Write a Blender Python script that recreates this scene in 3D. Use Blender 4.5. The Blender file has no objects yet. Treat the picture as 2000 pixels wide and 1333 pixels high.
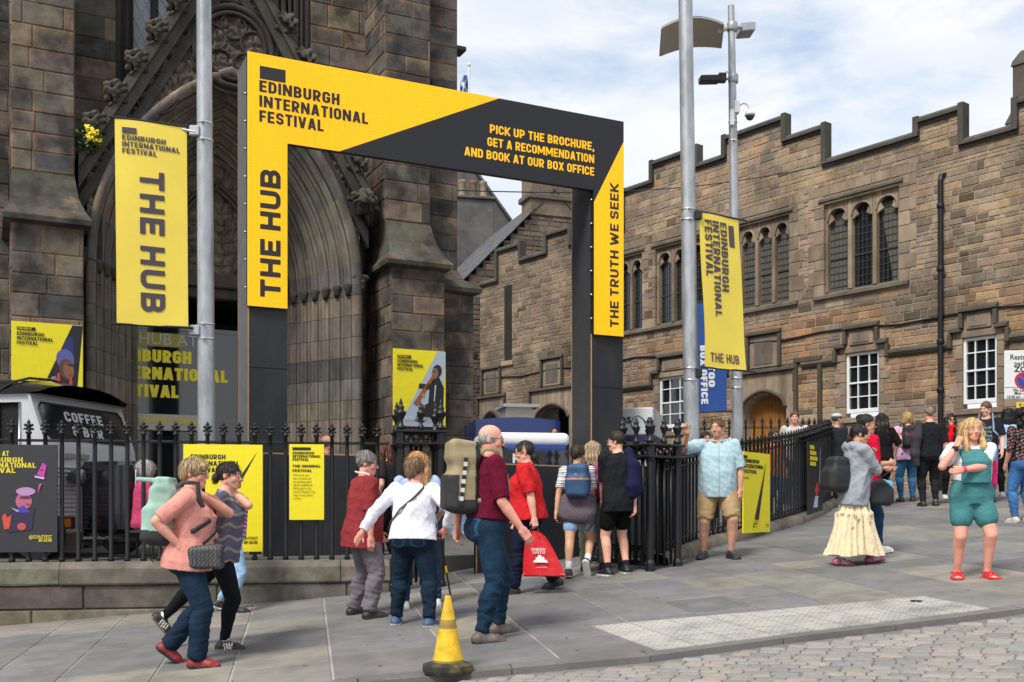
import bpy, math, random
import numpy as np
from mathutils import Vector, Matrix

SC = bpy.context.scene
COL = SC.collection
R = math.radians
F, HX, HY = 2078.0, 1000.0, 990.0          # focal length and horizon of the photograph, in its 2000 px frame

# ---------------------------------------------------------------- camera, sky, sun
cam = bpy.data.objects.new('camera', bpy.data.cameras.new('camera'))
COL.objects.link(cam)
cam.location = (0, 0, 0)
cam.rotation_euler = (R(90), 0, 0)
cam.data.sensor_width = 36
cam.data.lens = 36 * F / 2000
cam.data.shift_y = (HY - 666.5) / 2000
cam.data.clip_end = 2000
SC.camera = cam

SUN_DIR = Vector((-.42, -.62, .95)).normalized()       # towards the sun
sl = bpy.data.lights.new('sun', 'SUN')
sl.energy = 2.6
sl.angle = R(18)
sl.color = (1, .95, .87)
sun = bpy.data.objects.new('sun', sl)
COL.objects.link(sun)
sun.rotation_euler = SUN_DIR.to_track_quat('Z', 'Y').to_euler()

world = bpy.data.worlds.new('World')
SC.world = world
world.use_nodes = True
wt = world.node_tree
for n in list(wt.nodes):
    wt.nodes.remove(n)
def wn(kind, **kw):
    n = wt.nodes.new(kind)
    for k, v in kw.items():
        setattr(n, k, v)
    return n
sky = wn('ShaderNodeTexSky', sky_type='NISHITA', sun_disc=False)
sky.sun_elevation = math.asin(SUN_DIR.z)
sky.sun_rotation = math.atan2(SUN_DIR.x, SUN_DIR.y)
tc = wn('ShaderNodeTexCoord')
mp = wn('ShaderNodeMapping')
mp.inputs['Scale'].default_value = (1.0, 1.0, 2.6)
mp.inputs['Location'].default_value = (3.1, 1.7, .35)
mp.inputs['Rotation'].default_value = (0, R(14), R(20))
nz = wn('ShaderNodeTexNoise')
nz.inputs['Scale'].default_value = 3.2
nz.inputs['Detail'].default_value = 9
nz.inputs['Roughness'].default_value = .56
nz.inputs['Distortion'].default_value = .35
rp = wn('ShaderNodeValToRGB')
rp.color_ramp.elements[0].position = .29
rp.color_ramp.elements[0].color = (0, 0, 0, 1)
rp.color_ramp.elements[1].position = .47
rp.color_ramp.elements[1].color = (1, 1, 1, 1)
nz2 = wn('ShaderNodeTexNoise')
nz2.inputs['Scale'].default_value = 5.5
nz2.inputs['Detail'].default_value = 7
rc = wn('ShaderNodeValToRGB')
rc.color_ramp.elements[0].position = .35
rc.color_ramp.elements[0].color = (.56, .61, .68, 1)
rc.color_ramp.elements[1].position = .62
rc.color_ramp.elements[1].color = (.70, .705, .71, 1)
mul = wn('ShaderNodeVectorMath', operation='MULTIPLY')
mul.inputs[1].default_value = (.10, .10, .10)
hzm = wn('ShaderNodeVectorMath', operation='ADD')
hzm.inputs[1].default_value = (.16, .19, .21)
mx = wn('ShaderNodeMix', data_type='RGBA')
bg = wn('ShaderNodeBackground')
bg.inputs['Strength'].default_value = 1.0
wo = wn('ShaderNodeOutputWorld')
L = wt.links.new
L(tc.outputs['Generated'], mp.inputs['Vector'])
L(mp.outputs[0], nz.inputs['Vector'])
L(mp.outputs[0], nz2.inputs['Vector'])
L(nz.outputs['Fac'], rp.inputs[0])
L(nz2.outputs['Fac'], rc.inputs[0])
L(sky.outputs[0], mul.inputs[0])
L(mul.outputs[0], hzm.inputs[0])
L(rp.outputs[0], mx.inputs['Factor'])
L(hzm.outputs[0], mx.inputs['A'])
L(rc.outputs[0], mx.inputs['B'])
L(mx.outputs['Result'], bg.inputs['Color'])
L(bg.outputs[0], wo.inputs[0])
vs = SC.view_settings
vs.view_transform = 'Standard'
vs.look = 'None'
vs.exposure = .55
vs.gamma = 1
SC.cycles.use_denoising = True
SC.cycles.max_bounces = 6

# ---------------------------------------------------------------- helpers
def at(px, py, d):
    """the point seen at pixel (px, py) of the photograph, d metres deep"""
    return Vector(((px - HX) / F * d, d, (HY - py) / F * d))
GA, GB, GC = -1.649, .0661, .0634
def gz(x, y):
    return GA + GB * max(-16, min(x, 18)) + GC * max(-4, min(y, 30))
def gp(px, py):
    d = GA / ((HY - py) / F - GB * (px - HX) / F - GC)
    return at(px, py, d)
def lin(r, g, b):
    f = lambda c: (c / 255 / 12.92) if c <= 10 else ((c / 255 + .055) / 1.055) ** 2.4
    return (f(r), f(g), f(b))

def mat(name, col=(.5, .5, .5), rough=.6, metal=0, vary=.0, vscale=8, bump=0, bscale=60, vcol=False, emit=0, spec=.5, stretch=None, tint=None, tscale=3, tamt=.5, coat=0, trans=0, tint2=None, t2scale=3, t2amt=.5):
    m = bpy.data.materials.new(name)
    m.use_nodes = True
    t = m.node_tree
    b = t.nodes['Principled BSDF']
    b.inputs['Roughness'].default_value = rough
    b.inputs['Metallic'].default_value = metal
    b.inputs['Specular IOR Level'].default_value = spec
    b.inputs['Coat Weight'].default_value = coat
    b.inputs['Transmission Weight'].default_value = trans
    lk = t.links.new
    if vcol:
        a = t.nodes.new('ShaderNodeAttribute')
        a.attribute_name = 'Col'
        out = a.outputs['Color']
    else:
        a = t.nodes.new('ShaderNodeRGB')
        a.outputs[0].default_value = (*col, 1)
        out = a.outputs[0]
    tcn = t.nodes.new('ShaderNodeTexCoord')
    vec = tcn.outputs['Object']
    if stretch:
        mpn = t.nodes.new('ShaderNodeMapping')
        mpn.inputs['Scale'].default_value = stretch
        lk(vec, mpn.inputs[0])
        vec = mpn.outputs[0]
    def noise(sc, det=5, ro=.6):
        n = t.nodes.new('ShaderNodeTexNoise')
        n.inputs['Scale'].default_value = sc
        n.inputs['Detail'].default_value = det
        n.inputs['Roughness'].default_value = ro
        lk(vec, n.inputs['Vector'])
        return n.outputs['Fac']
    for tint, tscale, tamt, lo_, hi_ in ((tint2, t2scale, t2amt, .54, .70), (tint, tscale, tamt, .44, .62)):
        if not tint:
            continue
        mr = t.nodes.new('ShaderNodeMapRange')
        mr.inputs[1].default_value, mr.inputs[2].default_value = lo_, hi_
        mr.inputs[4].default_value = tamt
        lk(noise(tscale, 6, .62), mr.inputs[0])
        mm = t.nodes.new('ShaderNodeMix')
        mm.data_type = 'RGBA'
        lk(mr.outputs[0], mm.inputs['Factor'])
        lk(out, mm.inputs['A'])
        mm.inputs['B'].default_value = (*tint, 1)
        out = mm.outputs['Result']
    if vary:
        mr = t.nodes.new('ShaderNodeMapRange')
        mr.inputs[1].default_value, mr.inputs[2].default_value = .25, .75
        mr.inputs[3].default_value, mr.inputs[4].default_value = 1 - vary, 1 + vary
        lk(noise(vscale), mr.inputs[0])
        vm = t.nodes.new('ShaderNodeVectorMath')
        vm.operation = 'SCALE'
        lk(out, vm.inputs[0])
        lk(mr.outputs[0], vm.inputs['Scale'])
        out = vm.outputs[0]
    lk(out, b.inputs['Base Color'])
    if emit:
        lk(out, b.inputs['Emission Color'])
        b.inputs['Emission Strength'].default_value = emit
    if bump:
        bn = t.nodes.new('ShaderNodeBump')
        bn.inputs['Strength'].default_value = bump
        bn.inputs['Distance'].default_value = .02
        lk(noise(bscale, 6, .65), bn.inputs['Height'])
        lk(bn.outputs[0], b.inputs['Normal'])
    return m

def link(o, parent=None):
    COL.objects.link(o)
    if parent:
        o.parent = parent
    return o
def tag(o, label=None, cat=None, group=None, kind=None):
    for k, v in (('label', label), ('category', cat), ('group', group), ('kind', kind)):
        if v:
            o[k] = v
    return o
def thing(name, label, cat, loc=(0, 0, 0), rz=0, group=None):
    o = bpy.data.objects.new(name, None)
    o.empty_display_size = .2
    link(o)
    o.location = loc
    o.rotation_euler = (0, 0, rz)
    return tag(o, label, cat, group)
def dup(root, loc, rz, label, group=None):
    r = root.copy(); COL.objects.link(r)
    r.location = loc; r.rotation_euler = (0, 0, rz)
    r['label'] = label
    if group:
        r['group'] = group
    for ch in list(root.children):
        c = ch.copy(); COL.objects.link(c); c.parent = r
        for g in list(ch.children):
            d = g.copy(); COL.objects.link(d); d.parent = c
    return r

X3, Y3, Z3 = Vector((1, 0, 0)), Vector((0, 1, 0)), Vector((0, 0, 1))
def V(*a):
    return Vector(a)

class MB:
    """collects boxes, tubes, prisms and lathes with vertex colours; build() makes ONE mesh object"""
    def __init__(s, dz=0):
        s.dz = dz
        s.v, s.f, s.c, s.sm, s.mi = [], [], [], [], []
    def add(s, vs, fs, c=(1, 1, 1), smooth=False, mi=0):
        o = len(s.v)
        s.v += [tuple(p) for p in vs]
        s.c += (list(c) if isinstance(c, list) else [c] * len(vs))
        for f in fs:
            s.f.append([i + o for i in f])
            s.sm.append(smooth)
            s.mi.append(mi)
        return s
    def quad(s, a, b, c, d, col=(1, 1, 1), mi=0):
        return s.add([a, b, c, d], [(0, 1, 2, 3)], col, mi=mi)
    def poly(s, pts, col=(1, 1, 1), mi=0):
        return s.add(pts, [tuple(range(len(pts)))], col, mi=mi)
    def obox(s, o, ax, ay, az, col=(1, 1, 1), bev=0, mi=0):
        """box from corner o along three edge vectors; bev chamfers its edges"""
        o, ax, ay, az = map(Vector, (o, ax, ay, az))
        if ax.cross(ay).dot(az) < 0:
            o, ax = o + ax, -ax
        if not bev:
            P = [o, o + ax, o + ax + ay, o + ay]
            P += [p + az for p in P]
            return s.add(P, [(3, 2, 1, 0), (4, 5, 6, 7), (0, 1, 5, 4), (1, 2, 6, 5), (2, 3, 7, 6), (3, 0, 4, 7)], col, mi=mi)
        A = [ax, ay, az]; Ls = [max(a.length, 1e-6) for a in A]; U = [a / l for a, l in zip(A, Ls)]
        b = min(bev, min(Ls) * .45)
        pts, ix = [], {}
        for i in (0, 1):
            for j in (0, 1):
                for k in (0, 1):
                    base = o + ax * i + ay * j + az * k
                    sg = (1 - 2 * i, 1 - 2 * j, 1 - 2 * k)
                    for m in range(3):
                        p = base.copy()
                        for q in range(3):
                            if q != m:
                                p += U[q] * (b * sg[q])
                        ix[(i, j, k, m)] = len(pts)
                        pts.append(p)
        fs = []
        def fix(f):
            n = Vector((0, 0, 0))
            cen = sum((pts[i] for i in f), Vector()) / len(f)
            mid = o + (ax + ay + az) / 2
            n = (pts[f[1]] - pts[f[0]]).cross(pts[f[2]] - pts[f[0]])
            fs.append(tuple(f) if n.dot(cen - mid) > 0 else tuple(reversed(f)))
        for m in range(3):
            a, c = [q for q in range(3) if q != m]
            for e in (0, 1):
                f = []
                for (p, q) in ((0, 0), (1, 0), (1, 1), (0, 1)):
                    t = [0, 0, 0]; t[m] = e; t[a] = p; t[c] = q
                    f.append(ix[(*t, m)])
                fix(f)
            for p in (0, 1):
                for q in (0, 1):
                    t0 = [0, 0, 0]; t0[a] = p; t0[c] = q
                    t1 = list(t0); t1[m] = 1
                    fix([ix[(*t0, a)], ix[(*t1, a)], ix[(*t1, c)], ix[(*t0, c)]])
        for i in (0, 1):
            for j in (0, 1):
                for k in (0, 1):
                    fix([ix[(i, j, k, 0)], ix[(i, j, k, 1)], ix[(i, j, k, 2)]])
        return s.add(pts, fs, col, mi=mi)
    def box(s, x0, x1, y0, y1, z0, z1, col=(1, 1, 1), bev=0, mi=0):
        return s.obox((x0, y0, z0), (x1 - x0, 0, 0), (0, y1 - y0, 0), (0, 0, z1 - z0), col, bev, mi)
    def tube(s, path, r, n=10, col=(1, 1, 1), caps=True, smooth=True, mi=0):
        path = [Vector(p) for p in path]
        rs = r if isinstance(r, (list, tuple)) else [r] * len(path)
        vs, fs = [], []
        ref = None
        for i, p in enumerate(path):
            t = (path[min(i + 1, len(path) - 1)] - path[max(i - 1, 0)])
            if t.length < 1e-9:
                t = Vector((0, 0, 1))
            t.normalize()
            if ref is None:
                ref = Vector((0, 0, 1)) if abs(t.z) < .9 else Vector((1, 0, 0))
            a = (ref - t * ref.dot(t)).normalized()
            ref = a
            b = t.cross(a)
            for k in range(n):
                an = 2 * math.pi * k / n
                vs.append(p + (a * math.cos(an) + b * math.sin(an)) * rs[i])
        for i in range(len(path) - 1):
            for k in range(n):
                k2 = (k + 1) % n
                fs.append((i * n + k, i * n + k2, (i + 1) * n + k2, (i + 1) * n + k))
        s.add(vs, fs, col, smooth, mi)
        if caps:
            s.add(vs[:n], [tuple(reversed(range(n)))], col, mi=mi)
            s.add(vs[-n:], [tuple(range(n))], col, mi=mi)
        return s
    def lathe(s, prof, c=(0, 0, 0), n=12, col=(1, 1, 1), smooth=True, sq=False, mi=0):
        """profile of (radius, z) pairs turned about z; sq squares it off"""
        c = Vector(c)
        vs, fs = [], []
        for (r, z) in prof:
            for k in range(n):
                an = 2 * math.pi * (k + .5) / n
                vs.append(c + Vector((math.cos(an) * r, math.sin(an) * r, z)))
        for i in range(len(prof) - 1):
            for k in range(n):
                k2 = (k + 1) % n
                fs.append((i * n + k, i * n + k2, (i + 1) * n + k2, (i + 1) * n + k))
        fs.append(tuple(reversed(range(n))))
        fs.append(tuple(range((len(prof) - 1) * n, len(prof) * n)))
        return s.add(vs, fs, col, smooth, mi)
    def ball(s, c, r, n=8, col=(1, 1, 1), mi=0):
        r = r if isinstance(r, (list, tuple)) else (r, r, r)
        vs, fs = [], []
        m = max(4, n // 2 + 1)
        for i in range(m + 1):
            th = math.pi * i / m
            for k in range(n):
                ph = 2 * math.pi * k / n
                vs.append((c[0] + r[0] * math.sin(th) * math.cos(ph), c[1] + r[1] * math.sin(th) * math.sin(ph), c[2] - r[2] * math.cos(th)))
        for i in range(m):
            for k in range(n):
                k2 = (k + 1) % n
                fs.append((i * n + k, i * n + k2, (i + 1) * n + k2, (i + 1) * n + k))
        return s.add(vs, fs, col, True, mi)
    def prism(s, pts, ext, col=(1, 1, 1), mi=0):
        """flat polygon pts pushed along the vector ext"""
        pts = [Vector(p) for p in pts]; ext = Vector(ext)
        n = len(pts)
        nr = Vector((0, 0, 0))
        for i in range(n):
            nr += pts[i].cross(pts[(i + 1) % n])
        if nr.dot(ext) > 0:
            pts.reverse()
        vs = pts + [p + ext for p in pts]
        fs = [tuple(range(n)), tuple(reversed(range(n, 2 * n)))]
        fs += [(i, i + n, (i + 1) % n + n, (i + 1) % n) for i in range(n)]
        return s.add(vs, fs, col, mi=mi)
    def grid(s, rows, col=(1, 1, 1), smooth=True, closed=False, mi=0):
        m = len(rows[0])
        vs = [p for r in rows for p in r]
        fs = []
        for i in range(len(rows) - 1):
            for k in range(m - (0 if closed else 1)):
                k2 = (k + 1) % m
                fs.append((i * m + k, i * m + k2, (i + 1) * m + k2, (i + 1) * m + k))
        return s.add(vs, fs, col, smooth, mi)
    def build(s, name, m, parent=None, angle=None):
        me = bpy.data.meshes.new(name)
        if s.dz:
            s.v = [(x, y, z - s.dz) for x, y, z in s.v]
        me.from_pydata(s.v, [], s.f)
        n = len(s.v)
        at_ = me.attributes.new('Col', 'FLOAT_COLOR', 'POINT')
        a = np.ones((n, 4), np.float32)
        a[:, :3] = np.array([c[:3] for c in s.c], np.float32).reshape(n, 3) if n else 1
        at_.data.foreach_set('color', a.ravel())
        me.polygons.foreach_set('use_smooth', s.sm)
        ms = m if isinstance(m, (list, tuple)) else [m]
        for q in ms:
            me.materials.append(q)
        if len(ms) > 1:
            me.polygons.foreach_set('material_index', s.mi)
        me.update()
        o = bpy.data.objects.new(name, me)
        return link(o, parent)
def jit(c, rng, a=.08):
    k = 1 + rng.uniform(-a, a)
    return tuple(max(0, x * k * (1 + rng.uniform(-a, a) * .35)) for x in c)

# ---------------------------------------------------------------- lettering
_g = {}
def _seg(X, Y, x0, y0, x1, y1, t):
    dx, dy = x1 - x0, y1 - y0
    l = math.hypot(dx, dy)
    u = ((X - x0) * dx + (Y - y0) * dy) / l
    w = ((X - x0) * -dy + (Y - y0) * dx) / l
    return np.maximum(np.abs(u - l / 2) - l / 2, np.abs(w) - t / 2)
def _ring(X, Y, x0, y0, x1, y1, r, t):
    cx, cy, hx, hy = (x0 + x1) / 2, (y0 + y1) / 2, (x1 - x0) / 2, (y1 - y0) / 2
    r = min(r, hx, hy)
    qx, qy = np.abs(X - cx) - hx + r, np.abs(Y - cy) - hy + r
    d = np.hypot(np.maximum(qx, 0), np.maximum(qy, 0)) + np.minimum(np.maximum(qx, qy), 0) - r
    return np.abs(d) - t / 2
_W = dict(I=.2, M=.86, N=.64, W=.90, E=.5, F=.48, L=.46, T=.54, J=.5, A=.62, V=.6, X=.6, K=.6)
def glyph_field(ch, X, Y, t, w):
    h = t / 2
    l, r, b, m, e = h, w - h, h, .5, 1 - h
    S = lambda *a: _seg(X, Y, *a, t)
    G = lambda *a: _ring(X, Y, *a, .22, t)
    mn, mxm = np.minimum, np.maximum
    def U(*a):
        d = a[0]
        for q in a[1:]:
            d = mn(d, q)
        return d
    spine = S(l, 0, l, 1)
    box = lambda x0, y0, x1, y1: mxm(np.abs(X - (x0 + x1) / 2) - (x1 - x0) / 2, np.abs(Y - (y0 + y1) / 2) - (y1 - y0) / 2)
    O = G(l, b, r, e)
    if ch in 'O0': d = O
    elif ch == 'A': d = U(S(h * .8, -.1, w / 2 - h * .15, 1.05), S(w - h * .8, -.1, w / 2 + h * .15, 1.05), S(.15, .27, w - .15, .27))
    elif ch == 'B': d = U(spine, mxm(G(-.1, m, r - .02, e), -(X - 0.0)), mxm(G(-.1, b, r, m), -X))
    elif ch == 'C': d = mxm(O, -box(w / 2, .36, w + 1, .64))
    elif ch == 'D': d = U(spine, mxm(G(-.2, b, r, e), -X))
    elif ch == 'E': d = U(spine, S(0, b, w, b), S(0, m, w * .92, m), S(0, e, w, e))
    elif ch == 'F': d = U(spine, S(0, m - .02, w * .92, m - .02), S(0, e, w, e))
    elif ch == 'G': d = U(mxm(O, -box(w / 2, .5, w + 1, .66)), S(w / 2, .46, w, .46), S(r, .1, r, .5))
    elif ch == 'H': d = U(spine, S(r, 0, r, 1), S(l, m, r, m))
    elif ch == 'I': d = spine
    elif ch == 'K': d = U(spine, S(l, .36, w + .04, 1.08), S(l + .1, .58, w + .04, -.08))
    elif ch == 'L': d = U(spine, S(0, b, w, b))
    elif ch == 'M': d = U(spine, S(r, 0, r, 1), S(l - .02, 1.08, w / 2, .22), S(r + .02, 1.08, w / 2, .22))
    elif ch == 'N': d = U(spine, S(r, 0, r, 1), S(l - .02, 1.06, r + .02, -.06))
    elif ch == 'P': d = U(spine, mxm(G(-.1, .4, r, e), -X))
    elif ch == 'R': d = U(spine, mxm(G(-.1, .42, r, e), -X), S(w * .45, .45, w - h * .7, -.1))
    elif ch == 'S': d = U(mxm(G(l, m, r, e), -box(w / 2, .2, w + 1, .68)), mxm(G(l, b, r, m), -box(-1, .32, w / 2, .8)))
    elif ch == 'T': d = U(S(w / 2, 0, w / 2, 1), S(0, e, w, e))
    elif ch == 'U': d = U(mxm(G(l, b, r, 1.4), Y - .5), S(l, .4, l, 1), S(r, .4, r, 1))
    elif ch == 'V': d = U(S(h * .8, 1.1, w / 2 - h * .1, -.05), S(w - h * .8, 1.1, w / 2 + h * .1, -.05))
    elif ch == 'W': d = U(S(h * .7, 1.1, w * .3, -.05), S(w - h * .7, 1.1, w * .7, -.05), S(w * .3, -.05, w / 2, .85), S(w * .7, -.05, w / 2, .85))
    elif ch == 'X': d = U(S(h * .5, -.08, w - h * .5, 1.08), S(w - h * .5, -.08, h * .5, 1.08))
    elif ch == 'Y': d = U(S(w / 2, 0, w / 2, .5), S(h * .4, 1.1, w / 2, .4), S(w - h * .4, 1.1, w / 2, .4))
    elif ch == '&': d = U(mxm(G(l, b, r - .06, m), -box(w * .6, .25, w, .6)), G(l + .03, m, r - .12, e), S(l + .1, .55, w + .02, -.1))
    elif ch == ',': return U(S(l, -.16, l, t))
    elif ch == '.': return S(l, 0, l, t)
    else: return None
    return mxm(d, np.abs(Y - .5) - .5)
def glyph(ch, t, wf=1):
    """a letter of the poster face as a list of flat polygons, cap height 1"""
    k = (ch, t, wf)
    if k in _g:
        return _g[k]
    w = _W.get(ch, .56) * wf
    if ch in 'I,.':
        w = t
    nx, ny = max(6, int(w * 28)), 36
    xs = np.linspace(-.03, w + .03, nx + 1)
    ys = np.linspace(-.18 if ch == ',' else -.015, 1.015, ny + 1)
    Xg, Yg = np.meshgrid(xs, ys, indexing='ij')
    D = glyph_field(ch, Xg, Yg, t, w)
    P = []
    if D is not None:
        for j in range(ny):
            run = None
            for i in range(nx + 1):
                full = i < nx and max(D[i, j], D[i + 1, j], D[i, j + 1], D[i + 1, j + 1]) <= 0
                if full:
                    run = i if run is None else run
                    continue
                if run is not None:
                    P.append([(xs[run], ys[j]), (xs[i], ys[j]), (xs[i], ys[j + 1]), (xs[run], ys[j + 1])])
                    run = None
                if i < nx and min(D[i, j], D[i + 1, j], D[i, j + 1], D[i + 1, j + 1]) < 0:
                    q = [(xs[i], ys[j], D[i, j]), (xs[i + 1], ys[j], D[i + 1, j]), (xs[i + 1], ys[j + 1], D[i + 1, j + 1]), (xs[i], ys[j + 1], D[i, j + 1])]
                    o = []
                    for a, b in zip(q, q[1:] + q[:1]):
                        if a[2] <= 0:
                            o.append((a[0], a[1]))
                        if (a[2] < 0) != (b[2] < 0) and a[2] != b[2]:
                            u = a[2] / (a[2] - b[2])
                            o.append((a[0] + u * (b[0] - a[0]), a[1] + u * (b[1] - a[1])))
                    if len(o) > 2:
                        P.append(o)
    _g[k] = (P, w)
    return _g[k]
def text(mb, s, org, ax, up, size, align='l', t=.2, gap=.09, wide=1.0, col=(1, 1, 1), maxw=None, mi=0, wf=1):
    """letters standing on the line from org along ax, size = cap height"""
    org, ax, up = Vector(org), Vector(ax).normalized(), Vector(up).normalized()
    tot = sum((.3 if c == ' ' else glyph(c, t, wf)[1] + gap) for c in s) - gap
    wd = size * wide
    if maxw:
        wd = maxw / tot
    x = {'l': 0, 'c': -tot / 2, 'r': -tot}[align]
    for c in s:
        if c == ' ':
            x += .3
            continue
        P, w = glyph(c, t, wf)
        for poly in P:
            mb.poly([org + ax * ((x + p[0]) * wd) + up * (p[1] * size) for p in poly], col, mi=mi)
        x += w + gap
    return tot * wd
_f = {}
def stext(mb, s, org, ax, up, size, align='l', bold=.012, wide=.85, col=(1, 1, 1), mi=0):
    """small lower-case lettering from the built-in face"""
    k = (s, bold)
    if k not in _f:
        c = bpy.data.curves.new('t', 'FONT')
        c.body = s; c.offset = bold; c.resolution_u = 2
        o = bpy.data.objects.new('t', c)
        COL.objects.link(o)
        dg = bpy.context.evaluated_depsgraph_get()
        me = bpy.data.meshes.new_from_object(o.evaluated_get(dg))
        _f[k] = ([v.co.copy() for v in me.vertices], [list(p.vertices) for p in me.polygons])
        bpy.data.objects.remove(o); bpy.data.curves.remove(c); bpy.data.meshes.remove(me)
    vs, fs = _f[k]
    org, ax, up = Vector(org), Vector(ax).normalized(), Vector(up).normalized()
    if not vs:
        return
    wd = max(v.x for v in vs)
    x0 = {'l': 0, 'c': -wd / 2, 'r': -wd}[align]
    sc = size / .69
    mb.add([org + ax * ((v.x + x0) * sc * wide) + up * (v.y * sc) for v in vs], fs, col, mi=mi)

# ---------------------------------------------------------------- stonework
def ashlar(mb, fr, x0, x1, z0, z1, course, length, colf, rng, holes=(), top=None, out=.012, joint=.006, inset=.02, soft=.0, edge=None):
    """stones laid in courses on a wall frame fr = (origin, along, outward); each stone is a chamfered block with its own colour"""
    o, ax, nr = map(Vector, fr)
    P = lambda x, z, k: o + ax * x + Z3 * z + nr * k
    z = z0
    while z < z1 - .02:
        h = min(rng.uniform(*course), z1 - z)
        if z1 - z - h < course[0] * .4:
            h = z1 - z
        x = x0 - rng.uniform(0, length[0])
        while x < x1:
            l = rng.uniform(*length)
            rects = [(max(x, x0), min(x + l, x1), z, z + h)]
            x += l
            subs = list(holes)
            if top:
                subs += top
            for (a, b, c, d) in subs:
                nr_ = []
                for (p, q, r_, s_) in rects:
                    if b <= p or a >= q or d <= r_ or c >= s_:
                        nr_.append((p, q, r_, s_))
                        continue
                    if a > p: nr_.append((p, a, r_, s_))
                    if b < q: nr_.append((b, q, r_, s_))
                    pa, qb = max(p, a), min(q, b)
                    if c > r_: nr_.append((pa, qb, r_, c))
                    if d < s_: nr_.append((pa, qb, d, s_))
                rects = nr_
            for (p, q, r_, s_) in rects:
                if q - p < .03 or s_ - r_ < .03:
                    continue
                c0 = colf(rng, (p + q) / 2, (r_ + s_) / 2) if hasattr(colf, 'placed') else colf(rng)
                k = out * rng.uniform(.6, 1.3)
                j = joint
                i1 = j + min(.012, (s_ - r_) * .15)
                i2 = i1 + min(inset * rng.uniform(.4, 1.8), (s_ - r_) * .3, (q - p) * .3)
                vs = [P(p + j, r_ + j, 0), P(q - j, r_ + j, 0), P(q - j, s_ - j, 0), P(p + j, s_ - j, 0),
                      P(p + i1, r_ + i1, k), P(q - i1, r_ + i1, k), P(q - i1, s_ - i1, k), P(p + i1, s_ - i1, k),
                      P(p + i2, r_ + i2, k * 1.05), P(q - i2, r_ + i2, k * 1.05), P(q - i2, s_ - i2, k * 1.05), P(p + i2, s_ - i2, k * 1.05)]
                ce = jit(edge, rng, .25) if edge and rng.random() < .55 else c0
                ee = [tuple(c0[n] + (ce[n] - c0[n]) * u for n in range(3)) for u in [rng.random() for _ in range(4)]]
                cs = ee + ee + [jit(c0, rng, .12) for _ in range(4)]
                mb.add(vs, [(0, 1, 5, 4), (1, 2, 6, 5), (2, 3, 7, 6), (3, 0, 4, 7), (4, 5, 9, 8), (5, 6, 10, 9), (6, 7, 11, 10), (7, 4, 8, 11), (8, 9, 10, 11)], cs)
        z += h
def backing(mb, fr, x0, x1, z0, z1, holes, col, top=None):
    """the mortar plane behind the stones, cut round the holes"""
    o, ax, nr = map(Vector, fr)
    rects = [(x0, x1, z0, z1)]
    for (a, b, c, d) in list(holes) + list(top or []):
        n = []
        for (p, q, r_, s_) in rects:
            if b <= p or a >= q or d <= r_ or c >= s_:
                n.append((p, q, r_, s_)); continue
            if a > p: n.append((p, a, r_, s_))
            if b < q: n.append((b, q, r_, s_))
            if c > r_: n.append((max(p, a), min(q, b), r_, c))
            if d < s_: n.append((max(p, a), min(q, b), d, s_))
        rects = n
    for (p, q, r_, s_) in rects:
        mb.quad(o + ax * p + Z3 * r_, o + ax * q + Z3 * r_, o + ax * q + Z3 * s_, o + ax * p + Z3 * s_, col)
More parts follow.
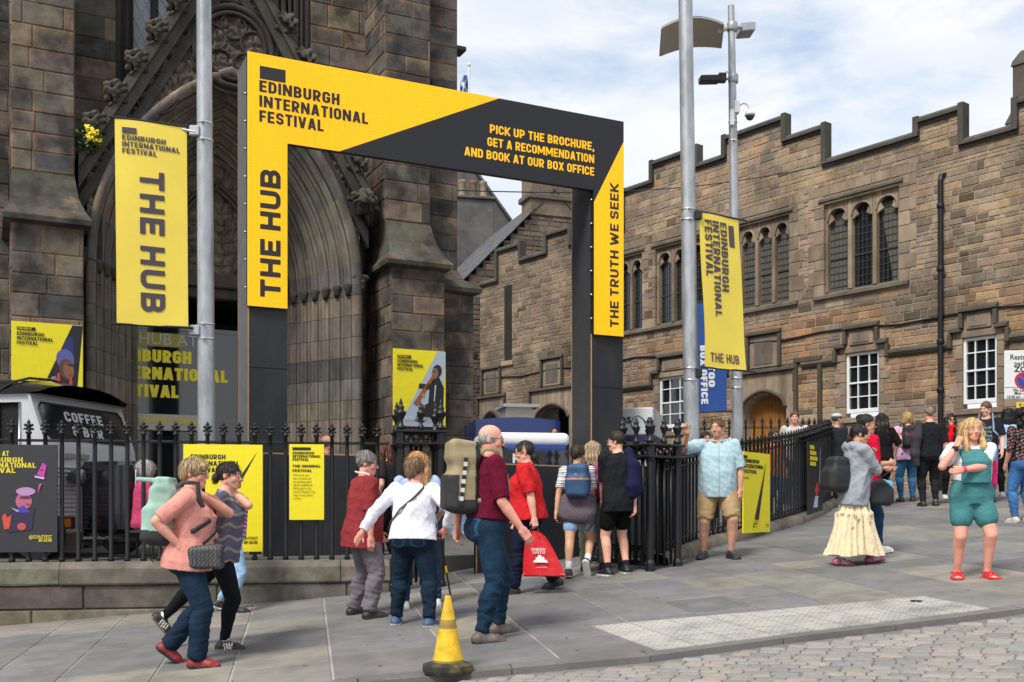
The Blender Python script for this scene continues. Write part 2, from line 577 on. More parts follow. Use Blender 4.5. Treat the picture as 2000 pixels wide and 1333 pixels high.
# ---------------------------------------------------------------- implicit surfaces for organic shapes
class Blob:
    """smooth union of tapered capsules, ellipsoids and boxes, meshed by surface nets"""
    def __init__(s, k=.02):
        s.p, s.k, s.post = [], k, []
    def cap(s, a, b, ra, rb=None, k=None, sub=False, flat=False):
        """tapered capsule; flat cuts it square at b"""
        s.p.append(('c', np.array(a, float), np.array(b, float), float(ra), float(ra if rb is None else rb), s.k if k is None else k, sub, flat)); return s
    def chain(s, pts, rs, k=None):
        for i in range(len(pts) - 1):
            s.cap(pts[i], pts[i + 1], rs[i], rs[i + 1], k)
        return s
    def hchain(s, pts, rs, k=None, flat=False):
        """a jointed limb: segments joined without swelling, blended as one piece with the rest"""
        s.p.append(('h', np.array(pts, float), np.array(rs, float), None, 0, s.k if k is None else k, False, flat)); return s
    def loft(s, O, X, Y, U, t, rx, ry, oy, k=None):
        """a trunk of elliptical sections: heights t along U from O, half-widths rx, ry, forward offsets oy"""
        s.p.append(('l', [np.array(q, float) for q in (O, X, Y, U)], np.array([t, rx, ry, oy], float), None, 0, s.k if k is None else k, False, False)); return s
    def ell(s, c, r, M=None, k=None, sub=False):
        s.p.append(('e', np.array(c, float), np.array(r, float), np.eye(3) if M is None else np.array(M, float), 0, s.k if k is None else k, sub, False)); return s
    def rbox(s, c, half, r, M=None, k=None, sub=False):
        s.p.append(('b', np.array(c, float), np.array(half, float), np.eye(3) if M is None else np.array(M, float), r, s.k if k is None else k, sub, False)); return s
    def clip(s, pt, n):
        """keep only what lies behind the plane through pt with normal n"""
        s.post.append((np.array(pt, float), np.array(n, float) / np.linalg.norm(n))); return s
    def bounds(s):
        lo, hi = np.full(3, 1e9), np.full(3, -1e9)
        for q in s.p:
            if q[6]:
                continue
            if q[0] == 'c':
                r = max(q[3], q[4])
                a = np.minimum(q[1], q[2]) - r; b = np.maximum(q[1], q[2]) + r
            elif q[0] in 'hl':
                a, b = limb_box(q)
            else:
                e = np.abs(q[3]).T @ q[2] if q[0] == 'b' else np.full(3, q[2].max())
                e = e + (q[4] if q[0] == 'b' else 0)
                if q[0] == 'e':
                    e = np.sqrt(((q[3].T * q[2]) ** 2).sum(1))
                a, b = q[1] - e, q[1] + e
            lo, hi = np.minimum(lo, a), np.maximum(hi, b)
        return lo, hi
    def mesh(s, h, noise=None):
        lo, hi = s.bounds()
        lo -= h * 2 + s.k * .35; hi += h * 2 + s.k * .35
        n = np.ceil((hi - lo) / h).astype(int) + 1
        ax = [lo[i] + h * np.arange(n[i]) for i in range(3)]
        D = np.full(n, 1.0, np.float32)
        for q in s.p:
            k = max(q[5], 1e-4)
            if q[0] == 'c':
                r = max(q[3], q[4])
                a, b = np.minimum(q[1], q[2]) - r, np.maximum(q[1], q[2]) + r
            elif q[0] in 'hl':
                a, b = limb_box(q)
            elif q[0] == 'e':
                e = np.sqrt(((q[3].T * q[2]) ** 2).sum(1)); a, b = q[1] - e, q[1] + e
            else:
                e = np.abs(q[3]).T @ q[2]; a, b = q[1] - e - q[4], q[1] + e + q[4]
            i0 = np.clip(((a - k - 2 * h - lo) / h).astype(int), 0, n)
            i1 = np.clip(((b + k + 2 * h - lo) / h).astype(int) + 2, 0, n)
            if (i1 <= i0).any():
                continue
            x = ax[0][i0[0]:i1[0], None, None]; y = ax[1][None, i0[1]:i1[1], None]; z = ax[2][None, None, i0[2]:i1[2]]
            if q[0] == 'c':
                d0 = q[2] - q[1]; L2 = max(float(d0 @ d0), 1e-9)
                px, py, pz = x - q[1][0], y - q[1][1], z - q[1][2]
                tt = (px * d0[0] + py * d0[1] + pz * d0[2]) / L2
                t = np.clip(tt, 0, 1)
                d = np.sqrt((px - t * d0[0]) ** 2 + (py - t * d0[1]) ** 2 + (pz - t * d0[2]) ** 2) - (q[3] + (q[4] - q[3]) * t)
                if q[7]:
                    d = np.maximum(d, (tt - 1) * math.sqrt(L2))
            elif q[0] == 'l':
                O, X_, Y_, U_ = q[1]
                px, py, pz = x - O[0], y - O[1], z - O[2]
                u = px * U_[0] + py * U_[1] + pz * U_[2]
                T = q[2]
                sh_ = u.shape
                rx = np.interp(u.ravel(), T[0], T[1]).reshape(sh_); ry = np.interp(u.ravel(), T[0], T[2]).reshape(sh_); oy = np.interp(u.ravel(), T[0], T[3]).reshape(sh_)
                a_ = (px * X_[0] + py * X_[1] + pz * X_[2]) / rx
                b_ = ((px * Y_[0] + py * Y_[1] + pz * Y_[2]) - oy) / ry
                k0 = np.sqrt(a_ * a_ + b_ * b_) + 1e-6
                k1 = np.sqrt((a_ / rx) ** 2 + (b_ / ry) ** 2) + 1e-6
                d = np.maximum(k0 * (k0 - 1) / k1, np.maximum(T[0][0] - u, u - T[0][-1]))
            elif q[0] == 'h':
                d = None
                m_ = len(q[1]) - 1
                for j in range(m_):
                    A_, d0 = q[1][j], q[1][j + 1] - q[1][j]
                    L2 = max(float(d0 @ d0), 1e-9)
                    px, py, pz = x - A_[0], y - A_[1], z - A_[2]
                    tt = (px * d0[0] + py * d0[1] + pz * d0[2]) / L2
                    t = np.clip(tt, 0, 1)
                    dj = np.sqrt((px - t * d0[0]) ** 2 + (py - t * d0[1]) ** 2 + (pz - t * d0[2]) ** 2) - (q[2][j] + (q[2][j + 1] - q[2][j]) * t)
                    if q[7] and j == m_ - 1:
                        dj = np.maximum(dj, (tt - 1) * math.sqrt(L2))
                    d = dj if d is None else np.minimum(d, dj)
            else:
                M = q[3]
                px, py, pz = x - q[1][0], y - q[1][1], z - q[1][2]
                u = [M[i, 0] * px + M[i, 1] * py + M[i, 2] * pz for i in range(3)]
                if q[0] == 'e':
                    k0 = np.sqrt(sum((u[i] / q[2][i]) ** 2 for i in range(3)))
                    k1 = np.sqrt(sum((u[i] / q[2][i] ** 2) ** 2 for i in range(3))) + 1e-9
                    d = k0 * (k0 - 1) / k1
                else:
                    w = [np.abs(u[i]) - q[2][i] for i in range(3)]
                    d = np.sqrt(sum(np.maximum(v, 0) ** 2 for v in w)) + np.minimum(np.maximum(np.maximum(w[0], w[1]), w[2]), 0) - q[4]
            sl_ = (slice(i0[0], i1[0]), slice(i0[1], i1[1]), slice(i0[2], i1[2]))
            A = D[sl_]
            if q[6]:
                d = -d
                hh = np.clip(.5 - .5 * (d - A) / k, 0, 1)
                D[sl_] = A * hh + d * (1 - hh) + k * hh * (1 - hh)
            else:
                hh = np.clip(.5 + .5 * (d - A) / k, 0, 1)
                D[sl_] = d * (1 - hh) + A * hh - k * hh * (1 - hh)
        if noise:
            I = np.nonzero(np.abs(D) < h * 3.2)
            D[I] += noise(ax[0][I[0]], ax[1][I[1]], ax[2][I[2]])
        for pt, nn in s.post:
            pl = (ax[0][:, None, None] - pt[0]) * nn[0] + (ax[1][None, :, None] - pt[1]) * nn[1] + (ax[2][None, None, :] - pt[2]) * nn[2]
            D = np.maximum(D, pl)
        D[0] = D[-1] = 1; D[:, 0] = D[:, -1] = 1; D[:, :, 0] = D[:, :, -1] = 1
        return surfnet(D, lo, h)
def limb_box(q):
    if q[0] == 'h':
        return (q[1] - q[2][:, None]).min(0), (q[1] + q[2][:, None]).max(0)
    O, X_, Y_, U_ = q[1]
    pts = [O + U_ * t + Y_ * o + X_ * (sx * rx) + Y_ * (sy * ry) for t, rx, ry, o in q[2].T for sx in (1, -1) for sy in (1, -1)]
    return np.min(pts, 0), np.max(pts, 0)
def surfnet(D, lo, h):
    S = D < 0
    c = np.zeros(np.array(D.shape) - 1, np.int8)
    off = [(i, j, k) for i in (0, 1) for j in (0, 1) for k in (0, 1)]
    sh = c.shape
    for i, j, k in off:
        c += S[i:i + sh[0], j:j + sh[1], k:k + sh[2]]
    act = (c > 0) & (c < 8)
    I, J, K = np.nonzero(act)
    idx = np.full(sh, -1, np.int32)
    idx[I, J, K] = np.arange(len(I))
    vals = {o: D[I + o[0], J + o[1], K + o[2]] for o in off}
    pos = np.zeros((len(I), 3)); cnt = np.zeros(len(I))
    for a in off:
        for m in range(3):
            if a[m]:
                continue
            b = list(a); b[m] = 1; b = tuple(b)
            va, vb = vals[a], vals[b]
            X = (va < 0) != (vb < 0)
            t = np.where(X, va / np.where(X, va - vb, 1), 0)
            for q in range(3):
                pos[:, q] += X * (a[q] + (t if q == m else 0))
            cnt += X
    pos = pos / cnt[:, None] + np.stack([I, J, K], 1)
    Vt = pos * h + lo
    fs = []
    for m in range(3):
        p, q = [(1, 2), (2, 0), (0, 1)][m]
        a = [slice(None)] * 3; b = [slice(None)] * 3
        a[m] = slice(0, -1); b[m] = slice(1, None)
        X = S[tuple(a)] != S[tuple(b)]
        G = np.array(np.nonzero(X))
        ok = (G[p] > 0) & (G[q] > 0) & (G[p] < sh[p]) & (G[q] < sh[q])
        G = G[:, ok]
        def cell(dp, dq):
            g = G.copy(); g[p] -= dp; g[q] -= dq
            return idx[g[0], g[1], g[2]]
        quad = np.stack([cell(1, 1), cell(0, 1), cell(0, 0), cell(1, 0)], 1)
        ins = S[tuple(a)][tuple(G)]
        quad[~ins] = quad[~ins][:, ::-1]
        fs.append(quad)
    return Vt, np.concatenate(fs)
def np_mesh(name, Vt, Fc, m, parent=None, colf=None, smooth=True):
    me = bpy.data.meshes.new(name)
    me.vertices.add(len(Vt)); me.loops.add(Fc.size); me.polygons.add(len(Fc))
    me.vertices.foreach_set('co', Vt.astype(np.float32).ravel())
    me.loops.foreach_set('vertex_index', Fc.astype(np.int32).ravel())
    me.polygons.foreach_set('loop_start', np.arange(0, Fc.size, Fc.shape[1], dtype=np.int32))
    me.polygons.foreach_set('use_smooth', np.full(len(Fc), smooth))
    if colf is not None:
        a = np.ones((len(Vt), 4), np.float32)
        a[:, :3] = colf(Vt) if callable(colf) else np.array(colf)
        me.attributes.new('Col', 'FLOAT_COLOR', 'POINT').data.foreach_set('color', a.ravel())
    me.materials.append(m)
    me.update(calc_edges=True)
    me.validate()
    return link(bpy.data.objects.new(name, me), parent)
def waves(seed, amp, freq, n=5, stretch=(1, 1, 1), crease=False):
    """a soft pseudo-random ripple for folds and rough carving"""
    r = np.random.RandomState(seed)
    k = r.normal(size=(n, 3)); k /= np.linalg.norm(k, axis=1)[:, None]
    k = k * np.array(stretch) * freq * r.uniform(.6, 1.6, (n, 1))
    ph = r.uniform(0, 6.28, n)
    def f(x, y, z):
        d = 0
        wx = .25 / freq * np.sin(x * freq * 1.3 + z * freq + ph[0])
        for i in range(n):
            q = np.sin(k[i, 0] * (x + wx) + k[i, 1] * y + k[i, 2] * (z + wx) + ph[i])
            d = d + (q if not crease else 2.0 * np.abs(q) ** .75 - 1.3)
        return (amp / math.sqrt(n) * d).astype(np.float32)
    return f
# ---------------------------------------------------------------- materials of the setting
M = {}
M['pave'] = mat('paving_stone', vcol=True, rough=.82, vary=.13, vscale=5, bump=.12, bscale=45, spec=.3, tint=(.10, .098, .096), tscale=1.6, tamt=.5, tint2=(.24, .235, .225), t2scale=3.0, t2amt=.35)
M['sett'] = mat('granite_sett', vcol=True, rough=.8, vary=.16, vscale=22, bump=.3, bscale=40, spec=.3)
M['church'] = mat('sooted_sandstone', vcol=True, rough=.9, vary=.3, vscale=5, bump=.35, bscale=26, spec=.2, tint=(.030, .029, .028), tscale=1.9, tamt=.8, tint2=(.26, .175, .11), t2scale=2.6, t2amt=.6)
M['churchcarve'] = mat('carved_sandstone', vcol=True, rough=.9, vary=.35, vscale=4.5, bump=.4, bscale=22, spec=.2, tint=(.030, .030, .029), tscale=1.3, tamt=.32, stretch=(1, 1, .45))
M['hall'] = mat('brown_rubble_sandstone', vcol=True, rough=.92, vary=.24, vscale=9, bump=.5, bscale=24, spec=.2, tint=(.07, .06, .05), tscale=.8, tamt=.5, tint2=(.34, .215, .11), t2scale=.45, t2amt=.4)
M['dress'] = mat('dressed_sandstone', vcol=True, rough=.9, vary=.22, vscale=5, bump=.25, bscale=30, spec=.2, tint=(.05, .045, .04), tscale=.9, tamt=.5, stretch=(1, 1, .5))
M['wallstone'] = mat('grey_wall_stone', vcol=True, rough=.88, vary=.28, vscale=6, bump=.45, bscale=16, spec=.25, tint=(.062, .055, .046), tscale=2.2, tamt=.6)
M['slate'] = mat('roof_slate', vcol=True, rough=.75, vary=.25, vscale=9, bump=.2, bscale=20)
M['render'] = mat('grey_harling', (.115, .11, .105), rough=.95, vary=.25, vscale=3, bump=.3, bscale=60, tint=(.06, .06, .06), tscale=1.2, tamt=.6)
M['iron'] = mat('black_painted_iron', (.008, .009, .011), rough=.4, vary=.3, vscale=20, bump=.12, bscale=70, spec=.45)
M['ply'] = mat('black_painted_plywood', (.016, .018, .025), rough=.6, vary=.28, vscale=4, bump=.06, bscale=30, stretch=(1, 1, .5), tint=(.035, .033, .032), tscale=2.2, tamt=.5)
M['plyedge'] = mat('raw_plywood_edge', (.42, .25, .12), rough=.8, vary=.2, vscale=20)
M['galv'] = mat('galvanised_steel', (.42, .44, .47), rough=.42, metal=.55, vary=.2, vscale=6, tint=(.2, .21, .22), tscale=7, tamt=.5, bump=.05, bscale=30, stretch=(1, 1, .35))
M['glass'] = mat('dark_glass', (.012, .014, .018), rough=.05, spec=1.0, vary=.3, vscale=1.5)
M['lead'] = mat('leaded_glass', (.10, .115, .14), rough=.25, spec=.5, vary=.5, vscale=3)
M['dark'] = mat('dark_interior', (.006, .006, .007), rough=.9)
M['white'] = mat('white_paint', (.78, .79, .8), rough=.4, vary=.06, vscale=9)
M['black'] = mat('black_plastic', (.012, .012, .014), rough=.45)
M['steel'] = mat('bright_steel', (.6, .61, .63), rough=.25, metal=1)
M['col'] = mat('painted_colour', vcol=True, rough=.5, vary=.05, vscale=12)
M['leaf'] = mat('leaf', vcol=True, rough=.6, vary=.25, vscale=30)

rng = random.Random(7)
# ---------------------------------------------------------------- ground: one sheet out to the horizon, then flagstones, kerb and setts on it
mb = MB()
xs = [-600, -120, -40, -20, -16, -12, -8, -6, -4, -2, 0, 2, 4, 6, 8, 12, 15, 18, 30, 120, 600]
ys = [-300, -60, -20, -4, 0, 2, 4, 6, 8, 10, 12, 15, 18, 22, 26, 30, 60, 200, 900]
mb.grid([[(x, y, gz(x, y) - .09) for x in xs] for y in ys], (.11, .108, .105), False)
mb.f = [f[::-1] for f in mb.f]
tag(mb.build('ground', M['pave']), kind='structure')

# kerb line between pavement and road, measured along the photograph's kerb
KP = [gp(*p) for p in ((-900, 1660), (160, 1400), (700, 1336), (1000, 1307), (1270, 1283), (1530, 1248), (1750, 1222), (2000, 1190), (2300, 1155), (3000, 1085))]
def kerb_y(x):
    for a, b in zip(KP, KP[1:]):
        if a.x <= x <= b.x:
            return a.y + (b.y - a.y) * (x - a.x) / (b.x - a.x)
    return KP[0].y if x < KP[0].x else KP[-1].y
# flagstones: courses run across the pavement, laid as chamfered slabs with pale mortar between
mb = MB()
fa = R(101)                                     # direction of the long joints on the ground
fu, fw = V(math.cos(fa), math.sin(fa), 0), V(-math.sin(fa), math.cos(fa), 0)
SL = [(0.165, 0.163, 0.166), (0.18, 0.176, 0.18), (0.144, 0.144, 0.15), (0.194, 0.186, 0.182), (0.217, 0.206, 0.187), (0.247, 0.223, 0.19), (0.173, 0.166, 0.165), (0.156, 0.153, 0.156), (0.169, 0.166, 0.169)]
TAC = [gp(1152, 1226), gp(1805, 1168), gp(1935, 1192), gp(1282, 1274)]      # pale tactile strip
def inside(p, poly):
    c = False
    for a, b in zip(poly, poly[1:] + poly[:1]):
        if (a.y > p.y) != (b.y > p.y) and p.x < (b.x - a.x) * (p.y - a.y) / (b.y - a.y) + a.x:
            c = not c
    return c
def clip_poly(pts, keep):
    o = []
    for a, b in zip(pts, pts[1:] + pts[:1]):
        ka, kb = keep(a), keep(b)
        if ka >= 0: o.append(a)
        if (ka < 0) != (kb < 0):
            o.append(a + (b - a) * (ka / (ka - kb)))
    return o
mortar = (.36, .345, .32)
def slab(mb, pts, c, lift=.003, j=.010, grout=True):
    pts = clip_poly(pts, lambda p: p.y - kerb_y(p.x) - .17)
    if len(pts) < 3:
        return
    cen = sum(pts, Vector()) / len(pts)
    i1 = [p + (cen - p).normalized() * min(j * 1.4, (cen - p).length * .5) for p in pts]
    o = [V(p.x, p.y, gz(p.x, p.y) + lift) for p in i1]
    i2 = [p + (cen - p).normalized() * min(.012, (cen - p).length * .5) for p in i1]
    t = [V(p.x, p.y, gz(p.x, p.y) + lift + .005) for p in i2]
    b = [V(p.x, p.y, gz(p.x, p.y) - .02) for p in i1]
    n = len(pts)
    vs = b + o + t
    fs = [tuple(range(2 * n, 3 * n))] + [(q + i, q + (i + 1) % n, q + n + (i + 1) % n, q + n + i) for q in (0, n) for i in range(n)]
    mb.add(vs, fs, [c] * (2 * n) + [jit(c, rng, .05) for _ in range(n)])
w = -26.0
while w < 26:
    wd = rng.choice([.6, .75, .9, .9])
    u = -4 - rng.random()
    while u < 36:
        ln = rng.uniform(.55, 1.3)
        p0 = fu * u + fw * w
        cx = p0.x + .5
        if -16 < p0.x < 22 and 3 < p0.y < 31 and abs(p0.x) < .62 * p0.y + 3:
            P = [p0, p0 + fu * ln, p0 + fu * ln + fw * wd, p0 + fw * wd]
            slab(mb, P, jit(rng.choice(SL), rng, .07))
        u += ln
    w += wd
for k in range(420):            # trodden gum and drips
    x, y = rng.uniform(-5, 9), rng.uniform(7, 20)
    if y > kerb_y(x) + .3:
        r_ = rng.uniform(.008, .022); n_ = rng.randint(5, 8)
        c = rng.choice([(.05, .05, .05), (.30, .295, .28), (.24, .235, .225), (.07, .068, .066)])
        mb.poly([V(x + r_ * rng.uniform(.6, 1.2) * math.cos(a), y + r_ * rng.uniform(.6, 1.2) * math.sin(a), gz(x, y) + .0098) for a in [2 * math.pi * i / n_ for i in range(n_)]], c)
tag(mb.build('pavement', M['pave']), kind='structure')
# the mortar bed between the slabs
mb = MB()
for x in range(-14, 20):
    col_ = [V(x, kerb_y(x) + .17, 0)] + [V(x, y, 0) for y in range(5, 32) if y > kerb_y(x) + .2]
    nxt = [V(x + 1, kerb_y(x + 1) + .17, 0)] + [V(x + 1, y, 0) for y in range(5, 32) if y > kerb_y(x + 1) + .2]
    m_ = min(len(col_), len(nxt))
    a, b = col_[:1] + col_[-(m_ - 1):], nxt[:1] + nxt[-(m_ - 1):]
    for i in range(m_ - 1):
        q = [a[i], b[i], b[i + 1], a[i + 1]]
        mb.poly([V(p.x, p.y, gz(p.x, p.y) - .0005) for p in q], mortar)
tag(mb.build('pavement_joints', M['pave']), kind='structure')
# pale tactile slabs with rows of blister domes
mb = MB()
A, B, C_, D_ = TAC
na, nb = 9, 3
lerp2 = lambda u, v: (A * (1 - u) + B * u) * (1 - v) + (D_ * (1 - u) + C_ * u) * v
for i in range(na):
    for j in range(nb):
        q = [lerp2(i / na + .002, j / nb + .006), lerp2((i + 1) / na - .002, j / nb + .006), lerp2((i + 1) / na - .002, (j + 1) / nb - .006), lerp2(i / na + .002, (j + 1) / nb - .006)]
        c = jit((.40, .385, .355), rng, .06)
        t = [V(p.x, p.y, gz(p.x, p.y) + .0135) for p in q]
        b = [V(p.x, p.y, gz(p.x, p.y) - .01) for p in q]
        mb.add(t + b, [(3, 2, 1, 0), (0, 1, 5, 4), (1, 2, 6, 5), (2, 3, 7, 6), (3, 0, 4, 7)], c)
        for a in range(6):
            for e in range(5):
                p = lerp2((i + (a + .5) / 6) / na, (j + (e + .5) / 5) / nb)
                mb.lathe([(.013, 0), (.010, .0045), (.004, .006)], (p.x, p.y, gz(p.x, p.y) + .0135), 6, jit(c, rng, .1))
tag(mb.build('tactile_paving', M['pave']), kind='structure')
# kerb stones, nearly flush, with a sliver of asphalt channel
mb = MB()
for a, b in zip(KP, KP[1:]):
    n = max(1, int((b - a).length / .95))
    for i in range(n):
        p, q = a + (b - a) * (i / n), a + (b - a) * ((i + 1) / n)
        d = (q - p).normalized() * .004
        nr = V(-d.y, d.x, 0).normalized()
        P = [p + d, q - d, q - d + nr * .2, p + d + nr * .2]
        z = [gz(v.x, v.y) for v in P]
        c = jit((.155, .15, .142), rng, .12)
        t = [V(v.x, v.y, k + .006) for v, k in zip(P, z)]
        bt = [V(v.x, v.y, k - .14) for v, k in zip(P, z)]
        mb.add(t + bt, [(0, 1, 2, 3), (4, 5, 1, 0), (5, 6, 2, 1), (6, 7, 3, 2), (7, 4, 0, 3)], c)
tag(mb.build('kerb', M['pave']), kind='structure')
# road: cobbled setts in rows, each a little domed block
ra = R(-22)
ru, rw = V(math.cos(ra), math.sin(ra), 0), V(-math.sin(ra), math.cos(ra), 0)
mb = MB()
SE = [(.25, .235, .215), (.225, .218, .207), (.27, .25, .23), (.215, .212, .207), (.285, .25, .22), (.24, .226, .208)]
RZ = -.035
w = -9.0
while w < 14:
    wd = rng.uniform(.085, .115)
    u = -14 - rng.random() * .2
    while u < 14:
        ln = rng.uniform(.13, .21)
        p0 = ru * u + rw * w
        if -3.5 < p0.x < 8.5 and 4.6 < p0.y < 12 and p0.y + .1 < kerb_y(p0.x) and abs(p0.x) < .6 * p0.y + 1:
            P = [p0, p0 + ru * ln, p0 + ru * ln + rw * wd, p0 + rw * wd]
            P = [p + V(rng.uniform(-.006, .006), rng.uniform(-.006, .006), 0) for p in P]
            cen = sum(P, Vector()) / 4
            tz = rng.uniform(-.004, .004)
            f1 = [p + (cen - p) * .03 for p in P]; f2 = [p + (cen - p) * .10 for p in P]; f3 = [p + (cen - p) * .30 for p in P]
            vs = []
            for fl, h in ((f1, -.03), (f1, -.005), (f2, .004), (f3, .007)):
                vs += [V(p.x, p.y, gz(p.x, p.y) + RZ + h + tz) for p in fl]
            c = jit(rng.choice(SE), rng, .12)
            mb.add(vs, [(q + i, q + (i + 1) % 4, q + 4 + (i + 1) % 4, q + 4 + i) for q in (0, 4, 8) for i in range(4)] + [(12, 13, 14, 15)], [jit(c, rng, .06) for _ in range(16)], True)
        u += ln
    w += wd
tag(mb.build('road', M['sett']), kind='structure')
mb = MB()
for x in range(-14, 18):
    P = [V(x, -20, 0), V(x + 1, -20, 0), V(x + 1, kerb_y(x + 1) + .02, 0), V(x, kerb_y(x) + .02, 0)]
    for s_ in range(4):
        q = [P[0].lerp(P[3], s_ / 4), P[1].lerp(P[2], s_ / 4), P[1].lerp(P[2], (s_ + 1) / 4), P[0].lerp(P[3], (s_ + 1) / 4)]
        mb.poly([V(p.x, p.y, gz(p.x, p.y) - .043) for p in q], (.17, .16, .148))
tag(mb.build('road_bed', M['sett']), kind='structure')
# ---------------------------------------------------------------- the sooted gothic church
CA = R(26.2)
CO = V(-.47064 * 15, 15, 0)
CB = gz(CO.x, CO.y) - .1
church = thing('church', 'soot-blackened gothic stone church with carved pointed portal behind the yellow gateway', 'church', (CO.x, CO.y, CB), CA)
rng = random.Random(11)
CS = [(0.128, 0.112, 0.097), (0.159, 0.132, 0.109), (0.091, 0.088, 0.082), (0.201, 0.159, 0.12), (0.112, 0.102, 0.093), (0.073, 0.074, 0.074)]
CE = (.24, .15, .09)
ccol = lambda r: jit(r.choice(CS), r, .15)
def FR(s, n):    return (V(s, n, 0), X3, -Y3)
def SIDE(s, n):  return (V(s, n, 0), -Y3, -X3)        # left-hand return, along from n forwards
def RSIDE(s, n): return (V(s, n, 0), Y3, X3)
def shaft(mb, s0, s1, n0, n1, z0, z1, seed, right=False):
    r = random.Random(seed)
    a = dict(course=(.27, .34), length=(.42, .8), colf=ccol, rng=r, edge=CE, out=.012, joint=.005, inset=.11)
    backing(mb, FR(s0, n0), 0, s1 - s0, z0, z1, [], (.16, .10, .06))
    ashlar(mb, FR(s0, n0), 0, s1 - s0, z0, z1, **a)
    backing(mb, SIDE(s0, n1), 0, n1 - n0, z0, z1, [], (.16, .10, .06))
    ashlar(mb, SIDE(s0, n1), 0, n1 - n0, z0, z1, **a)
    mb.quad((s1, n0, z0), (s1, n1, z0), (s1, n1, z1), (s1, n0, z1), (.08, .07, .06))
def cap(mb, rings, c=(.10, .093, .075)):
    """rectangular rings (s0, s1, n0, n1, z) lofted into a weathered offset"""
    rows = []
    for (a, b, c0, d, z) in rings:
        rows.append([(a, c0, z), (b, c0, z), (b, d, z), (a, d, z)])
    for q0, q1 in zip(rows, rows[1:]):
        for i in range(4):
            j = (i + 1) % 4
            mb.add([q0[i], q0[j], q1[j], q1[i]], [(0, 1, 2, 3)], [jit(c, rng, .2) for _ in range(4)])
BG = CB - .3
def buttress(name, s0, s1, n1, zc, zt, up, seed):
    mb = MB(CB)
    shaft(mb, s0, s1, 0 + up[3], n1, BG, zc, seed)
    u0, u1, un = up[:3]
    f = up[3]
    cap(mb, [(s0, s1, f, n1, zc), (s0 - .11, s1 + .1, f - .13, n1, zc + .03), (s0 - .12, s1 + .11, f - .14, n1, zc + .1), (s0 - .04, s1 + .03, f - .02, n1, zc + .24),
             (s0 + (u0 - s0) * .5, s1 + (u1 - s1) * .5, f + (un - f) * .5, n1, zc + (zt - zc) * .55), (u0, u1, un, n1, zt)])
    shaft(mb, u0, u1, un, n1, zt, 11.5, seed + 50)
    mb.quad((u0, un, 11.5), (u1, un, 11.5), (u1, n1, 11.5), (u0, n1, 11.5))
    return mb.build(name, M['church'], church)
buttress('buttress', 0, .95, 1.5, 4.02, 4.83, (0, .84, .2, 0), 1)
buttress('buttress', 5.66, 6.6, 1.5, 3.95, 4.80, (5.65, 6.46, .3, 0), 2)
buttress('buttress', 6.6, 7.27, 3.5, 3.66, 4.15, (6.46, 7.09, .6, .3), 3)
buttress('buttress', 7.27, 7.42, 3.5, 2.6, 3.0, (7.26, 7.30, 1.1, .8), 4)
# facade wall either side of the tall window
mb = MB(CB)
for (a, b, sd) in ((.84, 1.52, 5), (4.66, 5.66, 6), (-3, 0, 7)):
    r = random.Random(sd)
    backing(mb, FR(0, 1.3), a, b, BG, 11.5, [], (.14, .09, .06))
    ashlar(mb, FR(0, 1.3), a, b, BG, 11.5, (.3, .4), (.45, .85), ccol, r, edge=CE, inset=.05)
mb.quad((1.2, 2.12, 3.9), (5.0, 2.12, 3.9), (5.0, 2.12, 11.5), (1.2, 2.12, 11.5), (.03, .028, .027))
mb.quad((-3, 1.35, 11.5), (7, 1.35, 11.5), (7, 9, 11.5), (-3, 9, 11.5))
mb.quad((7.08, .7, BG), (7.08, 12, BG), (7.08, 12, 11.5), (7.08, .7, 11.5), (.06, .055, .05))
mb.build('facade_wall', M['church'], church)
# tall leaded window behind the gable, with roll-moulded jambs and bars
wdw = MB(CB)
for s_, n_, r_ in ((1.56, 1.34, .05), (1.63, 1.44, .035), (1.70, 1.5, .055), (1.78, 1.62, .04), (4.62, 1.34, .05), (4.54, 1.4, .035), (4.46, 1.46, .055), (4.36, 1.5, .035), (4.27, 1.58, .05), (4.18, 1.66, .04), (2.16, 1.74, .06), (2.62, 1.74, .05), (3.1, 1.74, .06), (3.6, 1.74, .05), (3.82, 1.74, .05)):
    wdw.tube([(s_, n_, 6.2), (s_, n_, 11.4)], r_, 10, jit((.04, .036, .034), rng, .2))
wm = wdw.build('window_tracery', M['churchcarve'], church)
mb = MB(CB)
mb.quad((1.72, 1.78, 6.35), (4.25, 1.78, 6.35), (4.25, 1.78, 11.4), (1.72, 1.78, 11.4), (.1, .1, .12))
wg = mb.build('leaded_pane', mat('church_window_glass', (.26, .29, .34), rough=.3, vary=.25, vscale=2), wm)
mb = MB(CB)
for k in range(-30, 60):
    for sg in (1, -1):
        x0 = 1.8 + k * .16
        z0, z1 = (6.5, 9.6)
        a, b = V(x0, 1.77, z0), V(x0 + sg * 1.55, 1.77, z1)
        if max(a.x, b.x) > 1.8 and min(a.x, b.x) < 4.2:
            t0 = 0 if 1.8 < a.x < 4.2 else ((1.8 if a.x <= 1.8 else 4.2) - a.x) / (b.x - a.x)
            t1 = 1 if 1.8 < b.x < 4.2 else ((1.8 if b.x <= 1.8 else 4.2) - a.x) / (b.x - a.x)
            if t1 > t0:
                mb.tube([a.lerp(b, t0), a.lerp(b, t1)], .007, 4, (.55, .57, .6), caps=False)
mb.build('lead_came', mat('lead_came', (.5, .52, .55), rough=.5), wm)

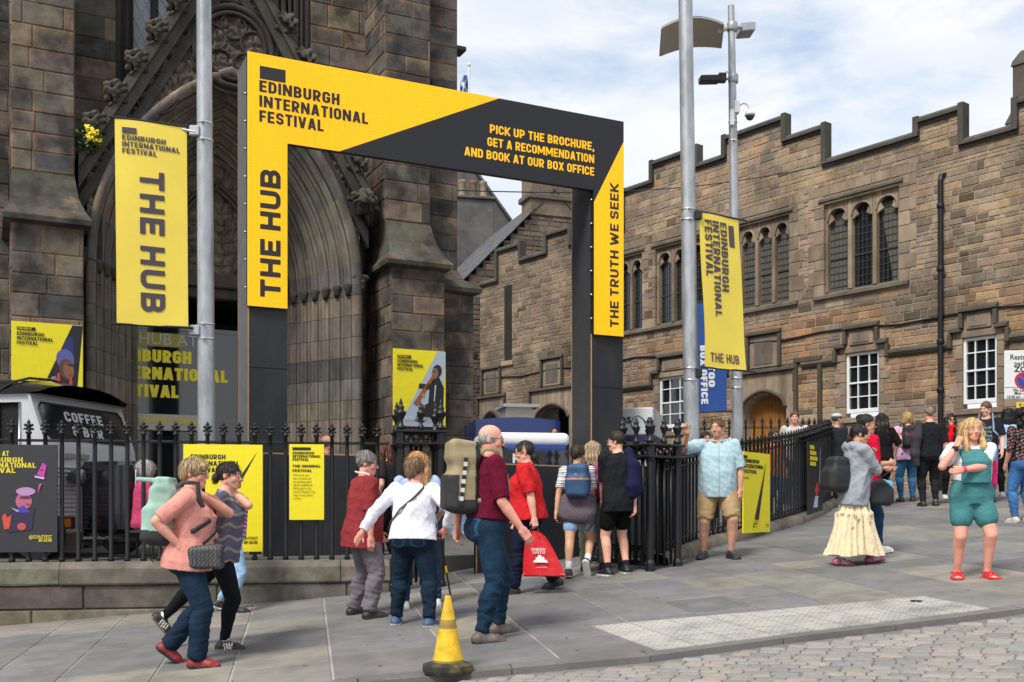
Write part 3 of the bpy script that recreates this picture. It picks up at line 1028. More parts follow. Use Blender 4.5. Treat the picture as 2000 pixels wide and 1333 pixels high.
# the portal: orders of mouldings swept up the jambs and round the pointed arch
PC, SPR, PE = 3.15, 3.68, 1.4
def arch(h, th, side):
    r = h + PE
    return PC + side * (r * math.cos(th) - PE), SPR + r * math.sin(th)
def thmax(h):
    return math.acos(PE / (h + PE))
prof = [(2.14, .62), (2.14, .40), (2.10, .36), (2.03, .38), (2.0, .46)]
h, n = 2.0, .5
for i in range(6):
    for k in range(6):
        a = -2.2 + k * .72
        prof.append((h - .055 + .05 * math.cos(a + 1.2), n + .04 + .05 * math.sin(a)))
    prof += [(h - .10, n + .10), (h - .085, n + .16), (h - .10, n + .21), (h - .125, n + .215)]
    h -= .127; n += .225
prof.append((1.22, 1.95))
mb = MB(CB)
def stations():
    st = []
    z = BG
    while z < SPR - .05:
        z2 = min(z + rng.uniform(.28, .4), SPR)
        st.append(('j', z, z2)); z = z2
    for k in range(11):
        st.append(('a', k / 11, (k + 1) / 11))
    return st
PCOL = [(0.201, 0.17, 0.138), (0.155, 0.142, 0.125), (0.241, 0.194, 0.15), (0.121, 0.116, 0.11), (0.178, 0.156, 0.131)]
for side in (-1, 1):
    for kind, a, b in stations():
        base = jit(rng.choice(PCOL), rng, .15)
        cc = []
        for i, (h, n) in enumerate(prof):
            k = 1.0 + .22 * math.sin(i * 1.9) + rng.uniform(-.2, .2)
            cc.append(tuple(x * k for x in base))
        rows = []
        e = .004
        for u in ((a, b) if kind == 'j' else (a, (a + b) / 2, b)):
            row = []
            for (h, n) in prof:
                if kind == 'j':
                    uu = u + (e if u == a else -e)
                    row.append((PC + side * h, n, uu))
                else:
                    uu = u * thmax(h)
                    s_, z_ = arch(h, uu, side)
                    row.append((s_, n, z_))
            rows.append(row if side < 0 else row[::-1])
        mb.grid(rows, (cc if side < 0 else cc[::-1]) * len(rows), True)
        mb.f[-(len(rows) - 1) * (len(prof) - 1):] = [f for f in mb.f[-(len(rows) - 1) * (len(prof) - 1):]]
portal = mb.build('portal_arch', M['churchcarve'], church)
# capitals at the springing
for side in (-1, 1):
    for i in range(6):
        mb = MB(CB)
        h, n = 1.95 - .127 * i, .54 + .225 * i
        mb.lathe([(.05, -.16), (.06, -.1), (.075, -.05), (.085, 0), (.06, .03)], (PC + side * h, n, SPR), 10, jit((.07, .058, .05), rng, .3))
        mb.build('capital', M['churchcarve'], portal)

def carve(x, z, seed=0, f=17.0):
    """scrolling foliage as a height between 0 and 1"""
    x, z = x + seed * 3.7, z + seed * 1.3
    u = x + .05 * math.sin(z * f * .8 + 1) + .03 * math.sin(x * f * 1.9)
    v = z + .05 * math.sin(x * f * .7) + .03 * math.cos(z * f * 1.7)
    a = abs(math.sin(u * f) * math.cos(v * f)) ** .6
    b = abs(math.sin(u * f * 2.4 + v * f * 1.7) * math.cos(v * f * 2.3 - u * f)) ** .5
    return .55 * a + .45 * b
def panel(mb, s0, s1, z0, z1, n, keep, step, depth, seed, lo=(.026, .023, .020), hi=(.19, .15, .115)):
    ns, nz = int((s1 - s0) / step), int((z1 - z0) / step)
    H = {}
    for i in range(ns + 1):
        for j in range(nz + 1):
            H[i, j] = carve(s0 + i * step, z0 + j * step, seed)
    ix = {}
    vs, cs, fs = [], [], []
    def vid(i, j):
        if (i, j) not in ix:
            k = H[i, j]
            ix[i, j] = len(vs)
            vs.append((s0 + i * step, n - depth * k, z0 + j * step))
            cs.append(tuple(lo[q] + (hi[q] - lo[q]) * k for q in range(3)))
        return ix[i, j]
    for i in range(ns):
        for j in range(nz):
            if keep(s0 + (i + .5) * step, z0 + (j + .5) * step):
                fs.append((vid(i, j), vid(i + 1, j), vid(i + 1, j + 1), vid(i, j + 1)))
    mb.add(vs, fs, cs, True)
def hood_z(s):
    r = 2.14 + PE
    x = abs(s - PC) + PE
    return SPR + math.sqrt(max(0, r * r - x * x)) if x < r else SPR
RS, RZ0 = 1.74, 5.2
def rake(s):
    return RZ0 + (2.07 - abs(s - PC)) * RS
# gable front with carved spandrels and a ringed roundel
mb = MB(CB)
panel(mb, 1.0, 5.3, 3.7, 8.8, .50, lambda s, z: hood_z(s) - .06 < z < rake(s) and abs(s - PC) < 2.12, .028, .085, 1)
mb.quad((1.02, .52, 3.7), (1.25, .52, 3.7), (1.25, .52, 5.6), (1.02, .52, 5.3), (.05, .045, .04))
for s_ in (0.97, 5.12):
    mb.quad((s_, .6, BG), (s_ + .24, .6, BG), (s_ + .24, .6, 5.3), (s_, .6, 5.3), (.07, .06, .05))
gable = mb.build('gable', M['churchcarve'], church)
mb = MB(CB)
for rr, tr, n_ in ((.60, .055, .42), (.50, .035, .40), (.70, .03, .45)):
    mb.tube([(PC + .03 + rr * math.cos(a), n_, 7.25 + rr * 1.05 * math.sin(a)) for a in [i * math.pi / 18 for i in range(37)]], tr, 8, (.05, .046, .043))
for q in range(5):          # cusps inside the roundel
    a0 = R(90 + 72 * q)
    mb.tube([(PC + .03 + .33 * math.cos(a0) + .2 * math.cos(a), .43, 7.25 + .33 * math.sin(a0) + .2 * math.sin(a)) for a in [i * math.pi / 8 for i in range(17)]], .024, 6, (.06, .052, .047))
# blind arcs in the spandrels
for side in (-1, 1):
    mb.tube([(PC + side * (1.15 + .34 * math.cos(a)), .43, 6.35 + .34 * math.sin(a)) for a in [i * math.pi / 8 for i in range(17)]], .025, 6, (.06, .05, .045))
mb.build('roundel', M['churchcarve'], gable)
# raking coping of the gable
mb = MB(CB)
for side in (-1, 1):
    for (o0, o1, n0, n1, c) in ((-.30, -.16, .40, 1.3, (.05, .046, .042)), (-.16, -.10, .46, 1.3, (.03, .028, .027)), (-.10, .06, .34, 1.3, (.075, .066, .056)), (.06, .17, .28, 1.3, (.085, .075, .062)), (.17, .22, .33, 1.3, (.10, .085, .068))):
        A = [V(PC + side * 2.25, n0, rake(PC + 2.25) + o0 * 1.9), V(PC + side * 2.25, n0, rake(PC + 2.25) + o1 * 1.9), V(PC, n0, rake(PC) + o1 * 1.9), V(PC, n0, rake(PC) + o0 * 1.9)]
        mb.prism(A, (0, n1 - n0, 0), c)
rk = mb.build('raking_coping', M['churchcarve'], church)
b = Blob(.012)
b.cap((0, 0, -.10), (0, -.02, .04), .055, .045).cap((0, 0, 0), (0, .16, -.03), .09).ell((0, -.03, -.02), (.12, .07, .05))
for x_, y_, z_, r_ in ((-.12, -.05, .05, .05), (-.17, -.06, -.02, .035), (-.06, -.10, .10, .055), (.04, -.11, .11, .05), (.12, -.06, .07, .055), (.17, -.06, .0, .035), (0, -.14, .02, .045), (-.07, -.13, .01, .035), (.08, -.13, .02, .035), (.0, -.06, .15, .04), (-.11, -.10, -.05, .03), (.11, -.1, -.05, .03)):
    b.ell((x_, y_, z_), (r_, r_ * .9, r_)); b.ell((x_ * 1.12, y_ - r_ * .9, z_ - .012), (r_ * .45, r_ * .45, r_ * .45), sub=True)
Vt, Fc = b.mesh(.016, waves(3, .014, 55, 6))
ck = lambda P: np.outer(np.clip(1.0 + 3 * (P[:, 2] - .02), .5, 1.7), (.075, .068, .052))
crk = None
def crocket(s, z, tilt, sc, parent=rk, n=.36):
    global crk
    if crk is None:
        o = np_mesh('crocket', Vt, Fc, M['churchcarve'], parent, ck)
        crk = o
    else:
        o = crk.copy(); COL.objects.link(o); o.parent = parent
    o.location = (s, n, z - CB)
    o.rotation_euler = (0, tilt, 0)
    o.scale = (sc, sc, sc)
for k in range(7):
    u = .14 + k * .295
    for side in (-1, 1):
        s_ = PC + side * (2.15 - u)
        crocket(s_, rake(s_) + .36, side * R(58), 1.15)
crocket(5.28, 5.02, R(15), 1.35)
# carved head stops at the springing
b = Blob(.025)
b.ell((0, 0, 0), (.1, .12, .15)).ell((0, -.1, -.02), (.03, .05, .05)).ell((-.06, -.07, .09), (.06, .05, .06)).ell((.06, -.07, .09), (.06, .05, .06)).ell((0, -.06, -.14), (.07, .07, .06)).cap((0, 0, 0), (0, .2, .02), .1)
v2, f2 = b.mesh(.02, waves(9, .018, 40, 6))
for s_ in (.98, 5.28):
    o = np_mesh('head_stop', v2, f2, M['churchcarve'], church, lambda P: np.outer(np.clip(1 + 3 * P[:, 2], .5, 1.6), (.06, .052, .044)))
    o.location = (s_, .5, 3.72 - CB)
# tympanum, transom, doorway
mb = MB(CB)
inn = lambda s, z: z < SPR + math.sqrt(max(0, 2.64 ** 2 - (abs(s - PC) + PE) ** 2)) if abs(s - PC) < 1.25 else False
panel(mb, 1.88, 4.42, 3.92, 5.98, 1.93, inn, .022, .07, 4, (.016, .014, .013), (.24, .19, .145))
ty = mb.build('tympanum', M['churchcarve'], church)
mb = MB(CB)
for side in (-1, 1):
    for (rad, cx, z0) in ((1.3, -.62, 4.7), (1.38, -.62, 4.7)):
        mb.tube([(PC + side * (rad * math.cos(a) + cx), 1.82, z0 - .45 + rad * math.sin(a)) for a in [R(68) * i / 12 for i in range(13)]], .035, 7, (.10, .082, .066))
    mb.tube([(PC + side * x, 1.82, z) for x, z in ((.7, 4.25), (.82, 4.2), (1.0, 4.32), (1.22, 4.28))], .035, 7, (.10, .082, .066))
mb.build('tracery', M['churchcarve'], ty)
mb = MB(CB)
mb.box(1.9, 4.4, 1.72, 2.2, 3.70, 3.93, (.10, .086, .07), .02)
mb.box(1.9, 4.4, 1.80, 2.2, 3.52, 3.70, (.08, .068, .058), .02)
mb.build('transom', M['churchcarve'], church)
mb = MB(CB)
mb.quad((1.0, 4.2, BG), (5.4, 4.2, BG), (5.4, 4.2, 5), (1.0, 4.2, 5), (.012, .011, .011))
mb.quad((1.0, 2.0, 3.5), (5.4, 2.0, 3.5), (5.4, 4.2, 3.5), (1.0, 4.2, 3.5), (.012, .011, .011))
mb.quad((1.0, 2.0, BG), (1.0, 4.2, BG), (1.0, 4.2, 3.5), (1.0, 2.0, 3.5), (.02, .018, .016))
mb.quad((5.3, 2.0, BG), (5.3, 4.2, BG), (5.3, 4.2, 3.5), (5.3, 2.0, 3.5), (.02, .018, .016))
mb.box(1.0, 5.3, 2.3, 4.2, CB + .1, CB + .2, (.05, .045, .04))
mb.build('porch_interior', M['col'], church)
mb = MB(CB)
mb.quad((1.2, 2.14, CB + .15), (3.62, 2.14, CB + .15), (3.62, 2.14, 2.98), (1.2, 2.14, 2.98))
mb.box(1.2, 3.66, 2.12, 2.18, 2.98, 3.05)
mb.box(3.60, 3.66, 2.12, 2.18, CB + .15, 2.98)
scr = mb.build('glass_screen', M['glass'], church)
mb = MB(CB)
Yl = (.95, .80, .02)
for t_, z_ in (('EDINBURGH', 2.43), ('INTERNATIONAL', 2.14), ('FESTIVAL', 1.84)):
    text(mb, t_, (1.44, 2.13, z_), X3, Z3, .21, t=.24, gap=.08, wide=1.22, col=Yl)
mb.quad((1.9, 2.135, 2.70), (2.72, 2.135, 2.70), (2.72, 2.135, 2.93), (1.9, 2.135, 2.93), (.36, .30, .03))
mb.build('lettering', M['col'], scr)
mb = MB(CB)
stext(mb, 'HUB ATM', (1.95, 2.128, 2.73), X3, Z3, .19, bold=0, wide=1.0, col=(.45, .5, .55))
mb.build('scrawled_lettering', M['col'], scr)
mb = MB(CB)
mb.box(1.7, 3.0, 2.02, 2.05, 1.28, 1.55, (.5, .48, .42))
stext(mb, "Edinburgh's Festival", (1.75, 2.012, 1.40), X3, Z3, .12, bold=.03, wide=.9, col=(.75, .6, .08))
mb.build('white_board', M['col'], church)
mb = MB(CB)
mb.box(3.86, 4.12, 1.98, 2.02, CB + .15, 2.9, (.72, .58, .02))
for z_ in (1.9, 2.05, 2.2, 2.35):
    mb.tube([(3.98 + .05 * math.cos(a), 1.97, z_ + .06 * math.sin(a)) for a in [i * .5 for i in range(12)]], .012, 5, (.01, .01, .01))
mb.build('yellow_board', M['col'], church)
# ---------------------------------------------------------------- the brown crenellated hall on the right
HA = R(-52.06)
HO = V(8.92, 22, 0)
HB = .1
hall = thing('stone_hall', 'brown rubble-stone hall with stepped battlements and mullioned windows beyond the crowd', 'hall', (HO.x, HO.y, HB), HA)
rng = random.Random(21)
HS = [(0.319, 0.235, 0.164), (0.348, 0.259, 0.176), (0.283, 0.212, 0.154), (0.376, 0.272, 0.18), (0.305, 0.235, 0.173), (0.226, 0.178, 0.134), (0.376, 0.253, 0.15), (0.341, 0.262, 0.192), (0.268, 0.212, 0.16), (0.363, 0.272, 0.192), (0.327, 0.245, 0.169)]
def hcol(r, x, z):
    """rubble tones with the soot and iron staining the wall carries in fixed patches"""
    c = jit(r.choice(HS), r, .15)
    w = .5 + .5 * math.sin(x * 1.7 + 1.1 * math.sin(z * 1.3)) * math.sin(z * 1.9 + x * .6)
    k = 1.0
    if x < -9.4: k *= .66 + .2 * w
    if 3.2 < z < 4.8: k *= .62 + .45 * w
    if z < 2.2: k *= .82 + .2 * w
    if .1 < x < .9 and 3.9 < z < 6.7 and r.random() < .6: k *= .6
    if r.random() < .05: k *= .5
    if 2.2 < z < 4.4 and x > -9 and w > .45: c = (c[0] * 1.12, c[1] * .93, c[2] * .78)
    return tuple(q * k for q in c)
hcol.placed = True
dcol = lambda r: jit(r.choice([(.32, .245, .175), (.28, .215, .155), (.35, .27, .19), (.25, .195, .145)]), r, .1)
# top line: (x0, x1, z)
TOP = [(-16.2, -15.2, 7.2), (-15.2, -14.1, 8.12), (-14.1, -12.75, 7.62), (-12.75, -11.75, 8.14), (-11.75, -9.42, 7.66), (-9.42, -8.30, 8.68), (-8.30, -6.82, 9.16), (-6.82, -5.78, 8.70), (-5.78, -4.06, 9.15), (-4.06, -2.94, 8.62), (-2.94, -.53, 7.80), (-.53, .36, 8.08), (.36, 1.58, 7.36), (1.58, 4.5, 7.85)]
ZM = 9.3
top_cut = [(a, b, z, ZM + 1) for a, b, z in TOP]
TW = [(-9.75, -8.75), (-8.25, -6.55), (-5.42, -3.88), (-2.92, -1.02)]       # upper windows: 2 or 3 lancets
TZ0, TZ1 = 4.90, 6.86
LW = [(-8.12, -7.06), (-2.34, -1.50), (.42, 1.14)]                            # sash windows
LZ0, LZ1 = 2.08, 3.42
DOORS = [(-5.28, -3.95, .1, 2.72), (-13.3, -11.75, .1, 3.0), (-16.0, -15.1, .1, 3.0)]
holes = [(a - .27, b + .27, TZ0 - .18, TZ1 + .44) for a, b in TW] + [(a - .14, b + .14, LZ0 - .12, 4.0) for a, b in LW] + [(a - .24, b + .24, c, d + .55) for a, b, c, d in DOORS]
holes += [(-14.9, -14.5, 4.6, 7.0)]
mb = MB(HB)
fr = (V(0, 0, 0), X3, -Y3)
hb = [(a, b, TZ0 - .16, TZ1 + .2) for a, b in TW] + [(a, b, LZ0 - .1, LZ1) for a, b in LW] + [(a, b, c, d + .3) for a, b, c, d in DOORS]
backing(mb, fr, -16.2, 5, -.8, ZM, hb, (.42, .36, .28), top_cut)
ashlar(mb, fr, -16.2, 5, -.8, ZM, (.075, .20), (.15, .48), hcol, rng, holes=holes, top=top_cut, out=.012, joint=.005, inset=.02)
# returns of the left end and body behind
mb.quad((-16.2, 6, -.8), (-16.2, 0, -.8), (-16.2, 0, 7.2), (-16.2, 6, 7.2), (.15, .12, .09))
mb.build('wall', M['hall'], hall)
# copings with a drip, stepping round every merlon
mb = MB(HB)
cc = (.085, .08, .068)
for i, (a, b, z) in enumerate(TOP):
    c = jit(cc, rng, .15)
    mb.prism([(a, -.10, z), (a, -.10, z + .06), (a, .0, z + .14), (a, .15, z + .14), (a, .15, z)], (b - a, 0, 0), c)
    mb.box(a, b, -.05, .15, z - .07, z, jit((.05, .046, .04), rng, .15))
    if i:
        zp = TOP[i - 1][2]
        lo, hi = min(z, zp), max(z, zp)
        x = a - (.12 if z > zp else 0)
        mb.box(x, x + .12, -.097, .147, lo + .0, hi + .137, jit(cc, rng, .15))
mb.build('coping', M['dress'], hall)
# low roof behind the parapet
mb = MB(HB)
mb.quad((-16.2, .3, 7.1), (5, .3, 7.1), (5, 7, 7.1), (-16.2, 7, 7.1), (.08, .08, .085))
mb.build('roof', M['slate'], hall)
# buttress-like chimney at the right end
mb = MB(HB)
mb.box(1.03, 2.4, .5, 1.5, 7.0, 7.72, (.16, .125, .095), .03)
cap2 = [(1.03, 2.4, .5, 1.5, 7.72), (1.15, 2.3, .6, 1.4, 8.02), (1.15, 2.3, .6, 1.4, 8.86), (1.12, 2.33, .57, 1.43, 8.88), (1.14, 2.3, .6, 1.4, 8.98), (1.26, 2.2, .7, 1.3, 9.18), (1.5, 2.0, .8, 1.2, 9.24)]
rows = [[(a, c, z), (b, c, z), (b, d, z), (a, d, z)] for a, b, c, d, z in cap2]
for q0, q1 in zip(rows, rows[1:]):
    for i in range(4):
        j = (i + 1) % 4
        mb.quad(q0[i], q0[j], q1[j], q1[i], jit((.115, .10, .085), rng, .15))
mb.poly(rows[-1], (.1, .09, .08))
mb.build('chimney', M['dress'], hall)
# string course and the cable-thin ledge above it
segs = [(-11.5, -8.32, 3.22), (-6.9, -5.7, 3.3), (-3.5, -2.62, 3.25), (-1.24, .18, 3.27), (1.42, 4.5, 3.27)]
for a, b, z in segs:
    mb = MB(HB)
    mb.prism([(a, .0, z - .08), (a, -.07, z - .02), (a, -.11, z + .04), (a, -.10, z + .08), (a, 0, z + .15)], (b - a, 0, 0), jit((.10, .085, .068), rng, .15))
    mb.build('string_course', M['dress'], hall)
mb = MB(HB)
pts = [(-16, -.035, 4.12)]
for x in range(-15, 5):
    pts.append((x, -.035, 4.12 - .012 * (x + 16) + .05 * math.sin(x * 1.9)))
mb.tube(pts, .022, 5, (.03, .027, .025))
mb.build('cable', M['black'], hall)
# upper windows: dressed surround, label mould, cusped lancets, leaded lights
def lancet_poly(x0, x1, z0, zs, za, n=7):
    c = (x0 + x1) / 2; h = (x1 - x0) / 2
    p = [(x0, z0), (x1, z0), (x1, zs)]
    for i in range(1, n):
        u = i / n
        p.append((c + h * math.cos(u * math.pi / 2) ** .8, zs + (za - zs) * math.sin(u * math.pi / 2)))
    p.append((c, za))
    for i in range(n - 1, 0, -1):
        u = i / n
        p.append((c - h * math.cos(u * math.pi / 2) ** .8, zs + (za - zs) * math.sin(u * math.pi / 2)))
    p.append((x0, zs))
    return p
CURT = mat('dull_curtain', (.10, .095, .075), rough=.9, vary=.3, vscale=14, stretch=(3, 1, .2))
for wi, (a, b) in enumerate(TW):
    nl = 2 if b - a < 1.2 else 3
    mb = MB(HB)
    o = .26
    # quoined surround blocks, toothed into the rubble
    z = TZ0 - .16
    k = 0
    while z < TZ1 + .2:
        h = min(rng.uniform(.24, .36), TZ1 + .22 - z)
        e = .16 * (k % 2)
        mb.box(a - o - e, a, -.024, .25, z + .004, z + h - .004, dcol(rng), .012)
        mb.box(b, b + o + e, -.024, .25, z + .004, z + h - .004, dcol(rng), .012)
        z += h; k += 1
    mb.box(a - o, b + o, -.03, .25, TZ1 + .02, TZ1 + .2, dcol(rng), .012)
    mb.prism([(a - .12, -.02, TZ1 + .05), (a - .12, -.07, TZ1 + .09), (a - .12, -.07, TZ1 + .14), (a - .12, -.02, TZ1 + .20)], (b - a + .24, 0, 0), (.15, .125, .095))
    x = a - .42
    while x < b + .42:
        l = min(rng.uniform(.4, .7), b + .42 - x)
        mb.box(x + .004, x + l - .004, -.022, .05, TZ1 + .22, TZ1 + .44, dcol(rng), .01); x += l
    mb.prism([(a - o, .25, TZ0 + .04), (a - o, -.08, TZ0 - .1), (a - o, -.09, TZ0 - .17), (a - o, .25, TZ0 - .17)], (b - a + 2 * o, 0, 0), (.15, .125, .095))
    # tracery plate with lancet openings: jambs, mullions, spandrels
    fw = .1
    lw = (b - a - 2 * fw * .6 - (nl - 1) * fw) / nl
    xs = []
    x = a + fw * .6
    for i in range(nl):
        xs.append((x, x + lw)); x += lw + fw
    zs, za = TZ1 - .42, TZ1 - .1
    edges = [a] + [q for p in xs for q in p] + [b]
    for i in range(0, len(edges), 2):
        mb.box(edges[i], edges[i + 1], .05, .22, TZ0 - .02, TZ1 + .02, dcol(rng), .015)
    for (x0, x1) in xs:
        lp = lancet_poly(x0, x1, TZ0, zs, za)
        arc = lp[2:-1]
        for p, q in zip(arc, arc[1:]):
            c = dcol(rng)
            mb.add([(p[0], .06, p[1]), (q[0], .06, q[1]), (q[0], .06, TZ1 + .02), (p[0], .06, TZ1 + .02)], [(3, 2, 1, 0)], c)
            mb.add([(p[0], .06, p[1]), (q[0], .06, q[1]), (q[0], .2, q[1]), (p[0], .2, p[1])], [(0, 1, 2, 3)], c)
        mb.tube([(p[0], .05, p[1]) for p in lp[2:-1]] , .022, 6, dcol(rng))
        # cusps
        c_ = (x0 + x1) / 2
        for sg in (-1, 1):
            mb.prism([(c_ + sg * lw / 2, .07, zs - .02), (c_ + sg * lw * .20, .07, zs + .07), (c_ + sg * lw * .36, .07, zs + .24)], (0, .06, 0), dcol(rng))
    w = mb.build('window', M['dress'], hall)
    mb = MB(HB)
    mb.quad((a, .19, TZ0 - .1), (b, .19, TZ0 - .1), (b, .19, TZ1), (a, .19, TZ1))
    mb.build('pane', M['glass'], w)
    mb = MB(HB)
    for i, (x0, x1) in enumerate(xs):
        for k in range(1, 5):
            xx = x0 + (x1 - x0) * k / 5
            mb.box(xx - .005, xx + .005, .175, .185, TZ0, TZ1 - .1, (.06, .065, .07))
        z = TZ0 + .1
        while z < TZ1 - .15:
            mb.box(x0, x1, .172, .182, z - .005, z + .005, (.06, .065, .07)); z += .155
        mb.box(x0, x1, .16, .185, TZ0 + .72, TZ0 + .75, (.05, .05, .055))
    mb.build('glazing_lattice', M['col'], w)
    if wi >= 2:
        mb = MB(HB)
        for (x0, x1), full in zip(xs, ((1, 0, .55) if wi == 3 else (1, 1, 1))):
            if full:
                rows = []
                for zz in (TZ0, TZ0 + .5, TZ0 + 1.0, TZ1 - .2):
                    u = (zz - TZ0) / 1.7
                    l_ = x0 if full == 1 else x1 - (x1 - x0) * (.35 + .6 * u)
                    rows.append([(l_ + (x1 - l_) * k / 24, .187 + .002 * (k % 2), zz) for k in range(25)])
                mb.grid(rows)
        mb.build('curtain', CURT, w)
# sash windows with stepped label moulds and carved panels over them
for wi, (a, b) in enumerate(LW):
    mb = MB(HB)
    z = LZ0 - .1; k = 0
    while z < LZ1:
        h = min(rng.uniform(.2, .3), LZ1 - z)
        mb.box(a - .14 - .14 * (k % 2), a, -.03, .2, z + .004, z + h - .004, dcol(rng), .012)
        mb.box(b, b + .14 + .14 * (k % 2), -.03, .2, z + .004, z + h - .004, dcol(rng), .012)
        z += h; k += 1
    mb.box(a - .14, b + .14, -.035, .2, LZ1, LZ1 + .14, dcol(rng), .015)
    mb.box(a - .14, b + .14, -.06, .2, LZ0 - .22, LZ0 - .1, dcol(rng), .015)
    c = (a + b) / 2; hw = (b - a) * .36
    mb.box(a - .14, b + .14, -.01, .1, LZ1 + .14, 4.0, dcol(rng))
    mb.box(c - hw, c + hw, -.06, .05, LZ1 + .16, LZ1 + .46, dcol(rng), .02)
    mb.box(c - hw * .72, c + hw * .72, -.075, -.06, LZ1 + .21, LZ1 + .41, (.24, .20, .155), .01)
    for x0, x1, z0 in ((c - hw - .14, c + hw + .14, LZ1 + .5),):
        mb.prism([(x0, 0, z0), (x0, -.14, z0 + .03), (x0, -.13, z0 + .08), (x0, 0, z0 + .15)], (x1 - x0, 0, 0), (.085, .073, .058))
    for sg in (-1, 1):
        x = c + sg * (hw + .10)
        mb.box(x - .04, x + .04, -.12, 0, LZ1 + .20, LZ1 + .5, (.09, .077, .06), .01)
        xo = c + sg * ((b - a) / 2 + .24)
        x0, x1 = min(x, xo), max(x, xo)
        mb.prism([(x0, 0, LZ1 + .1), (x0, -.14, LZ1 + .13), (x0, -.13, LZ1 + .18), (x0, 0, LZ1 + .25)], (x1 - x0, 0, 0), (.085, .073, .058))
        mb.box(xo - .04, xo + .04, -.12, 0, LZ1 - .18, LZ1 + .1, (.09, .077, .06), .01)
    w = mb.build('sash_window', M['dress'], hall)
    mb = MB(HB)
    for p in ((a, a + .06, LZ0, LZ1), (b - .06, b, LZ0, LZ1), (a + .06, b - .06, LZ0, LZ0 + .09), (a + .06, b - .06, LZ1 - .06, LZ1), (a + .06, b - .06, (LZ0 + LZ1) / 2 - .02, (LZ0 + LZ1) / 2 + .02)):
        mb.box(p[0], p[1], .03, .09, p[2], p[3], bev=.006)
    for k in (1, 2):
        x = a + (b - a) * k / 3
        mb.box(x - .011, x + .011, .045, .08, LZ0 + .09, LZ1 - .06)
    for k in (1, 3):
        z = LZ0 + .03 + (LZ1 - LZ0) * k / 4
        mb.box(a + .06, b - .06, .047, .082, z - .011, z + .011)
    mb.build('frame', M['white'], w)
    mb = MB(HB)
    for i in range(3):
        for j in range(4):
            x0, x1 = a + (b - a) * i / 3, a + (b - a) * (i + 1) / 3
            z0, z1 = LZ0 + .03 + (LZ1 - LZ0) * j / 4, LZ0 + .03 + (LZ1 - LZ0) * (j + 1) / 4
            t1, t2 = rng.uniform(-.008, .008), rng.uniform(-.010, .010)
            mb.quad((x0, .084 + t1, z0), (x1, .084 - t1, z0), (x1, .084 - t1 + t2, z1), (x0, .084 + t1 + t2, z1))
    mb.build('pane', M['glass'], w)
# doors under four-centred arches
OAK = mat('varnished_oak', (.33, .14, .025), rough=.5, vary=.35, vscale=9, stretch=(6, 1, .4), bump=.1)
for di, (a, b, z0, z1) in enumerate(DOORS):
    c, h = (a + b) / 2, (b - a) / 2
    def az(x, d=0):
        u = min(1, abs(x - c) / (h + d))
        return z1 + d - .42 * (1 - math.sqrt(max(0, 1 - u * u))) ** .8 * (1 if u < 1 else 1)
    N = 16
    mb = MB(HB)
    xs = [a + (b - a) * i / N for i in range(N + 1)]
    zt = z1 + .48
    for x0, x1 in zip(xs, xs[1:]):
        cl = dcol(rng)
        mb.quad((x0, -.03, az(x0)), (x1, -.03, az(x1)), (x1, -.03, zt), (x0, -.03, zt), cl)
        mb.quad((x0, .4, az(x0)), (x1, .4, az(x1)), (x1, -.03, az(x1)), (x0, -.03, az(x0)), cl)
    for (p, q) in ((a - .2, a), (b, b + .2)):
        mb.box(p, q, -.03, .4, z0 - .6, zt, dcol(rng))
    mb.tube([(x, -.06, az(x) + .07) for x in xs], .045, 6, (.10, .085, .068))
    mb.prism([(a - .3, 0, zt), (a - .3, -.12, zt + .03), (a - .3, -.11, zt + .08), (a - .3, 0, zt + .14)], (b - a + .6, 0, 0), (.085, .073, .06))
    for x in (a - .3, b + .22):
        mb.box(x, x + .08, -.1, 0, zt - .5, zt, (.09, .077, .062), .01)
    # niche panel above
    mb.box(c - .42, c + .42, -.04, .05, zt + .14, zt + .92, dcol(rng), .02)
    mb.box(c - .28, c + .28, -.05, -.04, zt + .22, zt + .8, (.14, .12, .1), .01)
    mb.prism([(c - .52, 0, zt + .92), (c - .52, -.12, zt + .95), (c - .52, -.11, zt + 1.0), (c - .52, 0, zt + 1.06)], (1.04, 0, 0), (.085, .073, .06))
    for x in (c - .52, c + .44):
        mb.box(x, x + .08, -.1, 0, zt + .14, zt + .92, (.09, .077, .062), .01)
    d = mb.build('doorway', M['dress'], hall)
    mb = MB(HB)
    m = 9
    for i in range(m):
        x0, x1 = a + (b - a) * i / m, a + (b - a) * (i + 1) / m
        if di == 0:
            mb.box(x0 + .004, x1 - .004, .3, .36, z0 - .5, z1 + .1, bev=.008)
        else:
            mb.box(x0, x1, .9, .95, z0 - .5, z1 + .1)
    mb.build('door' if di == 0 else 'dark_opening', OAK if di == 0 else M['dark'], d)
# blank framed panels beside the oak door
mb = MB(HB)
for (x0, x1, z0, z1) in ((-3.72, -2.95, 1.75, 3.35),):
    for p in ((x0, x1, z1, z1 + .12), (x0, x1, z0, z0 + .12), (x0, x0 + .1, z0 + .12, z1), (x1 - .1, x1, z0 + .12, z1)):
        mb.box(p[0], p[1], -.09, 0, p[2], p[3], jit((.095, .08, .063), rng, .1), .015)
mb.build('framed_panel', M['dress'], hall)
# niche slot at the far left
mb = MB(HB)
mb.quad((-14.9, -.004, 4.6), (-14.5, -.004, 4.6), (-14.5, -.004, 7.0), (-14.9, -.004, 7.0), (.028, .026, .024))
mb.box(-15.0, -14.4, -.08, .02, 4.45, 4.6, dcol(rng), .01)
mb.build('slit_window', M['dress'], hall)
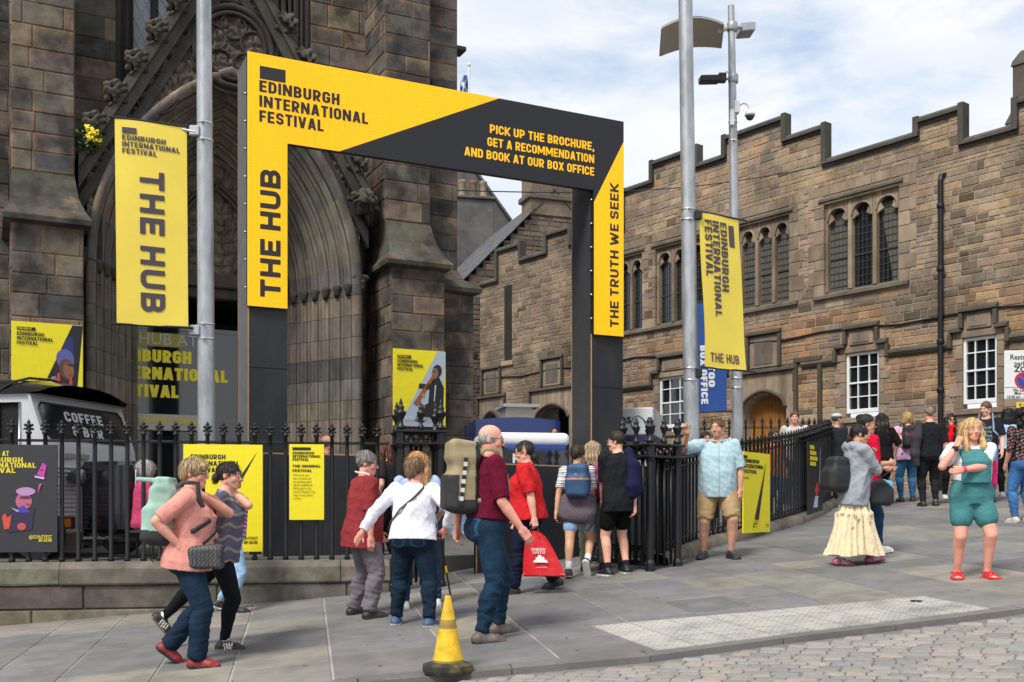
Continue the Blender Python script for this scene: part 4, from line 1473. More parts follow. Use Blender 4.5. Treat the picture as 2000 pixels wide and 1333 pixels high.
# cast-iron downpipe
mb = MB(HB)
mb.tube([(.0, -.11, .0), (.0, -.11, 6.72)], .055, 10, (.03, .028, .026))
mb.tube([(.0, -.11, 6.72), (.0, -.09, 6.82), (.04, .02, 6.86)], .05, 8, (.12, .12, .125))
for z in (1.4, 2.4, 3.4, 4.9, 6.2):
    mb.lathe([(.07, -.05), (.078, -.03), (.078, .03), (.07, .05)], (0, -.11, z), 10, (.028, .026, .025))
mb.build('downpipe', M['iron'], hall)

# ---------------------------------------------------------------- older houses between church and hall
rng = random.Random(5)
def wcol(r): return jit(r.choice([(.17, .13, .10), (.21, .16, .12), (.13, .11, .095), (.2, .14, .095), (.16, .14, .12), (.2, .15, .13)]), r, .16)
p0 = at(1063, 400, 37)
house = thing('stone_house', 'rubble-stone house with slated roof and gable chimney seen under the gateway beam', 'house', (p0.x, p0.y, gz(p0.x, p0.y)), R(20))
hz = house.location.z
mb = MB(hz)
apz = (990 - 372) / F * 37
ev = (990 - 520) / F * 37
GT = lambda x: apz - abs(x - .35) * 1.02
steps = [(x / 4, x / 4 + .25, GT(x / 4 + .125), 40) for x in range(-22, 26)]
backing(mb, (V(0, 0, 0), X3, -Y3), -4, 5, hz, apz + .5, [], (.25, .2, .16), [(a, b, z - .1, 60) for a, b, z, _ in steps])
ashlar(mb, (V(0, 0, 0), X3, -Y3), -4, 5, hz, apz + .5, (.12, .26), (.22, .6), wcol, rng, top=[(a, b, z - .1, 60) for a, b, z, _ in steps], out=.03)
mb.quad((-4, 9, hz), (-4, 0, hz), (-4, 0, GT(-4)), (-4, 9, GT(-4)), (.12, .1, .08))
mb.build('wall', M['hall'], house)
mb = MB(hz)
for sg in (-1, 1):
    e = 4.3
    for k in range(24):
        u0, u1 = k / 24, (k + 1) / 24
        za, zb = apz - e * 1.02 * u0, apz - e * 1.02 * u1
        for j in range(22):
            y0 = -.12 + j * .42
            mb.obox((.35 + sg * e * u0, y0, za + .03 + .012 * rng.random()), (sg * e * (u1 - u0) * 1.03, 0, (zb - za) * 1.03), (0, .405, 0), (0, 0, .03), jit((.085, .085, .092), rng, .25))
mb.build('roof', M['slate'], house)
mb = MB(hz)
mb.box(-.55, 1.15, -.08, .8, apz - .9, apz + 1.7, (.21, .16, .12), .03)
mb.box(-.65, 1.25, -.16, .88, apz - .35, apz - .15, (.15, .125, .1), .03)
mb.build('chimney', M['hall'], house)
p1 = at(930, 400, 46)
back = thing('rendered_house', 'tall grey harled gable house with clay chimney pots rising behind the church buttress', 'house', (p1.x, p1.y, gz(p1.x, p1.y)), R(12))
bz = back.location.z
zz = lambda py: (990 - py) / F * 46
mb = MB(bz)
mb.prism([(-3.5, 0, bz), (1.75, 0, bz), (1.75, 0, zz(445)), (-.1, 0, zz(335)), (-2.2, 0, zz(300)), (-3.5, 0, zz(300))], (0, 8, 0))
mb.build('wall', M['render'], back)
mb = MB(bz)
mb.obox((1.85, -.15, zz(450)), (-1.95, 0, zz(335) - zz(450)), (0, 8, 0), (.0, 0, .16), (.08, .08, .085))
mb.build('roof_verge', M['slate'], back)
mb = MB(bz)
mb.box(-1.5, .35, -2.2, -1.2, bz, zz(418), (.11, .10, .09), .03)
mb.box(-1.6, .45, -2.3, -1.1, zz(418), zz(413), (.08, .075, .07), .02)
cs = mb.build('chimney_stack', M['render'], back)
for x in (-.9, -.42, -.0):
    mb = MB(bz)
    c = (.33, .25, .17) if x != -.42 else (.2, .13, .09)
    mb.lathe([(.17, 0), (.165, .1), (.14, .14), (.135, .62), (.165, .68), (.165, .76), (.12, .78)], (x, -1.7, zz(413)), 10, c)
    mb.build('chimney_pot', M['hall'], cs)
# ---------------------------------------------------------------- the yellow and black screen gateway
rng = random.Random(31)
GO = V(-.2488 * 13.8, 13.8, 0)
GZ = -.62
# raised yard behind the railings
mb = MB()
YZ = -.625
mb.add([(-16, 12.0, YZ), (-1.75, 12.25, YZ), (-1.2, 13.2, YZ), (1.5, 15.6, YZ), (1.5, 20, gz(1.5, 20)), (-16, 20, YZ)], [(0, 1, 2, 3, 4, 5)], (.13, .128, .12))
mb.add([(-1.75, 12.25, YZ), (-1.2, 13.2, YZ), (1.5, 15.6, YZ), (-1.75, 12.25, -1.3), (-1.2, 13.2, -1.2), (1.5, 15.6, -.9)], [(0, 3, 4, 1), (1, 4, 5, 2)], (.12, .118, .11))
tag(mb.build('yard_paving', M['pave']), kind='structure')

M['paintply'] = mat('grey_painted_ply', vcol=True, rough=.55, vary=.2, vscale=5)
gate = thing('festival_gateway', 'tall yellow and black screen gateway lettered Edinburgh International Festival on black plywood legs', 'gateway', (GO.x, GO.y, GZ), CA)
LED = mat('led_screen', vcol=True, rough=.5, emit=.62, spec=.3)
def led_grid(m):
    t = m.node_tree
    b = t.nodes['Principled BSDF']
    tcn = t.nodes.new('ShaderNodeTexCoord')
    sx = t.nodes.new('ShaderNodeSeparateXYZ')
    t.links.new(tcn.outputs['Object'], sx.inputs[0])
    cm = t.nodes.new('ShaderNodeCombineXYZ')
    t.links.new(sx.outputs['X'], cm.inputs['X']); t.links.new(sx.outputs['Z'], cm.inputs['Y'])
    br = t.nodes.new('ShaderNodeTexBrick')
    br.offset = 0
    br.inputs['Scale'].default_value = 1
    br.inputs['Brick Width'].default_value = .042
    br.inputs['Row Height'].default_value = .042
    br.inputs['Mortar Size'].default_value = .004
    br.inputs['Mortar Smooth'].default_value = .9
    br.inputs['Color1'].default_value = (1, 1, 1, 1); br.inputs['Color2'].default_value = (.94, .94, .94, 1); br.inputs['Mortar'].default_value = (.74, .74, .74, 1)
    t.links.new(cm.outputs[0], br.inputs['Vector'])
    a = [n for n in t.nodes if n.type == 'ATTRIBUTE'][0]
    mm = t.nodes.new('ShaderNodeVectorMath'); mm.operation = 'MULTIPLY'
    t.links.new(a.outputs['Color'], mm.inputs[0]); t.links.new(br.outputs['Color'], mm.inputs[1])
    for k in ('Base Color', 'Emission Color'):
        t.links.new(mm.outputs[0], b.inputs[k])
led_grid(LED)
LY, LK = (.72, .365, .004), (.013, .013, .0155)
for (s0, s1, za) in ((.02, .54, 5.9), (5.19, 5.76, 5.62)):
    mb = MB(GZ)
    mb.box(s0, s1, .06, .64, GZ - .35 if s0 > 1 else GZ, za)
    lg = mb.build('leg', M['ply'], gate)
    mb = MB(GZ); mb.box(s0 - .004, s0 - .001, .07, .63, GZ, za - .01, (.14, .143, .155) if s0 < 1 else (.04, .041, .046)); mb.build('side_panel', M['paintply'], lg)
    mb = MB(GZ)
    mb.box(s0 - .004, s0 + .014, .05, .062, GZ, 2.62)
    mb.box(s0 - .006, s0 + .01, .636, .648, GZ, za - .02)
    mb.build('ply_edge', M['plyedge'], lg)
    mb = MB(GZ)
    for z_ in (.6, 1.82):
        mb.box(s0 + .02, s1 - .01, .055, .062, z_, z_ + .006)
    mb.build('sheet_joint', M['dark'], lg)
mb = MB(GZ)
mb.box(.56, 5.74, .056, .15, 4.81, 5.89)
mb.build('beam', M['ply'], gate)
mb = MB(GZ)
mb.box(0, .535, .004, .055, 2.61, 4.79); mb.box(5.2, 5.74, .004, .055, 2.61, 4.79); mb.box(0, 5.74, .004, .055, 4.79, 5.91)
cabn = mb.build('screen_cabinet', M['black'], gate)
mb = MB(GZ)
P = lambda s, z, n=0: V(s, n, z)
for pts, c in (([(0, 2.61), (.525, 2.61), (.525, 4.79), (0, 4.79)], LY), ([(0, 4.79), (1.23, 4.79), (3.62, 5.91), (0, 5.91)], LY),
               ([(1.23, 4.79), (5.21, 4.79), (5.305, 4.79), (5.735, 5.60), (5.735, 5.91), (3.62, 5.91)], LK),
               ([(5.21, 4.61), (5.305, 4.79), (5.21, 4.79)], LK),
               ([(5.21, 2.61), (5.735, 2.61), (5.735, 5.60), (5.21, 4.61)], LY)):
    mb.poly([P(*p) for p in pts], c)
mb.build('screen', LED, gate)
mb = MB(GZ)
n_ = -.004
K_ = (.018, .016, .016)
mb.poly([P(.16, 5.58, n_), P(.50, 5.58, n_), P(.50, 5.75, n_), P(.16, 5.75, n_)], K_)
for s_, z_, w_ in (('EDINBURGH', 5.41, 1.08), ('INTERNATIONAL', 5.215, 1.48), ('FESTIVAL', 5.02, .86)):
    text(mb, s_, P(.155, z_, n_), X3, Z3, .152, t=.205, gap=.10, col=K_, maxw=w_)
text(mb, 'THE HUB', P(.435, 2.74, n_), Z3, -X3, .27, t=.23, gap=.14, col=K_, maxw=1.67, wf=1.45)
text(mb, 'THE TRUTH WE SEEK', P(5.645, 2.74, n_), Z3, -X3, .155, t=.21, gap=.13, col=K_, maxw=2.2, wf=1.25)
for s_, z_, w_ in (('PICK UP THE BROCHURE,', 5.385, 1.74), ('GET A RECOMMENDATION', 5.195, 1.78), ('AND BOOK AT OUR BOX OFFICE', 5.005, 2.14)):
    text(mb, s_, P(5.21 - w_, z_, n_), X3, Z3, .125, t=.18, gap=.10, col=LY, maxw=w_)
mb.build('lettering', LED, gate)
bolt = None
for s_ in (-.004, 5.196):
    for k in range(8):
        z_ = 2.85 + k * .36
        if s_ > 1 and z_ > 4.7: continue
        if bolt is None:
            mb = MB(); mb.lathe([(.018, -.012), (.022, 0), (.018, .012)], (0, 0, 0), 6)
            bolt = mb.build('bolt', M['steel'], gate)
            o = bolt
        else:
            o = bolt.copy(); COL.objects.link(o); o.parent = gate
        o.location = (s_ - .012, .035, z_ - GZ)

# black plywood hoardings with raw top edges
def hoarding(a, b, zt, label, zb=None, panels=2):
    a, b = Vector(a), Vector(b)
    zb0 = min(gz(a.x, a.y), gz(b.x, b.y)) - .02 if zb is None else zb
    d = (b - a); L_ = math.hypot(d.x, d.y)
    o = thing('plywood_hoarding', label, 'hoarding', (a.x, a.y, zb0), math.atan2(d.y, d.x), 'black plywood hoardings round the gateway feet')
    for i in range(panels):
        mb = MB(zb0)
        mb.box(L_ * i / panels + .003, L_ * (i + 1) / panels - .003, 0, .05, zb0, zt)
        mb.build('panel', M['ply'], o)
        mb = MB(zb0)
        mb.box(L_ * i / panels + .003, L_ * (i + 1) / panels - .003, -.001, .051, zt, zt + .018)
        mb.build('raw_edge', M['plyedge'], o)
    mb = MB(zb0)
    mb.box(-.006, .012, -.004, -.001, zb0, zt)
    mb.build('corner_edge', M['plyedge'], o)
    return o
q0, q1 = at(512, 1000, 13.3), at(742, 1000, 13.9)
hoarding(q0, q1, .66, 'black plywood hoarding with raw top edge behind the left railing and narrow yellow panel', zb=YZ)
q0, q1 = at(930, 1000, 13.2), at(1142, 1000, 14.4)
hoarding(q0, q1, .53, 'long black plywood hoarding behind the woman in red and the girl with blue rucksack', zb=-1.1)
q0, q1 = at(1272, 1000, 13.45), at(1372, 1000, 14.7)
hoarding(q0, q1, .60, 'black plywood hoarding inside the railing behind the man in pale blue shirt', zb=-.9)
q0, q1 = at(1140, 1000, 14.4), at(1262, 1000, 13.6)
hoarding(q0, q1, .50, 'black plywood hoarding with bare vertical edge behind the young man in black shorts', zb=-1.0)

# ---------------------------------------------------------------- low wall with coping and cast-iron railings on the left
w0, w1 = gp(-420, 1262), gp(762, 1158)
wd = (w1 - w0); wd.z = 0
WL = wd.length
wa = math.atan2(wd.y, wd.x)
wz = gz(w0.x, w0.y) - .1
wall = thing('low_stone_wall', 'low grey sandstone wall with rounded coping blocks under the left railing', 'wall', (w0.x, w0.y, wz), wa)
WT = -.605
x = 0
mb = MB(wz)
r2 = random.Random(4)
while x < WL:
    l = min(r2.uniform(1.1, 1.9), WL - x)
    c = jit((.185, .165, .135), r2, .15)
    zb_ = WT - .245
    y0 = r2.uniform(-.008, .008)
    rows = []
    for (yy, z_) in ((.40, zb_), (.40, WT - .03), (.36, WT), (.08, WT), (.03, WT - .02), (y0 - .012, WT - .07), (y0 - .02, zb_ + .02), (y0 - .01, zb_), (.40, zb_)):
        rows.append([(x + .004 + (l - .008) * k / 6, yy + r2.uniform(-.003, .003), z_ + r2.uniform(-.003, .003)) for k in range(7)])
    mb.grid(rows, [jit(c, r2, .12) for _ in range(63)], False)
    for xx in (x + .004, x + l - .004):
        mb.poly([(xx, r[0][1], r[0][2]) for r in rows[:8]], c)
    x += l
mb.build('coping', M['wallstone'], wall)
mb = MB(wz)
backing(mb, (V(0, .03, 0), X3, -Y3), 0, WL, -1.7, WT - .24, [], (.06, .055, .05))
ashlar(mb, (V(0, .03, 0), X3, -Y3), 0, WL, -1.75, WT - .245, (.30, .33), (.75, 1.5), lambda r: jit(r.choice([(.16, .13, .10), (.12, .105, .09), (.18, .135, .095), (.135, .12, .105)]), r, .18), r2, out=.022, joint=.006, inset=.06)
mb.quad((WL, .03, -1.6), (WL, .42, -1.6), (WL, .42, WT - .2), (WL, .03, WT - .2), (.12, .11, .095))
mb.build('base_course', M['wallstone'], wall)

def baluster_mb(h, r=.021, fin=1.0):
    """a railing bar with its foliate finial, foot at the origin"""
    mb = MB()
    f = fin
    mb.lathe([(r * 1.5, 0), (r * 1.5, .03), (r, .06), (r * 1.05, h - .30), (r * .95, h - .15), (r * 1.5, h - .145), (r * 1.5, h - .125), (r * .9, h - .12), (r * 1.0, h - .10)], (0, 0, 0), 8)
    z = h - .10
    mb.ball((0, 0, z + .035), (.030 * f, .030 * f, .032), 8)
    for k in range(4):
        a = k * math.pi / 2 + .4
        cx, cy = math.cos(a), math.sin(a)
        mb.tube([(cx * .012, cy * .012, z - .0), (cx * .042 * f, cy * .042 * f, z + .008), (cx * .053 * f, cy * .053 * f, z - .006)], [.014, .013, .007], 6)
        mb.ball((cx * .034 * f, cy * .034 * f, z + .048), .017 * f, 6)
    mb.ball((0, 0, z + .078), (.021 * f, .021 * f, .02), 6)
    mb.ball((0, 0, z + .10), (.009, .009, .012), 6)
    return mb
BARH = 1.55
rail = thing('iron_railing', 'straight black iron railing with leafy finials before the coffee van', 'railing', (w0.x, w0.y, WT), wa)
mb = MB()
mb.box(0, WL, .19, .215, BARH - .235, BARH - .205, bev=.006)
mb.build('rail', M['iron'], rail)
bar0 = baluster_mb(BARH, .023).build('baluster', M['iron'], rail)
bar0.location = (.10, .2, 0)
nb = int(WL / .172)
for i in range(1, nb):
    if i * .172 + .1 < WL - .02:
        o = bar0.copy(); COL.objects.link(o); o.parent = rail; o.location = (.10 + i * .172, .2, 0)

# cast-iron cage piers at the gate
def urn(mb, c, z, s=1.0, up=.32):
    mb.lathe([(.035 * s, 0), (.05 * s, .01), (.05 * s, .04), (.028 * s, .06), (.026 * s, .11), (.045 * s, .15), (.062 * s, .185), (.066 * s, .20), (.04 * s, .215), (.034 * s, .235), (.042 * s, .25), (.03 * s, .275), (.018 * s, .285), (.024 * s, .30), (.012 * s, up), (.003, up + .02)], (c[0], c[1], z), 10)
def pier(loc, rz, z0, zp, zu, w, label, short=()):
    o = thing('gate_pier', label, 'gate pier', (loc.x, loc.y, z0), rz, 'cast-iron cage piers of the gateway')
    H_ = zp - z0
    for i, (a, b) in enumerate(((0, 0), (w, 0), (w, w), (0, w))):
        mb = MB()
        mb.lathe([(.06, 0), (.06, .12), (.045, .16), (.042, H_ - .2), (.055, H_ - .17), (.055, H_)], (a, b, 0), 8, smooth=False)
        mb.build('post', M['iron'], o)
        mb = MB()
        urn(mb, (a, b), H_ + .02, 1.0, zu - zp)
        mb.build('urn_finial', M['iron'], o)
    for z_ in (H_ - .14, H_):
        mb = MB()
        mb.box(-.07, w + .07, -.07, w + .07, z_ - .012, z_ + .018, bev=.008)
        mb.build('plate', M['iron'], o)
    mb = MB()
    for (a, b) in ((w / 2, 0), (w, w / 2), (w / 2, w), (0, w / 2), (w * .25, 0), (w * .75, 0), (0, w * .25), (0, w * .75)):
        mb.lathe([(.018, .1), (.018, H_ - .15)], (a, b, 0), 6)
    for zc in (H_ - .07,):
        for i in range(4):
            for e in range(4):
                t = (e + .5) / 4 * w
                c = [(t, 0), (w, t), (t, w), (0, t)][i]
                ax = X3 if i % 2 == 0 else Y3
                mb.tube([V(c[0], c[1], zc) + ax * (.04 * math.cos(q)) + Z3 * (.045 * math.sin(q)) for q in [k * math.pi / 6 for k in range(13)]], .011, 5)
    mb.build('lattice', M['iron'], o)
    for (a, b) in ((w / 2, 0), (0, w / 2)):
        mb = MB()
        urn(mb, (a, b), H_ + .02, .75, (zu - zp) * .72)
        mb.build('small_finial', M['iron'], o)
    return o
pl = gp(786, 1150)
pier(at(783, 1000, 12.15), R(12), -1.0, .86, 1.20, .46, 'black cast-iron cage pier with urn finials under the didgeridoo poster')
pier(gp(1270, 1117), R(38), gp(1270, 1117).z - .02, .72, .97, .46, 'black cast-iron cage pier the man in pale blue shirt leans a hand on')
# short level pedestal stones under the right-hand pier and railing
# open gate leaf
g0, g1 = gp(1262, 1116), gp(1136, 1100)
gd = g1 - g0; gd.z = 0
gl = thing('iron_gate', 'open black iron gate leaf with ringed bottom panel behind the young man', 'gate', (g0.x, g0.y, gz(g0.x, g0.y)), math.atan2(gd.y, gd.x))
Lg = gd.length
for z_, h_ in ((.06, .04), (.27, .03), (1.02, .035), (1.2, .03)):
    mb = MB(); mb.box(0, Lg, -.015, .015, z_, z_ + h_, bev=.005); mb.build('rail', M['iron'], gl)
gb = None
for i in range(int(Lg / .13)):
    if gb is None:
        gb = baluster_mb(1.38, .015, .8).build('baluster', M['iron'], gl); o = gb
    else:
        o = gb.copy(); COL.objects.link(o); o.parent = gl
    o.location = (.08 + i * .13, 0, .08)
mb = MB()
for i in range(int(Lg / .13)):
    c = .145 + i * .13
    mb.tube([(c + .05 * math.cos(q), 0, .18 + .075 * math.sin(q)) for q in [k * math.pi / 7 for k in range(15)]], .013, 6)
mb.build('ring_panel', M['iron'], gl)

# curved railing on a kerb to the right of the gate
CP = [(gp(a_, b_), at(a_, c_, gp(a_, b_).y)) for a_, b_, c_ in ((1284, 1108, 886), (1366, 1074, 872), (1450, 1053, 857), (1540, 1028, 843), (1588, 1010, 831), (1612, 996, 823))]
for px, py, d in ((1622, 821, 19.8), (1612, 819, 20.9), (1580, 817, 21.6), (1530, 816, 22.0), (1460, 816, 22.2), (1380, 818, 22.3), (1320, 819, 22.4)):
    t = at(px, py, d); CP.append((V(t.x, t.y, gz(t.x, t.y)), t))
def cr(p0, p1, p2, p3, u):
    return .5 * ((2 * p1) + (p2 - p0) * u + (2 * p0 - 5 * p1 + 4 * p2 - p3) * u * u + (3 * p1 - p0 - 3 * p2 + p3) * u ** 3)
path = []
for i in range(len(CP) - 1):
    a = CP[max(i - 1, 0)]; b, c = CP[i], CP[i + 1]; d = CP[min(i + 2, len(CP) - 1)]
    for k in range(12):
        u = k / 12
        path.append((cr(a[0], b[0], c[0], d[0], u), cr(a[1], b[1], c[1], d[1], u)))
dist = [0]
for a, b in zip(path, path[1:]):
    e = b[0] - a[0]; dist.append(dist[-1] + math.hypot(e.x, e.y))
def along(s):
    for i in range(len(path) - 1):
        if dist[i + 1] >= s:
            u = (s - dist[i]) / (dist[i + 1] - dist[i] + 1e-9)
            return path[i][0].lerp(path[i + 1][0], u), path[i][1].lerp(path[i + 1][1], u)
    return path[-1]
p0 = path[0][0]
crail = thing('iron_railing', 'curved black iron railing on a stone kerb behind the yellow Book Now poster', 'railing', tuple(p0))
ckerb = thing('stone_kerb_wall', 'rounded low stone kerb curving under the right-hand railing', 'kerb wall', tuple(p0))
mb = MB(); mb2 = MB()
rows = []
kc = []
inn_ = []
for i in range(0, len(path) - 1, 1):
    p = path[i][0]; e = path[i + 1][0] - path[max(i - 1, 0)][0]; nrm = V(e.y, -e.x, 0).normalized()
    kz = gz(p.x, p.y)
    q = p - nrm * .02
    rows.append([tuple(V(v.x, v.y, kz + h) - p0) for v, h in ((q + nrm * .16, -.15), (q + nrm * .16, .03), (q + nrm * .15, .10), (q + nrm * .10, .145), (q + nrm * .02, .155), (q - nrm * .16, .155), (q - nrm * .17, -.15))])
    kc += [jit((.20, .175, .14), rng, .12)] * 7
mb.grid(rows, kc, True)
mb.build('kerb_stones', M['wallstone'], ckerb)
S_ = .12
bc = {}
while S_ < dist[-1] - .05:
    b_, t_ = along(S_)
    foot = gz(b_.x, b_.y) + .15
    hh = round(t_.z - foot, 2)
    if 'm' not in bc:
        bc['m'] = baluster_mb(1.4, .019, .85).build('baluster', M['iron'], crail); o = bc['m']
    else:
        o = bc['m'].copy(); COL.objects.link(o); o.parent = crail
    o.location = V(b_.x, b_.y, foot) - p0
    o.scale = (1, 1, hh / 1.4)
    S_ += .135 if S_ < 7 else .17
for off in (-.21,):
    mb = MB()
    mb.tube([path[i][1] + V(0, 0, off) - p0 for i in range(len(path))], .017, 6)
    mb.build('rail', M['iron'], crail)
mb = MB()
mb.tube([V(p[0].x, p[0].y, gz(p[0].x, p[0].y) + .24) - p0 for p in path], .012, 6)
mb.build('bottom_rail', M['iron'], crail)

# ---------------------------------------------------------------- poles, banners, cameras
def pole(name, label, pxb, pxt, yt, d, r0, r1, cat='lamp post', bands=()):
    b = at(pxb, 990, d); b.z = max(gz(b.x, b.y), YZ if b.x < -1.6 else -9)
    t = at(pxt, yt, d)
    o = thing(name, label, cat, tuple(b), 0, 'galvanised steel posts')
    mb = MB()
    D_ = t - b
    mb.tube([V(0, 0, 0), D_ * .5, D_], [r0, (r0 + r1) / 2, r1], 20)
    mb.tube([V(0, 0, 0), D_ * .012], [r0 * 1.6, r0 * 1.5], 20)
    mb.build('shaft', M['galv'], o)
    for z_ in bands:
        u = (z_ - b.z) / D_.z
        mb = MB()
        rr = r0 + (r1 - r0) * u
        mb.lathe([(rr + .002, -.012), (rr + .007, -.008), (rr + .007, .008), (rr + .002, .012)], tuple(D_ * u), 20)
        mb.box(D_.x * u - .02, D_.x * u + .02, -rr - .03, -rr, D_.z * u - .014, D_.z * u + .014)
        mb.build('clamp_band', M['steel'], o)
    return o, b, t
pA, bA, tA = pole('lamp_post', 'thick galvanised steel post carrying the left yellow banner', 405, 396, -330, 12.45, .105, .078, bands=(4.48, 4.28, 2.13, 1.96))
pB, bB, tB = pole('lamp_post', 'thick galvanised steel post carrying the right yellow banner above the man in blue shirt', 1354, 1334, -330, 14.35, .108, .09, bands=(4.0, 3.86, 1.86, 1.7))
pC, bC, tC = pole('lamp_post', 'thinner galvanised steel mast with curved reflector and security cameras', 1443, 1428, 12, 16.6, .105, .052, bands=(6.0, 5.7, 2.0, 1.85))
# parts on the mast
mb = MB()
cz = (990 - 52) / F * 16.6 - bC.z
pt = lambda px, py, d=16.6: at(px, py, d) - bC
rows = []
for i in range(9):
    u = i / 8
    tp = pt(1413 - 120 * u, 57 - 24 * math.sin(math.pi * (.12 + .8 * u)) + 4 * u, 15.75)
    bt = pt(1408 - 119 * u, 98 - 15 * math.sin(math.pi * (.1 + .75 * u)) + 18 * u, 16.45)
    rows.append([tp, bt])
mb.grid(rows, (1, 1, 1)); mb.grid([[b_ + V(0, .0, .025) for b_ in r][::-1] for r in rows])
for r in (rows[0], rows[-1]):
    mb.tube(r, .014, 6)
mb.tube([r[0] for r in rows], .014, 6); mb.tube([r[1] for r in rows], .014, 6)
mb.tube([pt(1418, 56), pt(1405, 60, 15.9)], .04, 8)
mb.build('reflector', mat('reflector_panel', (.42, .38, .33), rough=.55), pC)
mb = MB()
mb.obox(pt(1447, 61), (.24, .03, .03), (-.02, .3, 0), (0, 0, .14), bev=.015)
mb.tube([pt(1430, 55), pt(1449, 53)], .032, 8)
mb.lathe([(.075, -.07), (.085, -.05), (.085, .05), (.075, .07)], tuple(pt(1430, 53)), 14)
mb.build('floodlight', M['galv'], pC)
mb = MB()
mb.box(-.035, .035, -.1, -.05, 0, .25, bev=.012)
o = mb.build('antenna', M['white'], pC); o.location = pt(1428, 249)
cf = thing('cctv_camera', 'black box security camera on an arm left of the slim mast', 'camera', tuple(at(1432, 155, 16.6)), R(6))
mb = MB(); mb.obox((-.54, -.08, -.09), (.32, 0, .02), (0, .16, 0), (0, 0, .11), bev=.02); mb.box(-.24, -.12, -.05, .05, -.06, .08, bev=.01); mb.build('housing', M['black'], cf)
mb = MB(); mb.tube([(-.16, 0, 0), (0, 0, 0)], .02, 8); mb.lathe([(.075, -.06), (.08, -.05), (.08, .06), (.075, .07)], (0, 0, 0), 12)
mb.tube([(-.2, 0, .05), (-.12, -.06, .09), (-.05, -.05, .0), (-.02, -.04, -.06)], .009, 6); mb.build('bracket', M['galv'], cf)
dc = thing('cctv_camera', 'white dome security camera on a swan-neck arm right of the slim mast', 'camera', tuple(at(1441, 210, 16.6)))
mb = MB(); mb.box(-.07, .02, -.06, .06, -.1, .09, bev=.01); mb.tube([(0, 0, .02), (.08, 0, .07), (.14, 0, .06), (.185, 0, .0), (.19, 0, -.05)], .022, 8); mb.lathe([(.03, -.04), (.065, -.06), (.08, -.10), (.082, -.135)], (.19, 0, 0), 14); mb.build('arm', M['white'], dc)
mb = MB(); mb.ball((.19, 0, -.135), (.068, .068, .072), 12); mb.build('dome', M['glass'], dc)

YB = mat('yellow_banner_cloth', (.82, .64, .085), rough=.75, vary=.06, vscale=2, bump=.12, bscale=5)
BB = mat('blue_banner_cloth', (.02, .085, .34), rough=.7, vary=.08, vscale=3)
def banner(name, label, TL, TR, BL, BR, cloth, group=None, sag=.03, arm=.12, side=1):
    TL, TR, BL, BR = map(Vector, (TL, TR, BL, BR))
    o = thing(name, label, 'banner', tuple(BL if side > 0 else BR), 0, group)
    org = BL if side > 0 else BR
    U_, W_ = (TL - BL), (TR - TL)
    nrm = W_.cross(U_).normalized()
    if nrm.y > 0: nrm = -nrm
    def P(u, v):          # u right, v up; gently billowed
        p = (BL * (1 - u) + BR * u) * (1 - v) + (TL * (1 - u) + TR * u) * v
        return p + nrm * (sag * math.sin(math.pi * v) * math.cos(u * 3.0) + .012 * math.sin(v * 7 + u * 4)) - org
    mb = MB()
    N = 22
    rows = [[P(i / 8, j / N) for i in range(9)] for j in range(N + 1)]
    mb.grid(rows); mb.grid([[p - nrm * .006 for p in r][::-1] for r in rows])
    mb.build('cloth', cloth, o)
    for v in (0, 1):
        mb = MB()
        a, b = P(0, v), P(1, v)
        e = (b - a).normalized()
        mb.tube([a - e * (.30 if side < 0 and 0 else .06) , b + e * arm], .014, 8)
        mb.build('spar', M['black'], o)
    return o, P, nrm
def onb(mb, P, nrm, pts, col):
    mb.poly([P(u, v) + nrm * .008 for u, v in pts], col)
class BT(MB):
    """lettering laid on a billowed cloth: u, v are cloth fractions"""
    def lay(s, P, nrm, w, h):
        s.v = [tuple(P(x / w, y / h) + nrm * .007) for x, y, _ in s.v]
PU = (.062, .045, .062)
o, P_, nr_ = banner('hanging_banner', 'yellow banner with large purple THE HUB running down it, hung from the left post', at(224, 230, 12.05), at(365, 247, 12.35), at(228, 633, 11.95), at(368, 640, 12.3), YB, 'yellow festival banners', arm=.05)
w_, h_ = .83, 2.30
bt = BT()
bt.poly([(.08, 2.13, 0), (.245, 2.13, 0), (.245, 2.20, 0), (.08, 2.20, 0)], PU)
for s_, y_, wd_ in (('EDINBURGH', 2.055, .50), ('INTERNATIONAL', 1.98, .665), ('FESTIVAL', 1.905, .395)):
    text(bt, s_, (.08, y_, 0), X3, Y3, .06, t=.19, gap=.11, col=PU, maxw=wd_)
text(bt, 'THE HUB', (.275, 1.73, 0), -Y3, X3, .285, t=.22, gap=.20, col=PU, maxw=1.58, wf=1.45)
bt.lay(P_, nr_, w_, h_); bt.build('lettering', M['col'], o)
for v in (2.33, 4.38):
    mb = MB(); q = at(375, 990, 12.4); mb.box(q.x - .02 - o.location.x, q.x + .1 - o.location.x, q.y - .06 - o.location.y, q.y + .02 - o.location.y, v - .07 - o.location.z - (.27 if v < 3 else 0), v + .05 - o.location.z - (.27 if v < 3 else 0), bev=.012)
    mb.tube([(q.x - .1 - o.location.x, q.y - .05 - o.location.y, v - o.location.z - (.27 if v < 3 else 0)), (q.x + .05 - o.location.x, q.y - .05 - o.location.y, v - .03 - o.location.z - (.27 if v < 3 else 0))], .016, 8)
    mb.build('bracket', M['galv'], o)
o, P_, nr_ = banner('hanging_banner', 'slim yellow banner with sideways title and THE HUB at its foot', at(1365, 413, 14.3), at(1443, 428, 14.75), at(1377, 718, 14.2), at(1459, 725, 14.65), YB, 'yellow festival banners', sag=.02, arm=.18)
w_, h_ = .70, 2.12
bt = BT()
bt.poly([(.50, 1.70, 0), (.60, 1.70, 0), (.60, 2.0, 0), (.50, 2.0, 0)], PU)
